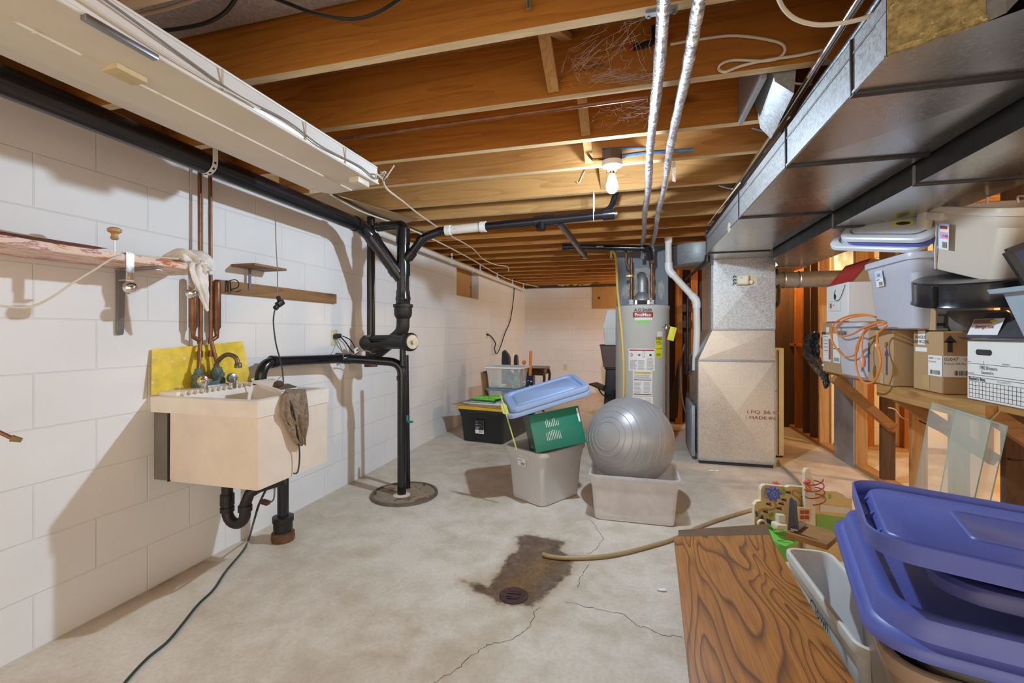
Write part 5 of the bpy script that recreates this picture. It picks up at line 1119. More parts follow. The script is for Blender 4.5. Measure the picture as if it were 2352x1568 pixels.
# white vent pipe with two bends
o = thing('white_drain_pipe', 'white plastic pipe with two elbows between water heater and furnace', 'pipe', PY(1600, 860, 4.62))
pts = [PY(1535, 552, 4.62), PY(1536, 620, 4.62), PY(1600, 690, 4.62), PY(1601, 760, 4.62), PY(1597, 850, 4.62)]
b = MB(); b.tube(bend(pts, .05), .031, m_pvc, 18); b.build('pipe_run', o)
for k, p in enumerate((pts[1], pts[2])):
    b = MB(); b.tube(bend([p + (pts[k] - p).normalized() * .07, p, p + (pts[k + 2] - p).normalized() * .07], .05), .037, m_white, 18); b.build('elbow', o)
b = MB(); b.cyl(pts[0] + V((0, 0, -.02)), pts[0] + V((0, 0, .03)), .036, m_white, seg=18); b.build('top_collar', o)
b = MB(); b.cyl(PY(1580, 650, 5.0), PY(1578, 860, 5.0), .013, m_iron, seg=10); b.cyl(PY(1578, 845, 5.0), PY(1594, 845, 5.0), .013, m_iron, seg=10); b.cyl(PY(1578, 838, 5.0), PY(1578, 852, 5.0), .02, m_iron, seg=10); one(b, 'gas_pipe', 'dark iron gas pipe with a tee, left of the furnace', 'pipe')
b = MB(); b.tube([PY(1572, 790, 5.3), PY(1565, 830, 5.3), PY(1563, 870, 5.3), PY(1570, 930, 5.3), PY(1583, 970, 5.2), PZ(1580, 986, .01), PZ(1545, 990, .01), PZ(1500, 985, .01)], .006, m_cord_g, 6, curve=True); one(b, 'thin_cable', 'thin grey cable hanging to the floor right of the water heater', 'cable')
# ---- storage tubs: builder (origin at base centre, long side along x)
def tote(name, label, cat, loc, rz, w, d, h, m, taper=.86, rim=.018, r=.05, wall=.004, rimh=.035, handles=True, rot=None, band=True, group=None, rimm=None):
    o = thing(name, label, cat, loc, rz, group, rot)
    tw, td = w - 2 * rim, d - 2 * rim; bw, bd = tw * taper, td * taper
    lerp = lambda t, e=0: (bw + (tw - bw) * t + e, bd + (td - bd) * t + e)
    b = MB(); R_ = []
    for z, t, e in ((0, 0, -.03), (.006, 0, -.008), (.02, .01, 0), (h * .74, .72, 0), (h * .755, .74, .008 if band else 0), (h - rimh, .985, .010 if band else 0)):
        ww, dd = lerp(t, e); R_.append(rrect(ww, dd, r * (.75 + .25 * t), 5, z))
    for z, t, e in ((h - .01, 1, -2 * wall), (h * .5, .5, -2 * wall), (.012, .01, -2 * wall)):
        ww, dd = lerp(t, e); R_.append(rrect(ww, dd, r * (.75 + .25 * t), 5, z))
    i = 6
    b.rings(R_[:i], m, cap0=True, cap1=False); b.rings(R_[i:], m, cap0=False, cap1=True); b.build('tub', o, world=False)
    b = MB(); rm = rimm or m
    b.rings([rrect(tw + .008, td + .008, r, 5, h - rimh), rrect(w - .004, d - .004, r + rim, 5, h - rimh + .002), rrect(w, d, r + rim, 5, h - rimh * .45), rrect(w - .003, d - .003, r + rim, 5, h - .003), rrect(w - .014, d - .014, r + rim, 5, h), rrect(tw - .002, td - .002, r, 5, h - .002), rrect(tw - .008, td - .008, r, 5, h - .014)], rm, cap0=False, cap1=False); b.build('rim', o, world=False)
    if handles:
        for s in (-1, 1):
            b = MB(); b.box((s * (w / 2 - .016), 0, h - rimh - .014), (.030, d * .36, .034), rm, None, .006); b.build('handle', o, world=False)
    return o
def lid(name, label, loc, rz, w, d, m, h=.03, r=.07, rot=None, lip=.03, cat='lid', group=None, ribs=False, parent=None, panel=True):
    o = thing(name, label, cat, loc, rz, group, rot) if parent is None else parent
    b = MB(); e = .012
    b.rings([rrect(w - .01, d - .01, r, 6, 0), rrect(w, d, r, 6, .004), rrect(w, d, r, 6, h * .75), rrect(w - e, d - e, r, 6, h), rrect(w - 2 * lip, d - 2 * lip, r, 6, h), rrect(w - 2 * lip - .012, d - 2 * lip - .012, r, 6, h * .55), rrect(w - 2 * lip - .05, d - 2 * lip - .05, r * .8, 6, h * .55), rrect(w - 2 * lip - .075, d - 2 * lip - .075, r * .8, 6, h * .92)], m, cap0=True, cap1=True); b.build('lid_shell', o, world=False)
    if panel:
        b = MB(); pw, pd = w * .46, d * .46
        b.rings([rrect(pw, pd, .02, 3, h * .92), rrect(pw - .008, pd - .008, .02, 3, h * .92 + .0035), rrect(pw - .02, pd - .02, .018, 3, h * .92 + .0035), rrect(pw - .028, pd - .028, .018, 3, h * .92 + .0008)], m, cap0=False, cap1=True); b.build('raised_panel', o, world=False)
    return o
def label_on(o, pos, x, y, w, h, lines_=4, parts=None, name='sticker', base=None, seed=3, bar=True):
    """a paper sticker on a thing in its own coordinates"""
    b = MB(); pos, x, y = V(pos), V(x).normalized(), V(y).normalized(); n = x.cross(y)
    b.rings([[pos + x * u + y * v + n * k for u, v in ((0, 0), (w, 0), (w, h), (0, h))] for k in (0, .0012)], base or m_label, smooth=False)
    r = random.Random(seed); q = pos + n * .0016
    for k in range(lines_): b.rect(q + x * w * .08 + y * h * (.42 + .5 * k / max(1, lines_)), x, y, w * r.uniform(.35, .8), h * .045, m_print_g if k % 2 else m_print_k)
    if bar:
        for k in range(14): b.rect(q + x * w * (.40 + .036 * k) + y * h * .06, x, y, w * r.choice((.012, .02)), h * .24, m_print_k)
    sk = b.build(name, o, world=False); b = MB()
    for p in parts or []:
        if p[0] == 'r': b.rect(q + x * w * p[1] + y * h * p[2] + n * .0003, x, y, w * p[3], h * p[4], p[5])
        elif p[0] == 't': b.text(p[5], q + x * w * p[1] + y * h * p[2] + n * .0006, x, y, h * p[4], p[6], width=w * p[3])
    if len(b.bm.verts): b.build('printing', sk, world=False)
    else: b.bm.free()
    return sk
# --- grey tote with shoe box and pale blue lids
GT = PZ(1246, 1168, 0); a1 = radians(33)
# corner at the front; the two sides run away to the left and right
gl, gr = PZ(1176, 1118, 0), PZ(1345, 1128, 0)
gdir = (PZ(1335, 1133, 0) - GT); rz = atan2(gdir.y, gdir.x)
Rz = Matrix.Rotation(rz, 3, 'Z'); gw, gd, gh = .50, .39, .375
ctr = GT + Rz @ V(((gw - .036) * .43, (gd - .036) * .43, 0)); ctr.z = 0
o = tote('storage_tote', 'open grey plastic tote on the floor holding the green box', 'tote', ctr, rz, gw, gd, gh, m_tote_gry, .86, .02, .05)
label_on(o, (-.19, -.178, .255), (1, 0, .0), (0, -.10, 1), .065, .085, 3, [('r', .05, .62, .9, .33, m_label_lb), ('r', .3, .7, .4, .15, m_print_g)]) if 0 else None
# sticker sits on the short left-facing side
sx = -(gw - .036) / 2 * .955 - .006
label_on(o, (sx, .05, .255), (0, -1, 0), (-.10, 0, 1), .075, .085, 2, [('r', .12, .66, .76, .28, m_label_lb), ('r', .25, .72, .5, .14, m_print_g)], bar=True)
top = .20
bo = thing('shoe_box', 'green shoe box tilted inside the open grey tote, under the blue lids', 'box', ctr)
c3 = [PY(1208, 1035, 2.95), PY(1232, 1036, 2.90), PY(1345, 1016, 2.88)]
# box corners: lower edge front-left, front-right; upper edge
A0 = P(1232, 1040, 2.96); B0 = P(1347, 1015, 3.02); A1 = P(1208, 962, 3.00); 
ux = (B0 - A0).normalized(); uy = (A1 - A0); uy = (uy - ux * uy.dot(ux)).normalized(); uz = ux.cross(uy)
lw, lh, ld = (B0 - A0).length, .245, .22
b = MB(); M3 = Matrix((ux, uy, uz)).transposed()
b.box(A0 + ux * lw / 2 + uy * lh / 2 - uz * ld / 2, (lw, lh, ld), m_green_box, M3, .002)
b.build('box_body', bo)
b = MB(); b.box(A0 - ux * .001 + uy * lh / 2 - uz * ld / 2, (.002, lh * .995, ld * .99), m_green_dk, M3); b.text('SHOES', A0 - ux * .004 - uz * .16 + uy * .05, uz, uy, .03, m_print_g) if 0 else None
b.text('hi-lo life', A0 - ux * .0035 - uz * .15 + uy * .03, uz, uy, .034, pbr('gold_print', (.6, .55, .35), .5)); b.build('box_end', bo)
b = MB(); wl = m_label
for k in range(8): 
    hh = .055 * (.75 + .25 * sin(k * 1.7)); b.rect(A0 + ux * (.10 + .012 * k) + uy * .145, ux, uy, .0035, hh, wl, .0015)
for k in range(9): b.rect(A0 + ux * (.09 + .0115 * k) + uy * .06, ux, uy, .003, .065 - .004 * abs(k - 4), wl, .0015)
b.rect(A0 + ux * (lw - .02) + uy * .14, ux, uy, .012, .09, m_label, .0012); b.build('white_stripes', bo)
# pale blue lids resting aslant on the box
LA, LB = P(1168, 965, 2.95), P(1362, 905, 3.02)
lx = (LB - LA).normalized(); lyv = V((-lx.y, lx.x, .12)).normalized(); lyv = (lyv - lx * lyv.dot(lx)).normalized(); lz = lx.cross(lyv)
Ml = Matrix((lx, lyv, lz)).transposed(); lw2 = (LB - LA).length
for k in range(2):
    c = LA + lx * lw2 / 2 + lyv * .19 + lz * (.0 + .034 * k) + lx * (.012 * k)
    lid('tote_lid', ('lower' if k == 0 else 'upper') + ' one of the two pale blue lids lying on the green box', c, 0, lw2 * (1.0 - .06 * k), .40, m_lid_sky, .034, .05, Ml.to_euler(), group='pale blue lids', panel=False)
# toy arrow stuck beside
b = MB(); p, q = P(1187, 1034, 2.97), P(1150, 908, 2.98)
b.tube([p, q], .0045, pbr('pale_lime', (.62, .70, .18), .5), 8); d = (q - p).normalized()
for s in (-1, 1): 
    b.prism([(0, .012), (.02 * s, .02), (.02 * s, .075), (0, .10)], p.lerp(q, .62), RT, d, .002, MATS['pale_lime'])
one(b, 'toy_arrow', 'pale lime toy arrow standing in the left corner of the grey tote', 'arrow')
# --- clear tub with exercise ball
k0, k1 = PZ(1366, 1193, 0), PZ(1549, 1212, 0); dv = k1 - k0; rz2 = atan2(dv.y, dv.x)
cw, cd, ch = dv.length / .90 + .03, .40, .288
c2 = (k0 + k1) / 2 + Matrix.Rotation(rz2, 3, 'Z') @ V((0, cd * .43, 0))
tote('clear_tub', 'frosted clear plastic tub on the floor under the silver ball', 'tub', c2, rz2, cw, cd, ch, m_frost, .91, .014, .035, .003, .028, handles=False, band=True, rimm=m_clear)
bc = P(1447, 1011, 3.03); BR = 98 / FOC * 3.03
b = MB(); b.ball(bc, BR, m_ball, 64, 40)
rd = ray(1392, 1000).normalized(); oc_ = CAM - bc; bq = oc_.dot(rd); ax_ = (CAM + rd * (-bq - sqrt(max(0, bq * bq - oc_.length_squared + BR * BR))) - bc).normalized()
e1 = ax_.cross(V((0, 0, 1))).normalized(); e2 = ax_.cross(e1)
ball = one(b, 'exercise_ball', 'large silver exercise ball sitting in the clear tub', 'ball', loc=bc - V((0, 0, BR)))
b = MB()
for th in (18, 25, 34, 43, 52, 61, 70, 78):
    s, c = sin(radians(th)) * (BR + .0005), cos(radians(th)) * (BR + .0005)
    b.tube([bc + ax_ * c + (e1 * cos(t) + e2 * sin(t)) * s for t in [2 * pi * j / 72 for j in range(73)]], .0022, m_ball, 6, caps=False)
b.build('ridge_rings', ball)
b = MB()
for k in range(6): 
    u = (ray(1520 + 3 * k, 1085 - 12 * k).normalized() * -1); 
    p = P(1530 - k * 4, 1062 + 5 * k, 3.0); n = (p - bc).normalized(); b.box(bc + n * BR, (.022, .012, .012), m_print_k, n.to_track_quat('Z', 'Y').to_matrix())
b.build('printed_marks', ball)
# ---- group at the left wall: black bin and what stands on it
bl, br_ = PZ(1057, 1012, 0), PZ(1158, 1023, 0); dv = br_ - bl; rz3 = atan2(dv.y, dv.x); R3 = Matrix.Rotation(rz3, 3, 'Z')
BH = .355; bw_, bd_ = .56, .80
bcn = (bl + br_) / 2 + R3 @ V((.0, bd_ * .45, 0))
o = tote('black_bin', 'black storage bin with yellow lid on the floor by the left wall', 'bin', bcn, rz3, bw_, bd_, BH, m_black, .90, .02, .03, handles=False)
label_on(o, (-.07, -bd_ / 2 * .912 - .004, .10), (1, 0, 0), (0, -.06, 1), .10, .14, 5, [('r', 0, .30, 1, .7, m_black), ('r', .05, .85, .3, .06, m_label), ('r', .6, .85, .35, .06, m_label), ('r', .05, .66, .6, .06, m_label), ('r', .7, .5, .25, .12, m_label), ('r', .05, .48, .5, .04, m_label), ('r', .05, .38, .4, .05, m_label)], bar=True)
b = MB(); b.box((-.11, -bd_ / 2 + .018, BH - .035), (.14, .03, .02), m_black, None, .004); b.box((.16, -bd_ / 2 + .018, BH - .035), (.10, .03, .02), m_black, None, .004); b.build('latch', o, world=False)
Lz = BH; W3 = lambda x, y, z: bcn + R3 @ V((x, y, z))
lid('tote_lid', 'yellow lid on the black bin under the cardboard', W3(0, .0, Lz - .004), rz3, bw_ + .03, bd_ + .02, m_lid_yel, .035, .05, panel=False)
lz0 = Lz + .033
b = MB(); b.box(W3(-.03, -.03, lz0 + .004), (.60, .76, .006), m_card, Matrix.Rotation(rz3 - .05, 3, 'Z') ); b.box(W3(.06, -.05, lz0 + .011), (.44, .66, .006), m_card, Matrix.Rotation(rz3 + .05, 3, 'Z')); one(b, 'cardboard_sheet', 'flattened cardboard lying on the yellow lid', 'cardboard')
b = MB(); b.box(W3(-.02, -.17, lz0 + .020), (.42, .36, .008), m_card_wt, Matrix.Rotation(rz3, 3, 'Z'), .001); one(b, 'white_board', 'white board lying on the cardboard', 'board')
b = MB(); b.box(W3(-.06, -.17, lz0 + .033), (.34, .27, .014), m_green_dk, Matrix.Rotation(rz3 + .04, 3, 'Z'), .002); b.box(W3(-.06, -.17, lz0 + .034), (.33, .275, .004), m_label, Matrix.Rotation(rz3 + .04, 3, 'Z')); one(b, 'dark_folder', 'dark green folder lying on the white board', 'folder')
b = MB()
b.box(W3(-.05, -.13, lz0 + .05), (.26, .20, .018), m_lime, Matrix.Rotation(rz3, 3, 'Z'), .008)
for k in range(7): b.ball(W3(rnd.uniform(-.15, .02), rnd.uniform(-.19, -.07), lz0 + .062), rnd.uniform(.02, .032), m_lime, 12, 8, (1.4, 1.2, .5))
b.rings([[W3(.06 + .08 * cos(t) * f, -.15 + .08 * sin(t) * f, lz0 + .06 + zz) for t in [2 * pi * j / 24 for j in range(24)]] for f, zz in ((.9, 0), (1, .008), (.97, .02), (.6, .026))], m_lime); one(b, 'lime_cloth', 'bright lime green fabric pouch lying on the dark folder', 'pouch')
b = MB(); b.box(W3(.12, -.10, lz0 + .029), (.16, .30, .008), pbr('patterned_paper', (.42, .42, .60), .6, 0, .4, 60, 0, 60, .3, (.8, .8, .85), 70, .5), Matrix.Rotation(rz3 - .1, 3, 'Z')); one(b, 'patterned_paper', 'blue and white patterned paper beside the lime pouch', 'paper')
# clear boxes stacked
sb = W3(.03, .24, lz0 + .012)
o = tote('clear_box', 'lower clear storage box with teal lid on the black bin', 'box', sb, rz3 + .06, .43, .30, .10, m_clear_box, .92, .01, .03, .003, .02, handles=False)
lid('tote_lid', 'teal lid between the two clear storage boxes', sb + V((0, 0, .098)), rz3 + .06, .45, .32, m_blue_clear, .022, .04, panel=False)
su = sb + V((0, 0, .122))
o = tote('clear_box', 'upper clear storage box with white lid and bits inside', 'box', su, rz3 + .06, .43, .33, .23, m_clear_box, .90, .01, .03, .003, .02, handles=False)
lid('tote_lid', 'white lid on the upper clear storage box', su + V((0, 0, .228)), rz3 + .06, .47, .36, m_white, .022, .03, panel=False)
Ru = Matrix.Rotation(rz3 + .06, 3, 'Z')
Wu = lambda x, y, z: su + Ru @ V((x, y, z))
b = MB(); b.box(Wu(-.05, -.06, .012 + .02), (.11, .03, .03), m_toy_edge, Ru, .004); b.box(Wu(-.04, -.06, .02), (.05, .05, .015), m_toy_edge, Ru); one(b, 'toy_block', 'cream wooden toy inside the upper clear box', 'toy')
b = MB()
for k in range(10): b.ball(Wu(rnd.uniform(.03, .12), rnd.uniform(-.05, .05), rnd.uniform(.03, .11)), .02, pbr('green_toy', (.05, .36, .22), .5), 10, 6)
one(b, 'green_toy', 'green tangled toy inside the upper clear box', 'toy')
b = MB(); b.box(Wu(0, .06, .1), (.02, .14, .16), pbr('slate_blue_board', (.10, .16, .26), .5), Matrix.Rotation(rz3 + 1.2, 3, 'Z') @ Matrix.Rotation(.5, 3, 'X')); b.box(Wu(.0, .01, .03), (.08, .02, .03), m_red_card, Ru); one(b, 'blue_folder', 'slate blue folder standing inside the upper clear box', 'folder')
b = MB(); b.box(Wu(-.27, -.03, .02), (.02, .16, .32), m_card_dk, Ru @ Matrix.Rotation(-.12, 3, 'Y'), .002); one(b, 'brown_folder', 'brown cardboard piece standing left of the clear boxes', 'cardboard')
b = MB()
for k in range(26): 
    t = rnd.random(); b.ball(W3(.16 + .14 * rnd.random(), .05 + .36 * t, lz0 + .02 + .035 * rnd.random()), rnd.uniform(.014, .026), pbr('yellow_tissue', (.78, .60, .04), .4, 0, .3, 30), 6, 4, (1.4, 1, .7))
one(b, 'yellow_tissue', 'crumpled yellow tissue at the right edge of the bin lid', 'tissue')
# black chair-like pieces behind boxes (two dark handles), navy gift bag, orange tubes, small table
for (pts, lb) in (([(1152, 828), (1153, 808), (1158, 804), (1166, 814), (1169, 820), (1170, 828)], 'black boot top showing behind the white lid, the larger one'), ([(1180, 828), (1181, 817), (1184, 814), (1187, 818), (1188, 828)], 'small black boot top showing behind the white lid, to the right')):
    Yb = 5.75; b = MB(); q = [PY(x, y, Yb) for x, y in pts]; lo_, hi_ = q[0], q[-1]
    poly = [(v.x, v.z) for v in q]; poly = [(poly[0][0], .0)] + poly + [(poly[-1][0], .0)]
    b.prism(poly, (0, Yb, 0), (1, 0, 0), (0, 0, 1), -.08, m_black, 0); one(b, 'black_boot', lb, 'boot', 'black boots behind the boxes')
tc = PY(1232, 846, 6.55)
o = thing('side_table', 'small dark wooden table with curved legs at the far left', 'table', (tc.x, 6.75, 0))
th = tc.z
b = MB(); b.rings([rrect(.40, .50, .10, 6, z, tc.x - .06, 6.75) for z in (th - .012, th - .008, th + .004, th + .008)], m_darkwood); b.build('table_top', o)
b = MB(); b.rings([rrect(.33, .42, .02, 3, z, tc.x - .06, 6.75) for z in (th - .10, th - .012)], m_darkwood, smooth=False); b.build('apron', o)
for sx_ in (-1, 1):
    for sy_ in (-1, 1):
        b = MB(); cx, cy = tc.x - .06 + sx_ * .155, 6.75 + sy_ * .195
        b.tube([V((cx, cy, th - .02)), V((cx + sx_ * .025, cy + sy_ * .02, th - .10)), V((cx + sx_ * .02, cy + sy_ * .015, th - .2)), V((cx - sx_ * .005, cy, th - .34)), V((cx - sx_ * .01, cy, .06)), V((cx + sx_ * .02, cy, .0))], lambda t: .024 - .012 * t + .008 * (t > .97), m_darkwood, 10, curve=True); b.build('leg', o)
gb0, gb1 = P(1200, 862, 5.75), P(1222, 862, 5.75)
o = thing('gift_bag', 'navy gift bag with white spots holding the orange tubes', 'bag', (gb0.x + .06, gb0.y, 0))
b = MB(); mn = pbr('navy_spotted', (.012, .014, .06), .45)
gx0, gx1, gy = gb0.x - .02, gb1.x + .02, gb0.y; gz = gb0.z
pr = [[V((x, y, z)) for x, y in ((gx0 + .01 * (z < .1), gy), (gx1, gy), (gx1 - .0, gy + .12), (gx0, gy + .12))] for z in (0, .2, .4, gz)]
b.rings(pr, mn, smooth=False, cap1=False)
R5 = random.Random(4)
for k in range(40):
    x, z = R5.uniform(gx0 + .01, gx1 - .01), R5.uniform(.1, gz - .05); rr = R5.choice((.006, .006, .009, .016)); b.face([V((x + rr * 1.3 * cos(t), gy - .0008, z + rr * sin(t))) for t in [2 * pi * j / 10 for j in range(10)]], m_label)
b.build('bag_body', o)
for (x0_, ya, yb, r_, lb) in ((1218, 806, 855, .019, 'tall orange plastic tube sticking out of the navy gift bag'), (1203, 832, 852, .014, 'short orange plastic tube with knob in the navy gift bag')):
    b = MB(); p, q = P(x0_ - 1, yb, 5.80), P(x0_ + 1, ya, 5.80); b.cyl(p - V((0, 0, .15)), q, r_, m_orange, seg=16)
    if ya > 810: b.ball(q, .026, m_orange, 14, 10)
    one(b, 'orange_tube', lb, 'tube', 'orange tubes in the gift bag')
# things half hidden left of the heater
yq = 5.6
def pq(x, y): return PY(x, y, yq)
a, c = pq(1380, 843), pq(1420, 792)
o = thing('brown_bin', 'brownish plastic bin on the black stool left of the water heater', 'bin', ((a.x + c.x) / 2, yq + .12, a.z))
b = MB(); w0, w1 = c.x - a.x, .02; b.rings([rrect(w0 - .03, .2, .02, 3, a.z, (a.x + c.x) / 2 + .015, yq + .1), rrect(w0 + .02, .24, .02, 3, c.z - .015, (a.x + c.x) / 2, yq + .1)], pbr('maroon_bin', (.16, .095, .08), .45), smooth=False); b.build('tub', o)
b = MB(); b.rings([rrect(w0 + .03, .25, .02, 3, z, (a.x + c.x) / 2, yq + .1) for z in (c.z - .015, c.z)], m_print_k, smooth=False); b.build('rim', o)
o = thing('white_crate', 'white ribbed plastic crate standing in the brown bin left of the heater', 'crate', ((a.x + c.x) / 2, yq + .1, c.z))
p0_, p1_ = pq(1386, 792), pq(1420, 752); b = MB(); b.rings([rrect(p1_.x - p0_.x - .01, .18, .015, 3, c.z, (p0_.x + p1_.x) / 2 + .01, yq + .1), rrect(p1_.x - p0_.x + .01, .2, .015, 3, p1_.z, (p0_.x + p1_.x) / 2, yq + .1)], m_pvc, smooth=False)
for k in range(5): x = p0_.x + .02 + k * .035; b.bx(x, x + .006, yq - .003, yq + .006, c.z + .01, p1_.z - .02, m_white)
b.build('crate_body', o)
b = MB(); p2 = pq(1395, 712); b.prism([(p0_.x - .005, p1_.z), (p1_.x, p1_.z), (p1_.x, p2.z), (p2.x, p2.z)], (0, yq + .02, 0), (1, 0, 0), (0, 0, 1), -.02, m_pvc); b.build('raised_flap', o)
o = thing('black_stool', 'black plastic step stool left of the water heater', 'stool', (pq(1400, 900).x, yq + .1, 0))
b = MB(); q = [pq(1392, 846), pq(1420, 846), pq(1420, 930), pq(1380, 930)]; t_ = a.z - .003
b.rings([rrect(.24, .24, .02, 3, .0, a.x + .14, yq + .12), rrect(.17, .19, .02, 3, t_ - .03, a.x + .14, yq + .12), rrect(.20, .21, .02, 3, t_ - .02, a.x + .14, yq + .12), rrect(.20, .21, .02, 3, t_, a.x + .14, yq + .12)], m_black, smooth=False); b.build('stool_body', o)
b = MB(); q0, q1 = P(1362, 880, 5.5), P(1418, 905, 5.3); b.beam(q0, q1, .20, .015, m_black); b.tube([P(1372, 885, 5.45), P(1376, 895, 5.42), P(1385, 907, 5.4), P(1395, 908, 5.4), P(1402, 900, 5.35)], .008, m_black, 8, curve=True); one(b, 'black_tray', 'black tray with handle tilted against the stool left of the heater', 'tray')
# floor drain
dc = PZ(1180, 1368, 0)
o = thing('floor_drain', 'rusty round floor drain with broken grate in the wet stain', 'drain', dc)
b = MB(); mr = pbr('dark_rust', (.075, .030, .022), .55, .1, .5, 60, .8, 120)
b.lathe([(.064, .0005), (.064, .004), (.056, .007), (.044, .003), (.040, .001)], dc, mr, 32, caps=False); b.build('drain_rim', o)
b = MB(); b.lathe([(.041, .0012), (.001, .0012)], dc, m_print_k, 24, caps=False); b.build('drain_hole', o)
b = MB()
for k in (-2, -1, 1, 2): b.beam(dc + V((-.036 + .006 * abs(k), k * .013, .003)), dc + V((.034 - .006 * abs(k), k * .013 + .006, .003)), .009, .005, mr)
b.build('grate', o)
# tan hose
b = MB(); b.tube([PZ(1247, 1272, .012), PZ(1262, 1277, .012), PZ(1300, 1281, .012), PZ(1370, 1279, .012), PZ(1430, 1270, .012), PZ(1500, 1252, .012), PZ(1550, 1236, .012), PZ(1610, 1208, .012), PZ(1660, 1190, .012), PZ(1735, 1168, .012), PZ(1800, 1150, .012), PZ(1838, 1126, .012), PZ(1832, 1104, .012), PZ(1812, 1084, .012), PZ(1794, 1068, .012), PZ(1788, 1058, .015)], .0105, m_hose, 10, curve=True)
one(b, 'drain_hose', 'tan rubber hose on the floor ending in the wet stain', 'hose')
for px, py, lb in ((1632, 1080, 'crumpled white paper scrap, the left of two before the furnace'), (1645, 1081, 'crumpled white paper scrap, the right of two before the furnace'), (1520, 1354, 'tiny white fluff on the floor left of the oak board')):
    b = MB(); p = PZ(px, py, .006); b.ball(p, .011, m_label, 7, 5, (2.0, .8, .5)); b.ball(p + V((.012, .004, .002)), .008, m_label, 6, 4, (1.2, 1, .6)); one(b, 'paper_scrap', lb, 'scrap', 'scraps on the floor')
# ================================================================ RIGHT: wooden shelf on braces with boxes and totes
SZ = .88
o = thing('storage_shelf', 'rough wooden shelf on slanting braces along the right stud wall', 'shelf', (1.6, 3, SZ - .03))
b = MB(); b.bx(1.385, 1.826, 1.9, 3.95, SZ - .022, SZ - .002, m_studY); b.build('shelf_board', o)
b = MB(); ya, yb_ = PX(2023, 890, 1.365).y, PX(2236, 905, 1.365).y; b.bx(1.345, 1.384, yb_ - .1, ya, SZ - .075, SZ - .002, m_studY); b.build('front_rail', o)
b = MB(); b.bx(1.79, 1.828, 1.9, 3.95, SZ - .11, SZ - .023, m_studY); b.build('wall_rail', o)
for p, q in (((1.36, 3.70, .845), (1.81, 3.90, .47)), ((1.37, 2.92, .825), (1.815, 2.95, .50)), ((1.37, 2.24, .84), (1.815, 2.26, .50))):
    b = MB(); b.beam(p, q, .038, .06, m_brace); b.build('brace', o)
# grey metal sheet standing in the stud bay
b = MB(); b.bx(1.815, 1.8285, 4.545, 4.935, .0, 1.9, pbr('scuffed_zinc', (.36, .38, .42), .5, .45, .35, 4, 0, 60, .5, (.62, .62, .64), 5, .62)); one(b, 'metal_sheet', 'scuffed grey metal sheet standing in the stud bay behind the first brace', 'sheet')
b = MB(); b.tube([PX(2040, 936, 1.85), PX(2055, 940, 1.9), PX(2070, 958, 1.9), PX(2090, 965, 1.87), PX(2110, 966, 1.87)], .005, m_cord_w, 6, curve=True); b.tube([PX(2112, 966, 1.86), PX(2150, 985, 1.86), PX(2230, 1022, 1.84), PX(2310, 1052, 1.84), PX(2352, 1058, 1.84)], .005, m_cord_k, 6, curve=True)
one(b, 'stud_cable', 'cable threaded through the wall studs behind the glass panes', 'cable')
YX, YY, UZ = V((0, -1, 0)), V((1, 0, 0)), V((0, 0, 1))
def cbox(name, label, x0, x1, y0, y1, z0, z1, m, cat='box', group=None, loc=None):
    o = thing(name, label, cat, ((x0 + x1) / 2, (y0 + y1) / 2, z0), group=group)
    b = MB(); b.bx(x0, x1, y0, y1, z0, z1, m, .004, 1); b.build('carton', o); return o
def onX(b, x, y, z, w, h, m, lift=.0012): b.rect((x, y, z), YX, UZ, w, h, m, lift)
# 1 left carton with labels
o = cbox('cardboard_carton', 'cardboard carton with courier labels at the left end of the shelf', 1.345, 1.72, 3.43, 3.86, SZ, 1.235, m_card)
b = MB(); 
def pxr(b, X, x0, y0, x1, y1, m, lift=.0012):      # rectangle on a left-facing side between two seen corners
    p, q = PX(x0, y1, X), PX(x1, y0, X); b.rect((X, p.y, min(p.z, q.z)), YX, UZ, p.y - q.y, abs(q.z - p.z), m, lift)
pxr(b, 1.345, 1891, 768, 1909, 828, m_label); pxr(b, 1.345, 1904, 778, 1908.5, 825, m_print_r, .002); pxr(b, 1.345, 1914, 766, 1930, 832, m_label); pxr(b, 1.345, 1915, 800, 1929, 801, m_print_k, .002); pxr(b, 1.345, 1916, 822, 1928, 829, m_print_g, .002); pxr(b, 1.345, 1898, 751, 1905, 763, m_label); pxr(b, 1.345, 1888, 836, 1893, 840, m_label)
for k in range(5): pxr(b, 1.345, 1893, 772 + 8 * k, 1902, 773.5 + 8 * k, m_print_g, .002)
pxr(b, 1.345, 1886.5, 775, 1889, 800, m_print_k); pxr(b, 1.345, 1888, 762, 1897, 768, m_print_k)
b.build('shipping_label', o)
# 2 grey bin in front
gx = 1.19
o = thing('grey_bin', 'pale grey plastic bin with its grip slot, among cartons under the orange cord', 'bin', (gx + .14, 3.34, SZ))
b = MB(); b.rings([rrect(.23, .25, .04, 5, SZ, 1.44, 3.30), rrect(.27, .31, .04, 5, SZ + .02, 1.44, 3.30), rrect(.31, .36, .04, 5, 1.20, 1.44, 3.31), rrect(.35, .40, .045, 5, 1.203, 1.44, 3.31), rrect(.35, .40, .045, 5, 1.225, 1.44, 3.31), rrect(.30, .35, .04, 5, 1.222, 1.44, 3.31), rrect(.26, .30, .04, 5, SZ + .03, 1.44, 3.31)], m_tote_lav); b.build('tub', o)
b = MB(); p = PX(1944, 757, 1.28); b.box((1.277, 3.36, 1.165), (.01, .10, .022), m_tote_dgr, None, .004); b.build('grip_slot', o)
b = MB(); onX(b, 1.292, 3.19, .945, .025, .035, m_print_k, .0); b.build('marker_mark', o) if 0 else b.bm.free()
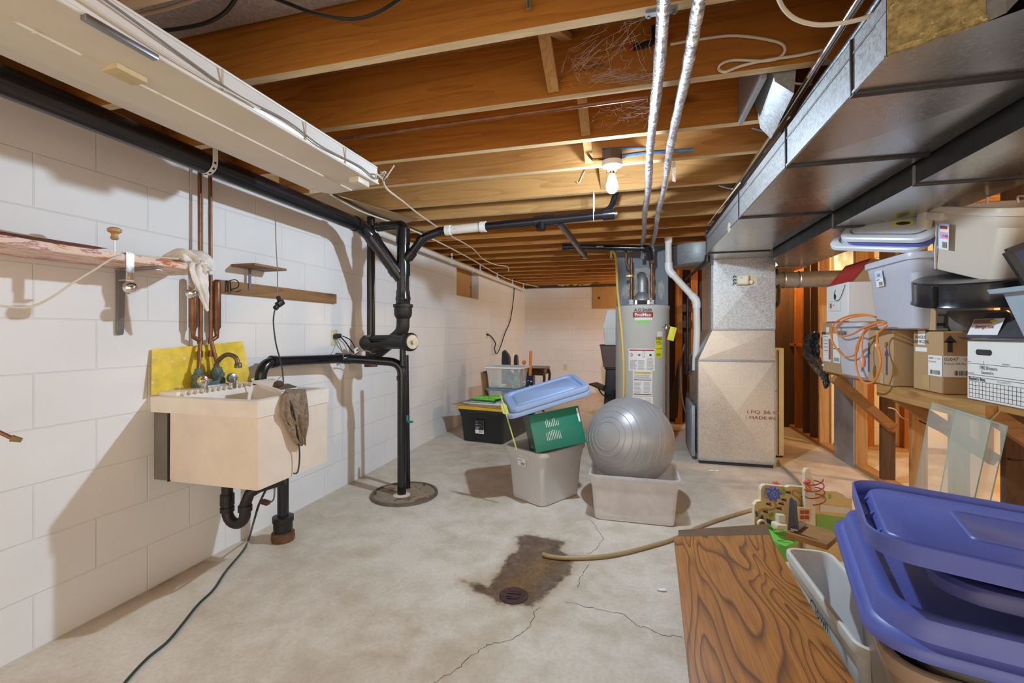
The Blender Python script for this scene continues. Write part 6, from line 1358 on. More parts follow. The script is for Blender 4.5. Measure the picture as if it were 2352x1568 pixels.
# 3 UP carton
o = cbox('cardboard_carton', 'cardboard carton marked UP with two blue arrows, under the grey tote', 1.33, 1.72, 2.875, 3.14, SZ, 1.18, m_card)
for px_ in (1991, 2032):
    b = MB(); p = PX(px_, 798, 1.3285); b.text('UP', (1.3285, p.y, p.z), YX, UZ, .045, m_print_k, width=.034)
    q = PX(px_ + 3, 858, 1.3285); yy = q.y - .006
    b.face([(1.3285, yy + .008, .935), (1.3285, yy - .008, .935), (1.3285, yy - .008, 1.04), (1.3285, yy + .008, 1.04)], m_print_b); b.face([(1.3285, yy + .022, 1.04), (1.3285, yy - .022, 1.04), (1.3285, yy, 1.085)], m_print_b); b.build('printing', o)

b = MB(); onX(b, 1.33, 3.06, 1.085, .05, .018, m_label, .002); b.build('small_label', o); b = MB(); onX(b, 1.33, 3.05, 1.10, .03, .078, m_tape, .0016); onX(b, 1.33, 3.0, .882, .035, .06, m_tape, .0016); b.build('tape', o)
# 4 FRAGILE carton
o = cbox('cardboard_carton', 'cardboard carton marked FRAGILE with barcode label and black arrow', 1.385, 1.78, 2.57, 2.80, SZ, 1.172, m_card)
b = MB(); X4 = 1.3835
for t, px_, py, w in (('FRAGILE', 2102, 777, .085), ('KEEP FROZEN', 2097, 787, .125)):
    p = PX(px_, py, X4); b.text(t, (X4, p.y, p.z), YX, UZ, .022, m_print_k, width=w)
b.build('printing', o); b = MB(); yb = 2.57; xc = PY(2182, 780, yb).x
b.face([(xc - .010, yb - .0015, 1.075), (xc + .010, yb - .0015, 1.075), (xc + .010, yb - .0015, 1.125), (xc - .010, yb - .0015, 1.125)], m_print_k); b.face([(xc - .026, yb - .0015, 1.12), (xc + .026, yb - .0015, 1.12), (xc, yb - .0015, 1.155)], m_print_k); b.build('printed_arrow', o)
b = MB(); pxr(b, 1.385, 2109, 759, 2126, 791, m_label); pxr(b, 1.385, 2103, 798, 2130, 806, m_label); b.build('white_sticker', o)
b = MB(); z0, z1 = 1.17 - 103 * 2.13 / FOC, 1.17 - 55 * 2.13 / FOC; b.rect((1.385, 2.675, z0), YX, UZ, .105, z1 - z0, m_label, .0014); b.rect((1.385, 2.57, z0), YY, UZ, .155, z1 - z0, m_label, .0014)
r = random.Random(8)
for k in range(15): b.rect((1.385, 2.66 - .005 * k, z0 + .008), YX, UZ, r.choice((.002, .003)), .02, m_print_k, .002)
for k in range(22): b.rect((1.43 + .0052 * k, 2.57, z0 + .008), YY, UZ, r.choice((.002, .0034)), .022, m_print_k, .002)
b.text('05047', (1.39, 2.5685, z1 - .022), YY, UZ, .022, m_print_k); b.text('OF 30808', (1.465, 2.5685, z1 - .02), YY, UZ, .016, m_print_k); b.text('French Silk Pie', (1.39, 2.5685, z1 - .04), YY, UZ, .014, m_print_k); b.text('05047', (1.3828, 2.668, z1 - .018), YX, UZ, .014, m_print_k); b.text('OF 30808', (1.3828, 2.625, z1 - .018), YX, UZ, .011, m_print_g); b.text('French Silk', (1.3828, 2.668, z1 - .034), YX, UZ, .012, m_print_k); b.build('barcode_label', o)
b = MB(); pxr(b, 1.385, 2120, 862, 2136, 893, m_tape); b.build('tape', o)
b = MB(); p, q = PX(2129, 757, 1.386), PX(2149, 706, 1.386); b.box((1.388, (p.y + q.y) / 2, (p.z + q.z) / 2 - .002), (.004, p.y - q.y, q.z - p.z), m_card); b.build('raised_flap', o)
# 5 white file box
X5 = 1.40
o = cbox('file_box', 'white cardboard file box with oval handle hole and handwriting', X5, 1.80, 2.04, 2.435, SZ, 1.135, m_card_wt)
def P5(x, y): return PX(x, y, X5 - .0015)
def ln(b, a, c, w=.0016, m=m_print_k):
    a, c = V(a), V(c); d = (c - a).normalized(); n = V((-1, 0, 0)); s = d.cross(n) * w / 2; b.face([a - s, c - s, c + s, a + s], m)
XF = X5 - .0012
b = MB()
for z in (1.035, .988, .978, .948, .932, .916, .898):
    if z > .95: ln(b, (XF, 2.432, z), (XF, 2.045, z))
for k in range(5): ln(b, (XF, 2.42, .960 - .017 * k), (XF, 2.045, .960 - .017 * k))
for k in range(20): ln(b, (XF, 2.42 - .0195 * k, .960), (XF, 2.42 - .0195 * k, .892))
ln(b, (XF, 2.335, 1.035), (XF, 2.335, 1.05))
b.text('1982 Brewers', (XF, 2.36, 1.014), YX, UZ, .022, m_print_k, width=.095); b.text('Souvenirs', (XF, 2.348, .996), YX, UZ, .020, m_print_k, width=.066)
b.text('Bankers Box.', (XF, 2.422, .965), YX, UZ, .019, m_print_k, width=.098, bold=.02); b.text('EconoStor 70', (XF, 2.26, .967), YX, UZ, .012, m_print_g); b.text('FROM', (XF, 2.43, 1.039), YX, UZ, .008, m_print_k); b.text('DESTROY', (XF, 2.235, 1.039), YX, UZ, .009, m_print_k); b.text('CONTENTS', (XF, 2.43, .991), YX, UZ, .008, m_print_k)
b.build('printing', o)
b = MB(); b.rings([[V((X5 - .0016 + k * .0012, 2.335 + .045 * (1 if cos(t) > 0 else -1) * (.7 + .3 * abs(cos(t))) * (abs(cos(t)) > .01) * -1, 1.085 + .012 * sin(t))) for t in [2 * pi * j / 24 + .07 for j in range(24)]] for k in (0, 1)], m_print_k); b.build('handle_hole', o)
# 6 clear lidded box with printed card
o = thing('smoked_box', 'smoked clear plastic box with printed card on the white file box', 'box', (1.58, 2.24, 1.135))
b = MB(); b.rings([rrect(.40, .44, .02, 3, 1.137, 1.585, 2.235), rrect(.42, .46, .02, 3, 1.147, 1.585, 2.235), rrect(.40, .44, .02, 3, 1.15, 1.59, 2.235), rrect(.33, .37, .02, 3, 1.245, 1.61, 2.235), rrect(.32, .36, .02, 3, 1.25, 1.61, 2.235)], m_smoke, smooth=False); b.build('box_shell', o)
b = MB(); cxn = V((-.93, 0, .37)).normalized(); d0 = V((1.40 - .006, 2.42, 1.157)); up_ = V((.035, 0, .093)).normalized()
b.rect(d0, YX, up_, .17, .072, m_label, .002); b.rect(d0 + up_ * .05 - V((0, .005, 0)), YX, up_, .11, .02, pbr('brown_print', (.30, .12, .07), .5), .003); b.text('Storage box', d0 + up_ * .030 - V((.004, .03, 0)), YX, up_, .022, m_print_r, width=.105, bold=.02); b.rect(d0 + up_ * .055 - V((0, .10, 0)), YX, up_, .035, .01, m_label_y, .0034); b.build('printed_card', o)
# 7 white carton and red shoe box at left
o = cbox('white_carton', 'white cardboard carton with red stripe, on the left carton behind the grey tote', 1.36, 1.74, 3.48, 3.83, 1.237, 1.50, m_card_wt)
b = MB(); pxr(b, 1.36, 1898, 736, 1949, 741, m_print_r); 
for a, c in (((1904, 692), (1931, 692)), ((1904, 714), (1931, 714))): ln(b, PX(*a, 1.3585), PX(*c, 1.3585), .002, m_print_g)
for x in (1904, 1931): ln(b, PX(x, 692, 1.3585), PX(x, 714, 1.3585), .002, m_print_g)
pxr(b, 1.36, 1907, 697, 1910.5, 708, m_print_r, .002); b.text('er.', PX(1913, 703, 1.3582), YX, UZ, .025, m_print_r); b.build('printing', o)
b = MB(); c = PX(1920, 679, 1.36); b.lathe([(.022, -.001), (.022, .0005)], c, m_label, 16, (-1, 0, 0)); b.lathe([(.018, -.001), (.018, .0015)], c + V((0, .012, -.006)), m_print_k, 14, (-1, 0, 0))
b.tube([c + V((-.004, 0, .04)), c + V((-.004, .02, .0)), c + V((-.004, .0, -.03)), c + V((-.006, -.08, -.025)), c + V((-.006, -.16, .06))], .002, m_cord_k, 5, curve=True); b.build('string_button', o)
o = thing('red_shoe_box', 'red lidded shoe box lying aslant on the white carton', 'box', (1.52, 3.66, 1.50))
sec = [(1.385, 1.502), (1.50, 1.655), (1.70, 1.60), (1.70, 1.502)]
pr = [[V((x - (.0 if y > 3.6 else .0), y, z)) for x, z in sec] for y in (3.86, 3.50)]
b = MB(); b.rings(pr, m_card, smooth=False); b.text('SAUCONY'[:0] or 'coupons', V((1.535, 3.498, 1.612)), V((1, 0, -.42)), V((.42, 0, 1)), .03, m_print_k); b.build('box_body', o)
b = MB(); n = V((-.153, 0, .115)).normalized() * .004; b.face([V((1.385, 3.865, 1.502)) + n, V((1.385, 3.49, 1.502)) + n, V((1.497, 3.49, 1.651)) + n, V((1.497, 3.865, 1.651)) + n], m_red_card); b.face([V((1.487, 3.87, 1.645)) + n, V((1.487, 3.50, 1.645)) + n, V((1.56, 3.52, 1.665)), V((1.56, 3.87, 1.665))], m_red_card); b.build('red_side', o, recalc=False)
# 8 grey tote with three lids on top
T8 = V((1.475, 2.86, 1.183))
o = tote('storage_tote', 'pale grey tote with paper sticker, standing high on the cartons', 'tote', T8, pi / 2, .50, .40, .375, m_tote_lav, .84, .02, .05)
label_on(o, (.10, .1795, .235), (-1, 0, 0), (0, .13, 1), .075, .085, 2, [('r', .05, .55, .9, .42, pbr('sky_print', (.55, .70, .85), .5)), ('r', .3, .62, .45, .2, m_tote_gry)])
A, Bv, Cv = P(1922, 556, 2.50), P(2112, 560, 2.15), P(2100, 505, 2.29)
lx = (Bv - A).normalized(); ly = Cv - Bv; ly = (ly - lx * ly.dot(lx)).normalized(); lz = lx.cross(ly); Mq = Matrix((lx, ly, lz)).transposed()
for k, (nm, lb, m, sh, ww, dd) in enumerate((('tote_lid', 'white lid, topmost of the tilted lids on the high grey tote', m_lid_gry, (0, 0, 0), .42, .34), ('tote_lid', 'royal blue lid, middle of the tilted lids on the high grey tote', m_lid_blue, (.015, .012, -.030), .41, .34), ('tote_lid', 'pale blue-grey lid, lowest of the tilted lids on the high grey tote', m_lid_gry, (-.075, .0, -.060), .46, .36))):
    c = A + lx * (ww / 2 + sh[0]) + ly * (dd / 2 + sh[1]) + lz * sh[2]
    ol = lid(nm, lb, c, 0, ww, dd, m, .028, .06, Mq.to_euler(), group='tilted lids on the high grey tote', panel=False)
    if k == 0:
        b = MB(); b.rings([rrect(.34, .26, .05, 5, .029, 0, 0), rrect(.33, .25, .05, 5, .031, 0, 0)], m_lid_gry); b.build('lid_top', ol, world=False)
        b = MB(); b.face([V((.05 + .05 * cos(t), -.05 + .022 * sin(t), .0325)) for t in [2 * pi * j / 20 for j in range(20)]], m_label_y); b.face([V((.05 + .032 * cos(t), -.05 + .014 * sin(t), .033)) for t in [2 * pi * j / 20 for j in range(20)]], m_print_k); b.build('oval_mark', ol, world=False)
# 9 round black tub lying under the beige tote
Cb = P(2276, 652, 1.97); tilt = Matrix.Rotation(radians(7), 3, 'X')
o = thing('round_tub', 'wide round black plastic tub upside down under the beige tote', 'tub', Cb - V((0, 0, .06)), rot=(radians(9), radians(-8), 0))
b = MB(); b.lathe([(.264, .0), (.263, .006), (.258, .012), (.255, .098), (.249, .104), (.02, .100)], (0, 0, 0), m_black_gl, 56, caps=True); b.build('tub_wall', o, world=False)
b = MB(); b.box((-.244, -.08, .052), (.03, .016, .09), m_black_gl, Matrix.Rotation(.3, 3, 'Z'), .004); b.build('side_rib', o, world=False)
# dark folded things under it
b = MB(); c0 = P(2180, 735, 2.16)
b.rings([rrect(.20 * f, .30 * f, .05, 4, z, c0.x + .10, c0.y + .05) for z, f in ((1.174, .9), (1.20, 1.02), (1.25, 1.0), (1.268, .92))], m_tote_dgr); one(b, 'dark_grey_tray', 'dark grey plastic tray squeezed between the black tub and the FRAGILE carton', 'tray')
b = MB(); 
for k, z in enumerate((1.176, 1.20, 1.245)): b.box((1.43, 2.70 + .01 * k, z + .006), (.05, .12, .012), (m_tin, m_print_k, m_tin)[k], Matrix.Rotation(.2 * k - .2, 3, 'Z'))
one(b, 'metal_tray', 'shiny thin metal trays behind the raised carton flap', 'tray')
# 10 beige tote on top, tilted
T10 = PX(2222, 634, 1.56)
bt = thing('x', None, None)
bpy.data.objects.remove(bt)
q0, q1 = PX(2107, 472, 1.33), PX(2352, 478, 1.33)
dirr = (q1 - q0).normalized(); wx = V((1, 0, 0)); wx = (wx - dirr * wx.dot(dirr)).normalized(); wz = dirr.cross(wx) 
if wz.z < 0: wz = -wz
wy = wz.cross(dirr)
Mt = Matrix((dirr, wy, wz)).transposed(); BW, BD, BHh = .58, .42, .40
cbase = q0 + dirr * BW / 2 + wy * BD / 2 - wz * BHh
BHh = .30; cbase = q0 + dirr * BW / 2 + wy * BD / 2 - wz * BHh
o = tote('storage_tote', 'beige tote with price sticker tilted on the round black tub', 'tote', cbase, 0, BW, BD, BHh, m_tote_bei, .83, .022, .06, rot=Mt.to_euler(), handles=False)
yf = -(BD - .044) / 2
b = MB(); b.box((-.222, yf - .016, BHh - .068), (.075, .034, .085), m_tote_bei, None, .006); b.box((-.135, yf - .014, BHh - .045), (.11, .034, .036), m_tote_bei, None, .005); b.build('corner_handle', o, world=False)
b = MB(); b.tube([V((-.165, yf + .030, .008)), V((-.158, yf + .012, .10)), V((-.145, yf - .004, BHh * .72))], .005, m_tote_bei, 8); b.build('side_groove', o, world=False)
label_on(o, (-.115, yf + .000, .110), (1, 0, 0), (0, -.13, 1), .075, .115, 0, [('r', 0, 0, .12, 1, m_label_lb), ('r', 0, .88, 1, .12, m_label_lb), ('r', .18, .80, .7, .12, m_print_r), ('r', .20, .42, .75, .26, pbr('pink_print', (.72, .36, .55), .5)), ('t', .42, .48, .5, .14, '7.99', m_print_b)], base=m_label)
b = MB(); 
for k in (0, 1): b.tube([V((.06 + .02 * k, -.05, BHh + .005)), V((.09, -.06, BHh + .03)), V((.17, -.07, BHh + .025)), V((.22, -.08, BHh + .004))] if k else [V((.02, -.12, BHh + .03)), V((.06, -.14, BHh + .002))], .004, m_label, 8, curve=True)
b.build('white_string', o, world=False)
# 11 black frame and pale blue bin at the picture's right edge
o = thing('picture', 'black rectangular frame leaning before the beige tote at the right edge', 'picture', P(2345, 690, 1.62))
a, c, d = P(2313, 578, 1.64), P(2400, 545, 1.60), P(2345, 665, 1.62)
ux = (c - a).normalized(); uy = (d - a); uy = (uy - ux * uy.dot(ux)).normalized(); fw_, fh_ = .26, .16
b = MB()
for p, q in ((a, a + ux * fw_), (a + uy * fh_, a + uy * fh_ + ux * fw_), (a, a + uy * fh_), (a + ux * fw_, a + ux * fw_ + uy * fh_)): b.beam(p, q, .022, .02, m_black, up=ux.cross(uy))
b.build('frame_bar', o); b = MB(); n = ux.cross(uy) * .004; b.face([a + n, a + ux * fw_ + n, a + ux * fw_ + uy * fh_ + n, a + uy * fh_ + n], m_lid_navy); b.build('backing', o)
p = P(2316, 664, 1.60)
o = thing('pale_blue_bin', 'pale blue plastic bin at the right edge in front of the file box', 'bin', (p.x + .22, p.y - .05, p.z - .25))
cx, cy = p.x + .17, p.y - .06; b = MB(); b.rings([rrect(.20, .20, .03, 4, p.z - .23, cx + .01, cy), rrect(.29, .29, .03, 4, p.z - .012, cx, cy), rrect(.34, .34, .03, 4, p.z - .010, cx, cy), rrect(.35, .35, .03, 4, p.z + .006, cx, cy), rrect(.28, .28, .03, 4, p.z + .004, cx, cy), rrect(.2, .2, .03, 4, p.z - .2, cx, cy)], pbr('powder_blue_tub', (.36, .44, .52), .4)); b.build('tub', o)
# 12 black rubbish bag
from mathutils import noise as mn
b = MB(); path = [(PX(1872, 762, 1.43), .035), (PX(1868, 772, 1.43), .075), (PX(1862, 790, 1.43), .092), (PX(1865, 812, 1.42), .085), (PX(1876, 836, 1.40), .068), (PX(1890, 858, 1.37), .050), (PX(1897, 876, 1.36), .034), (PX(1896, 892, 1.355), .012)]
cp = spline([p for p, _ in path], 7); rs = []; n_ = len(cp)
for k, p in enumerate(cp):
    f = k / (n_ - 1) * (len(path) - 1); i0 = min(len(path) - 2, int(f)); r_ = path[i0][1] * (1 - f + i0) + path[i0 + 1][1] * (f - i0)
    rs.append([p + V((.55 * cos(h), .95 * sin(h), .12 * sin(2 * h))) * r_ * (1 + .55 * mn.noise(V((cos(h) * 2.2, sin(h) * 2.2, k * .22))) + .22 * mn.noise(V((cos(h) * 6, sin(h) * 6, k * .6)))) for h in [2 * pi * q / 48 for q in range(48)]])
b.rings(rs, m_bag); one(b, 'rubbish_bag', 'crumpled black plastic bag hanging off the left end of the shelf', 'bag', angle=25)
# 13 orange extension cord hung in loops
o = thing('extension_cord', 'orange extension cord hung in loops over the shelf cartons', 'cord', (1.27, 3.1, .86))
XO = 1.265
b = MB(); b.tube([PX(x, y, XO) for x, y in ((2012, 728), (1985, 722), (1950, 725), (1920, 740), (1909, 765), (1915, 790), (1935, 815), (1955, 818), (1968, 808), (1975, 780), (1990, 755), (2010, 742), (2035, 740), (2010, 742), (1985, 765), (1968, 795), (1966, 835), (1975, 868), (1990, 880), (2008, 875), (2020, 848), (2022, 820), (2015, 790), (2018, 765), (2038, 748))], .0055, m_cord_o, 8, curve=True)
b.tube([PX(x, y, XO - .012) for x, y in ((2018, 740), (1980, 755), (1955, 768), (1930, 772), (1921, 760), (1925, 745), (1950, 730), (1990, 724), (2008, 727))], .0055, m_cord_o, 8, curve=True)
b.tube([PX(x, y, XO - .006) for x, y in ((2030, 745), (2000, 752), (1985, 762), (1980, 790), (1981, 820))], .004, m_cord_o, 8, curve=True); b.build('cable', o)
b = MB(); c = PX(1981, 832, XO - .008); b.lathe([(.006, .03), (.014, .02), (.017, 0), (.014, -.02), (.012, -.028)], c, pbr('peach_plug', (.75, .33, .20), .35), 12)
for s in (-1, 1): b.box(c + V((0, s * .007, -.04)), (.004, .003, .025), m_steel)
b.build('plug', o)
# 14 glass panes leaning on the shelf
for k, (dx, y0, y1, zt, lb) in enumerate(((0, 2.16, 2.53, .85, 'dusty clear glass pane leaning under the shelf, the front one'), (.022, 2.12, 2.40, .84, 'green edged glass pane leaning behind the front glass pane'))):
    o = thing('glass_pane', lb, 'glass', (1.30 + dx, (y0 + y1) / 2, 0), group='glass panes under the shelf')
    b = MB(); pr = [V((1.17 + dx, y0, 0)), V((1.17 + dx, y1 - .03, 0)), V((1.318 + dx, y1, zt)), V((1.318 + dx, y0, zt - .02))]; b.face(pr, m_glass); b.face([p + V((.005, 0, 0)) for p in pr], m_glass); b.build('pane', o)
    b = MB()
    for i in range(4): p, q = pr[i], pr[(i + 1) % 4]; b.face([p, q, q + V((.005, 0, 0)), p + V((.005, 0, 0))], m_glass_edge)
    b.build('edge', o, recalc=False)
# ================================================================ FOREGROUND RIGHT
ZB = .42
fl_, fr_, nr_, nl_ = PZ(1548, 1232, ZB), PZ(1768, 1228, ZB), PZ(1965, 1568, ZB), PZ(1585, 1568, ZB)
ex = (nl_ - fl_).normalized(); ey = (nr_ - fr_).normalized()
nl2, nr2 = fl_ + ex * 1.25, fr_ + ey * 1.25
o = thing('oak_bench', 'low oak bench with swirling grain on its top, nearest the camera', 'bench', ((fl_.x + nr2.x) / 2, (fl_.y + nr2.y) / 2, 0))
b = MB(); q = [nl2, nr2, fr_, fl_]; b.rings([[p + V((0, 0, -.018)) for p in q], [p for p in q]], m_oak, smooth=False); b.build('bench_top', o)
b = MB(); d = V((0, .045, -.045)); q2 = [PZ(1558, 1217, ZB - .06), PZ(1760, 1203, ZB - .06)]
qq = [V((nl2.x + .03, nl2.y + .2, ZB - .06)), V((nr2.x - .03, nr2.y + .2, ZB - .06)), q2[1], q2[0]]; b.rings([[p + V((0, 0, -.02)) for p in qq], qq], pbr('brown_chipboard', (.16, .095, .05), .7, 0, .1, 8), smooth=False); b.build('lower_board', o)
for t, s in ((.12, .1), (.12, .9), (.92, .1), (.92, .9)):
    p = fl_.lerp(nl2, t).lerp(fr_.lerp(nr2, t), s if t > .5 else .3 + .4 * (s > .5)); p = p + V((.05, 0, 0)) * (1 if s < .5 else -1)
    b = MB(); b.bx(p.x - .02, p.x + .02, p.y - .02, p.y + .02, 0, ZB - .018 if t > 2 else ZB - .08, m_darkwood); b.build('leg', o)
# ---- toy activity board
TD = 2.02
def T(x, y, d=0): return P(x, y, TD - d)
o = thing('activity_toy', 'wooden activity toy with blue gear, red wire spiral and painted maze', 'toy', V((T(1800, 1240).x, T(1800, 1240).y, 0)))
def board(pts, th, m, edge, d=0, yaw=0):
    b = MB(); q = [T(x, y, d) for x, y in pts]; n = FW * th; b.face(q, m); b.face([p + n for p in q][::-1], m)
    for i in range(len(q)): p, r_ = q[i], q[(i + 1) % len(q)]; b.face([p, r_, r_ + n, p + n], edge)
    return b
PANEL = [(1740, 1290), (1733, 1200), (1733, 1160), (1738, 1152), (1748, 1150), (1748, 1124), (1751, 1116), (1758, 1113), (1800, 1117), (1806, 1119), (1815, 1116), (1850, 1119), (1868, 1124), (1872, 1290)]
board(PANEL, .022, m_toy, m_toy_edge).build('front_panel', o)
b = MB(); 
for (pts, m) in (([(1735, 1205), (1745, 1196), (1765, 1205), (1790, 1212), (1805, 1215), (1805, 1290), (1741, 1290)], m_toy_green), ([(1735, 1175), (1739, 1173), (1741, 1185), (1737, 1187)], m_print_b), ([(1747, 1184), (1753, 1182), (1754, 1195), (1748, 1192)], m_print_b), ([(1760, 1190), (1775, 1196), (1773, 1206), (1762, 1200)], m_print_b), ([(1793, 1128), (1803, 1122), (1807, 1130), (1800, 1140)], m_toy_leaf), ([(1757, 1120), (1763, 1121), (1760, 1127)], m_toy_leaf), ([(1765, 1182), (1775, 1175), (1779, 1182), (1770, 1188)], m_toy_leaf), ([(1792, 1118), (1803, 1120), (1800, 1125)], m_toy_leaf)):
    b.face([T(x, y, .0015) for x, y in pts], m)
R9 = random.Random(2)
for (x, y) in ((1811, 1131), (1766, 1158), (1801, 1148), (1795, 1157), (1790, 1168), (1758, 1175), (1847, 1141), (1846, 1165)):
    b.face([T(x + 6 * cos(t) * (1 + .3 * sin(3 * t)), y + 3.5 * sin(t) * (1 + .4 * cos(2 * t)) + 2 * cos(t), .002) for t in [2 * pi * j / 12 for j in range(12)]], m_print_k); b.face([T(x + 3 + 3 * cos(t), y - 2 + 2 * sin(t), .0025) for t in [2 * pi * j / 8 for j in range(8)]], m_print_r)
b.build('painted_leaves', o)
for pts in ([(1745, 1195), (1743, 1180), (1750, 1170), (1775, 1170), (1783, 1162), (1778, 1152)], [(1838, 1133), (1825, 1126), (1822, 1135), (1835, 1145), (1840, 1158), (1830, 1165), (1823, 1150), (1820, 1145)]): b = MB(); b.tube([T(x, y, .002) for x, y in pts], .003, pbr('maze_groove', (.42, .28, .11), .6), 6, curve=True); b.build('maze_groove', o)
b = MB(); c = T(1775, 1133, .012); q = [c + (RT * cos(t) + UP * sin(t)) * (.033 if k % 4 in (0, 1) else .024) for k, t in enumerate([2 * pi * j / 36 for j in range(36)])]
b.rings([q, [p - FW * .012 for p in q]], m_lid_blue, smooth=False); b.tube([c - FW * .0135 + (RT * cos(t) + UP * sin(t)) * .0018 * t for t in [.5 * j for j in range(2, 21)]], .0014, m_label_lb, 5); b.build('blue_gear', o)
b = MB(); c = T(1748, 1201, .01); q = [c + (RT * cos(t) + UP * sin(t)) * .019 for t in [2 * pi * j / 20 for j in range(20)]]; b.rings([q, [p - FW * .012 for p in q]], m_toy_edge); q = [c - FW * .0125 + (RT * cos(t) + UP * sin(t)) * .013 for t in [2 * pi * j / 20 for j in range(20)]]; b.face(q, m_print_r); b.build('round_knob', o)
b = MB(); c = T(1779, 1113, -.03); q = [c + (RT * cos(t) + UP * sin(t)) * (.02 if k % 2 else .012) for k, t in enumerate([2 * pi * j / 16 for j in range(16)])]; b.rings([q, [p - FW * .01 for p in q]], pbr('coral_gear', (.75, .14, .10), .4), smooth=False); b.build('red_gear', o)
b = board([(1851, 1290), (1849, 1085), (1852, 1077), (1859, 1076), (1864, 1090), (1872, 1110), (1874, 1290)], .02, m_toy_edge, m_toy_edge, .03); b.build('arch_panel', o)
b = MB(); pts = []
for k in range(70):
    t = k / 69; a = 2 * pi * 3.3 * t; pts.append(T(1871 + 23 * cos(a) + 6 * (t - .5), 1101 + 50 * t + 9 * sin(a), .03 + .045 * sin(a)))
b.tube(pts, .0026, pbr('red_wire', (.36, .03, .05), .3), 6); b.build('wire_spiral', o)
b = MB(); 
for x, y, m in ((1855, 1106, MATS['coral_gear']), (1857, 1122, m_orange), (1860, 1130, m_pvc)): b.ball(T(x, y, .045), .012, m, 14, 10)
b.build('bead', o)
b = board([(1834, 1165), (1863, 1168), (1861, 1198), (1833, 1196)], .012, m_toy, m_toy, .06)
for cx in (1843, 1854):
    for cy in (1176, 1188): b.face([T(cx + u, cy + v, .062) for u, v in ((-4.5, -4.5), (4.5, -4), (4.5, 4.5), (-4.5, 4))], m_print_r)
b.build('house_window', o)
b = MB(); q = [T(x, y, -.05 - .12 * (x - 1872) / 85) for x, y in ((1872, 1290), (1872, 1122), (1890, 1127), (1920, 1128), (1935, 1134), (1945, 1143), (1957, 1144), (1957, 1290))]; n = FW * .02; b.face(q, m_toy); b.face([p + n for p in q][::-1], m_toy)
for i in range(8): p, r_ = q[i], q[(i + 1) % 8]; b.face([p, r_, r_ + n, p + n], m_toy_edge)
b.face([T(x, y, -.046 - .12 * (x - 1872) / 85) for x, y in ((1875, 1180), (1950, 1190), (1950, 1230), (1875, 1230))], m_toy_leaf); b.face([T(x, y, -.046 - .12 * (x - 1872) / 85) for x, y in ((1884, 1158), (1952, 1166), (1952, 1180), (1884, 1174))], m_enamel_dim)
for xx in (1905, 1890): b.face([T(xx + 5 * cos(t), 1140 + 6 * sin(t), -.046 - .12 * (xx - 1872) / 85) for t in [2 * pi * j / 8 for j in range(8)]], m_toy_leaf)
b.build('side_panel', o)
b = MB(); q = [T(x, y, d) for x, y, d in ((1757, 1215, .05), (1775, 1212, .0), (1830, 1212, .0), (1835, 1240, .08), (1805, 1254, .14), (1790, 1249, .14), (1768, 1236, .10))]; b.rings([q, [p - V((0, 0, .014)) for p in q]], m_toy_green, smooth=False); b.tube([T(x, y, .10) + V((0, 0, .01)) for x, y in ((1800, 1222), (1780, 1220), (1778, 1228), (1790, 1236), (1800, 1240))], .002, m_toy_leaf, 5, curve=True); b.build('leaf_tray', o)
b = MB(); b.bx(o.location.x - .12, o.location.x + .18, o.location.y + .02, o.location.y + .20, 0, .015, m_toy); b.build('base_board', o)
b = MB(); b.box(T(1790, 1208, .06), (.05, .05, .03), m_toy_edge, YAW, .008); b.box(T(1792, 1190, .05), (.03, .03, .04), pbr('frosted_block', (.70, .74, .62), .3), YAW, .004); b.build('toy_block', o)
# ---- bracket shelf board lying on the totes
BDp = 1.60
o = thing('bracket_board', 'short wooden shelf board with grey metal bracket, beside the blue lids', 'board', P(1850, 1240, BDp))
q = [P(1804, 1222, 1.52), P(1900, 1250, 1.42), P(1930, 1225, 1.62), P(1846, 1199, 1.72)]
b = MB(); b.rings([[p - V((0, 0, .018)) for p in q], q], m_brace, smooth=False); b.build('board', o)
b = MB(); a = P(1815, 1147, 1.56); c = P(1816, 1216, 1.545)
b.prism([(-.012, 0), (.010, 0), (.006, .105), (.0, .112), (-.006, .105)], c, RT, UP, .004, m_steel); b.prism([(.012, 0), (.016, 0), (.008, .105), (.004, .105)], c, RT, UP, .02, m_steel)
b.beam(P(1824, 1216, 1.53), P(1846, 1202, 1.66), .02, .004, m_steel); b.build('metal_bracket', o)
# ---- totes on the right
o = tote('storage_tote', 'low white tote with marker writing, between the oak bench and the blue lids', 'tote', (.672, 1.765, 0), radians(91), .62, .17, .30, m_white, .90, .014, .03, rimm=m_pvc, handles=False)
b = MB(); b.text('Clown', (.06, .072, .20), (-1, 0, 0), (0, .06, 1), .055, m_print_k); b.text('items', (-.10, .070, .14), (-1, 0, 0), (0, .06, 1), .055, m_print_k); b.build('marker_writing', o, world=False)
tote('storage_tote', 'taupe tote at the bottom right directly under the big blue lid', 'tote', (.80, 1.30, 0), radians(75), .66, .50, .52, m_tote_tau, .84, .02, .06)
tote('nested_tote', 'grey brown tote nested inside the taupe tote at the bottom right', 'tote', (.815, 1.30, .03), radians(75), .60, .43, .515, m_tote_dgr, .80, .02, .055, handles=False)
oB = thing('tote_lid', 'big royal blue lid, lowest and largest of the three blue lids', 'lid', (.795, 1.315, .545), radians(75), 'royal blue lids in the right foreground')
w, d = .70, .54
b = MB(); b.rings([rrect(w - k, d - k, max(.03, .10 - k * .2), 7, z) for k, z in ((.012, 0), (.0, .004), (.0, .020), (.008, .026), (.030, .027), (.044, .032), (.054, .060), (.064, .070), (.085, .074), (.115, .072), (.132, .064), (.148, .034), (.17, .028), (.30, .026))], m_lid_blue); b.build('lid_shell', oB, world=False)
b = MB(); 
for k in range(3): b.rings([rrect(.07, .06, .02, 4, z, -.33 + .06, -.18 + .09 * k) for z in (.03, .062)], m_lid_blue)
b.bm.free()
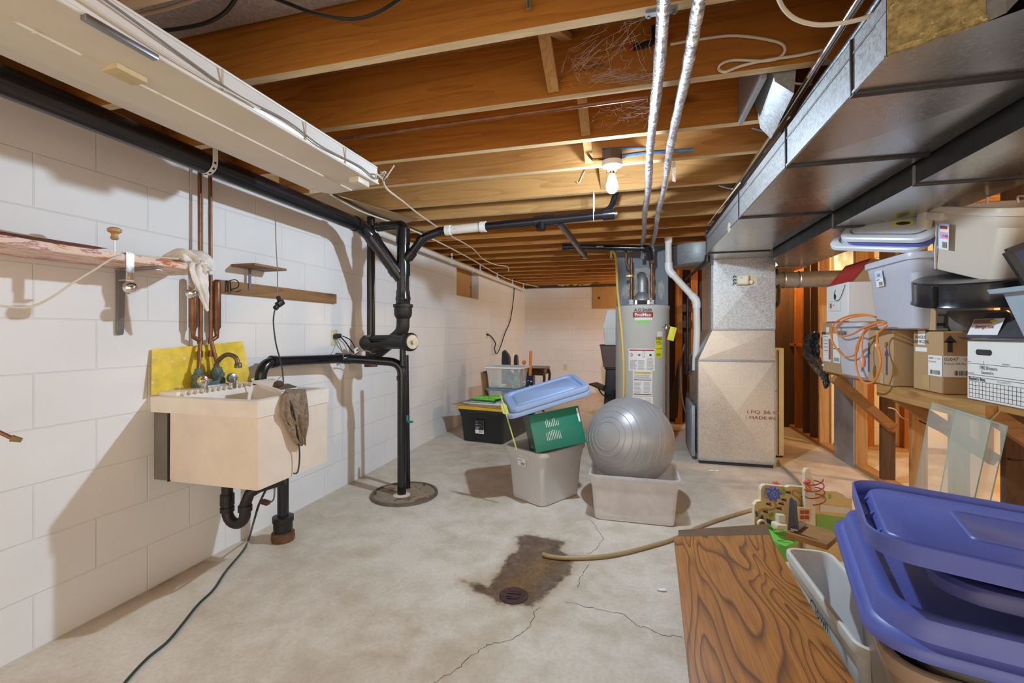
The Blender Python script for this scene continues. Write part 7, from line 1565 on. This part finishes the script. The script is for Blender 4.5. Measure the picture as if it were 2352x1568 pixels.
for k in range(4):
    b = MB(); b.ball(V((-.20 + .115 * k, -.175, .052)), .03, m_lid_blue, 16, 8, (1.3, .8, .75)); b.build('edge_swell', oB, world=False)
lid('tote_lid', 'navy blue lid, middle of the three blue lids in the right foreground', (.93, 1.20, .642), radians(-16), .62, .44, m_lid_navy, .035, .08, rot=(0, radians(1.5), radians(-16)), lip=.03, group='royal blue lids in the right foreground')
oT = thing('tote_lid', 'royal blue lid turned upside down, topmost of the three blue lids', 'lid', (.85, 1.245, .684), rot=(radians(0), radians(2.5), radians(-17.4)), group='royal blue lids in the right foreground')
w, d = .64, .46
b = MB(); b.rings([rrect(w - .02, d - .02, .07, 7, 0), rrect(w, d, .08, 7, .004), rrect(w + .004, d + .004, .08, 7, .044), rrect(w - .004, d - .004, .078, 7, .046), rrect(w - .012, d - .012, .075, 7, .012), rrect(w - .05, d - .05, .07, 7, .010), rrect(w - .066, d - .066, .06, 7, .032), rrect(w - .08, d - .08, .05, 7, .037)], m_lid_blue); b.build('lid_shell', oT, world=False)
b = MB(); pw, pd = .27, .20
b.rings([rrect(pw, pd, .02, 4, .037), rrect(pw - .006, pd - .006, .02, 4, .0405), rrect(pw - .014, pd - .014, .018, 4, .0405), rrect(pw - .02, pd - .02, .018, 4, .0372)], m_lid_blue, cap0=False); b.build('raised_panel', oT, world=False)
for k in range(3):
    b = MB(); b.prism([(0, .010), (.024, .010), (.024, .034)], (-w / 2 + .012, -.12 + .12 * k, 0), (1, 0, 0), (0, 0, 1), .012, m_lid_blue); b.build('gusset', oT, world=False)
for s in (-1, 1):
    b = MB(); b.box((.02, s * (d / 2 + .004), .030), (.22, .012, .028), m_lid_blue, None, .004); b.build('lid_latch', oT, world=False)
tote('storage_tote', 'beige tote with pale rim at the bottom right corner, below the blue lids', 'tote', (1.20, .84, 0), radians(-17), .62, .44, .475, m_tote_bei, .86, .02, .06)
o = thing('green_board', 'dark green panel with pale edge standing in the shaded gap beside the oak bench', 'board', (.60, 1.72, 0))
b = MB(); b.beam((.53, 2.02, .10), (.535, 1.45, .10), .012, .20, m_green_dk); b.build('panel_board', o)
b = MB(); b.beam((.527, 2.02, .195), (.532, 1.45, .195), .016, .012, m_toy_edge); b.build('pale_edge', o); b = MB(); b.bx(.515, .54, 1.60, 1.63, 0, .20, m_toy_edge); b.build('pale_post', o)
# cup hooks on a far joist
for k, (x, y) in enumerate(((1336, 543), (1360, 545), (1392, 552))):
    b = MB(); p = PY(x, y, JY[9] - JT - .012) ; p = V((p.x, JY[9] - JT, 2.14)); b.tube([p, p + V((0, -.02, 0)), p + V((0, -.03, -.02)), p + V((0, -.022, -.04)), p + V((0, -.008, -.035))], .004, m_steel, 6, curve=True)
    one(b, 'cup_hook', ('left', 'middle', 'right')[k] + ' one of three steel cup hooks on the joist left of the foil pipes', 'hook', 'cup hooks on the far joist')
# ================================================================ LIGHT AND CAMERA
def falloff(l, strength, kind='Linear', smooth=0):
    l.use_nodes = True; nt = l.node_tree
    e = nt.nodes['Emission']; f = nt.nodes.new('ShaderNodeLightFalloff'); f.inputs['Strength'].default_value = strength
    f.inputs['Smooth'].default_value = smooth
    nt.links.new(f.outputs[kind], e.inputs['Strength'])
def lamp(name, loc, col, energy, r=.03, linear=None):
    l = bpy.data.lights.new(name, 'POINT'); l.color = col; l.energy = energy; l.shadow_soft_size = r
    if linear: falloff(l, linear)
    o = bpy.data.objects.new(name, l); COL.objects.link(o); o.location = loc; return o
lamp('bulb_light', BULB, (.67, .84, 1.0), 23.5, .026, 1.0)
lamp('far_corner_fill', (1.0, 7.5, 1.95), (1.0, .74, .52), 26, .05)  # unseen warm lamp added to brighten the far wall
lamp('side_room_light', (3.7, 3.7, 1.98), (1.0, .66, .32), 62, .05)
lamp('furnace_room_light', (1.45, 5.9, 1.95), (1.0, .62, .28), 18, .05)
w = bpy.data.worlds.new('World'); SC.world = w; w.use_nodes = True
bg = w.node_tree.nodes['Background']; bg.inputs[0].default_value = (1.0, .87, .69, 1); bg.inputs[1].default_value = .98
cam = bpy.data.cameras.new('camera'); co = bpy.data.objects.new('camera', cam); COL.objects.link(co); SC.camera = co
co.location = CAM; co.rotation_euler = (pi / 2, 0, YAW)
cam.sensor_fit = 'HORIZONTAL'; cam.sensor_width = 36; cam.lens = 36 * FOC / 2352; cam.shift_y = -22 / 2352; cam.clip_start = .02
SC.view_settings.view_transform = 'Standard'; SC.view_settings.look = 'None'; SC.view_settings.gamma = 1; SC.view_settings.exposure = 1.1
SC.view_settings.use_curve_mapping = False
SC.cycles.max_bounces = 10; SC.cycles.diffuse_bounces = 6; SC.cycles.glossy_bounces = 5; SC.cycles.transparent_max_bounces = 16
SC.cycles.use_denoising = True
SC.cycles.sample_clamp_indirect = 8
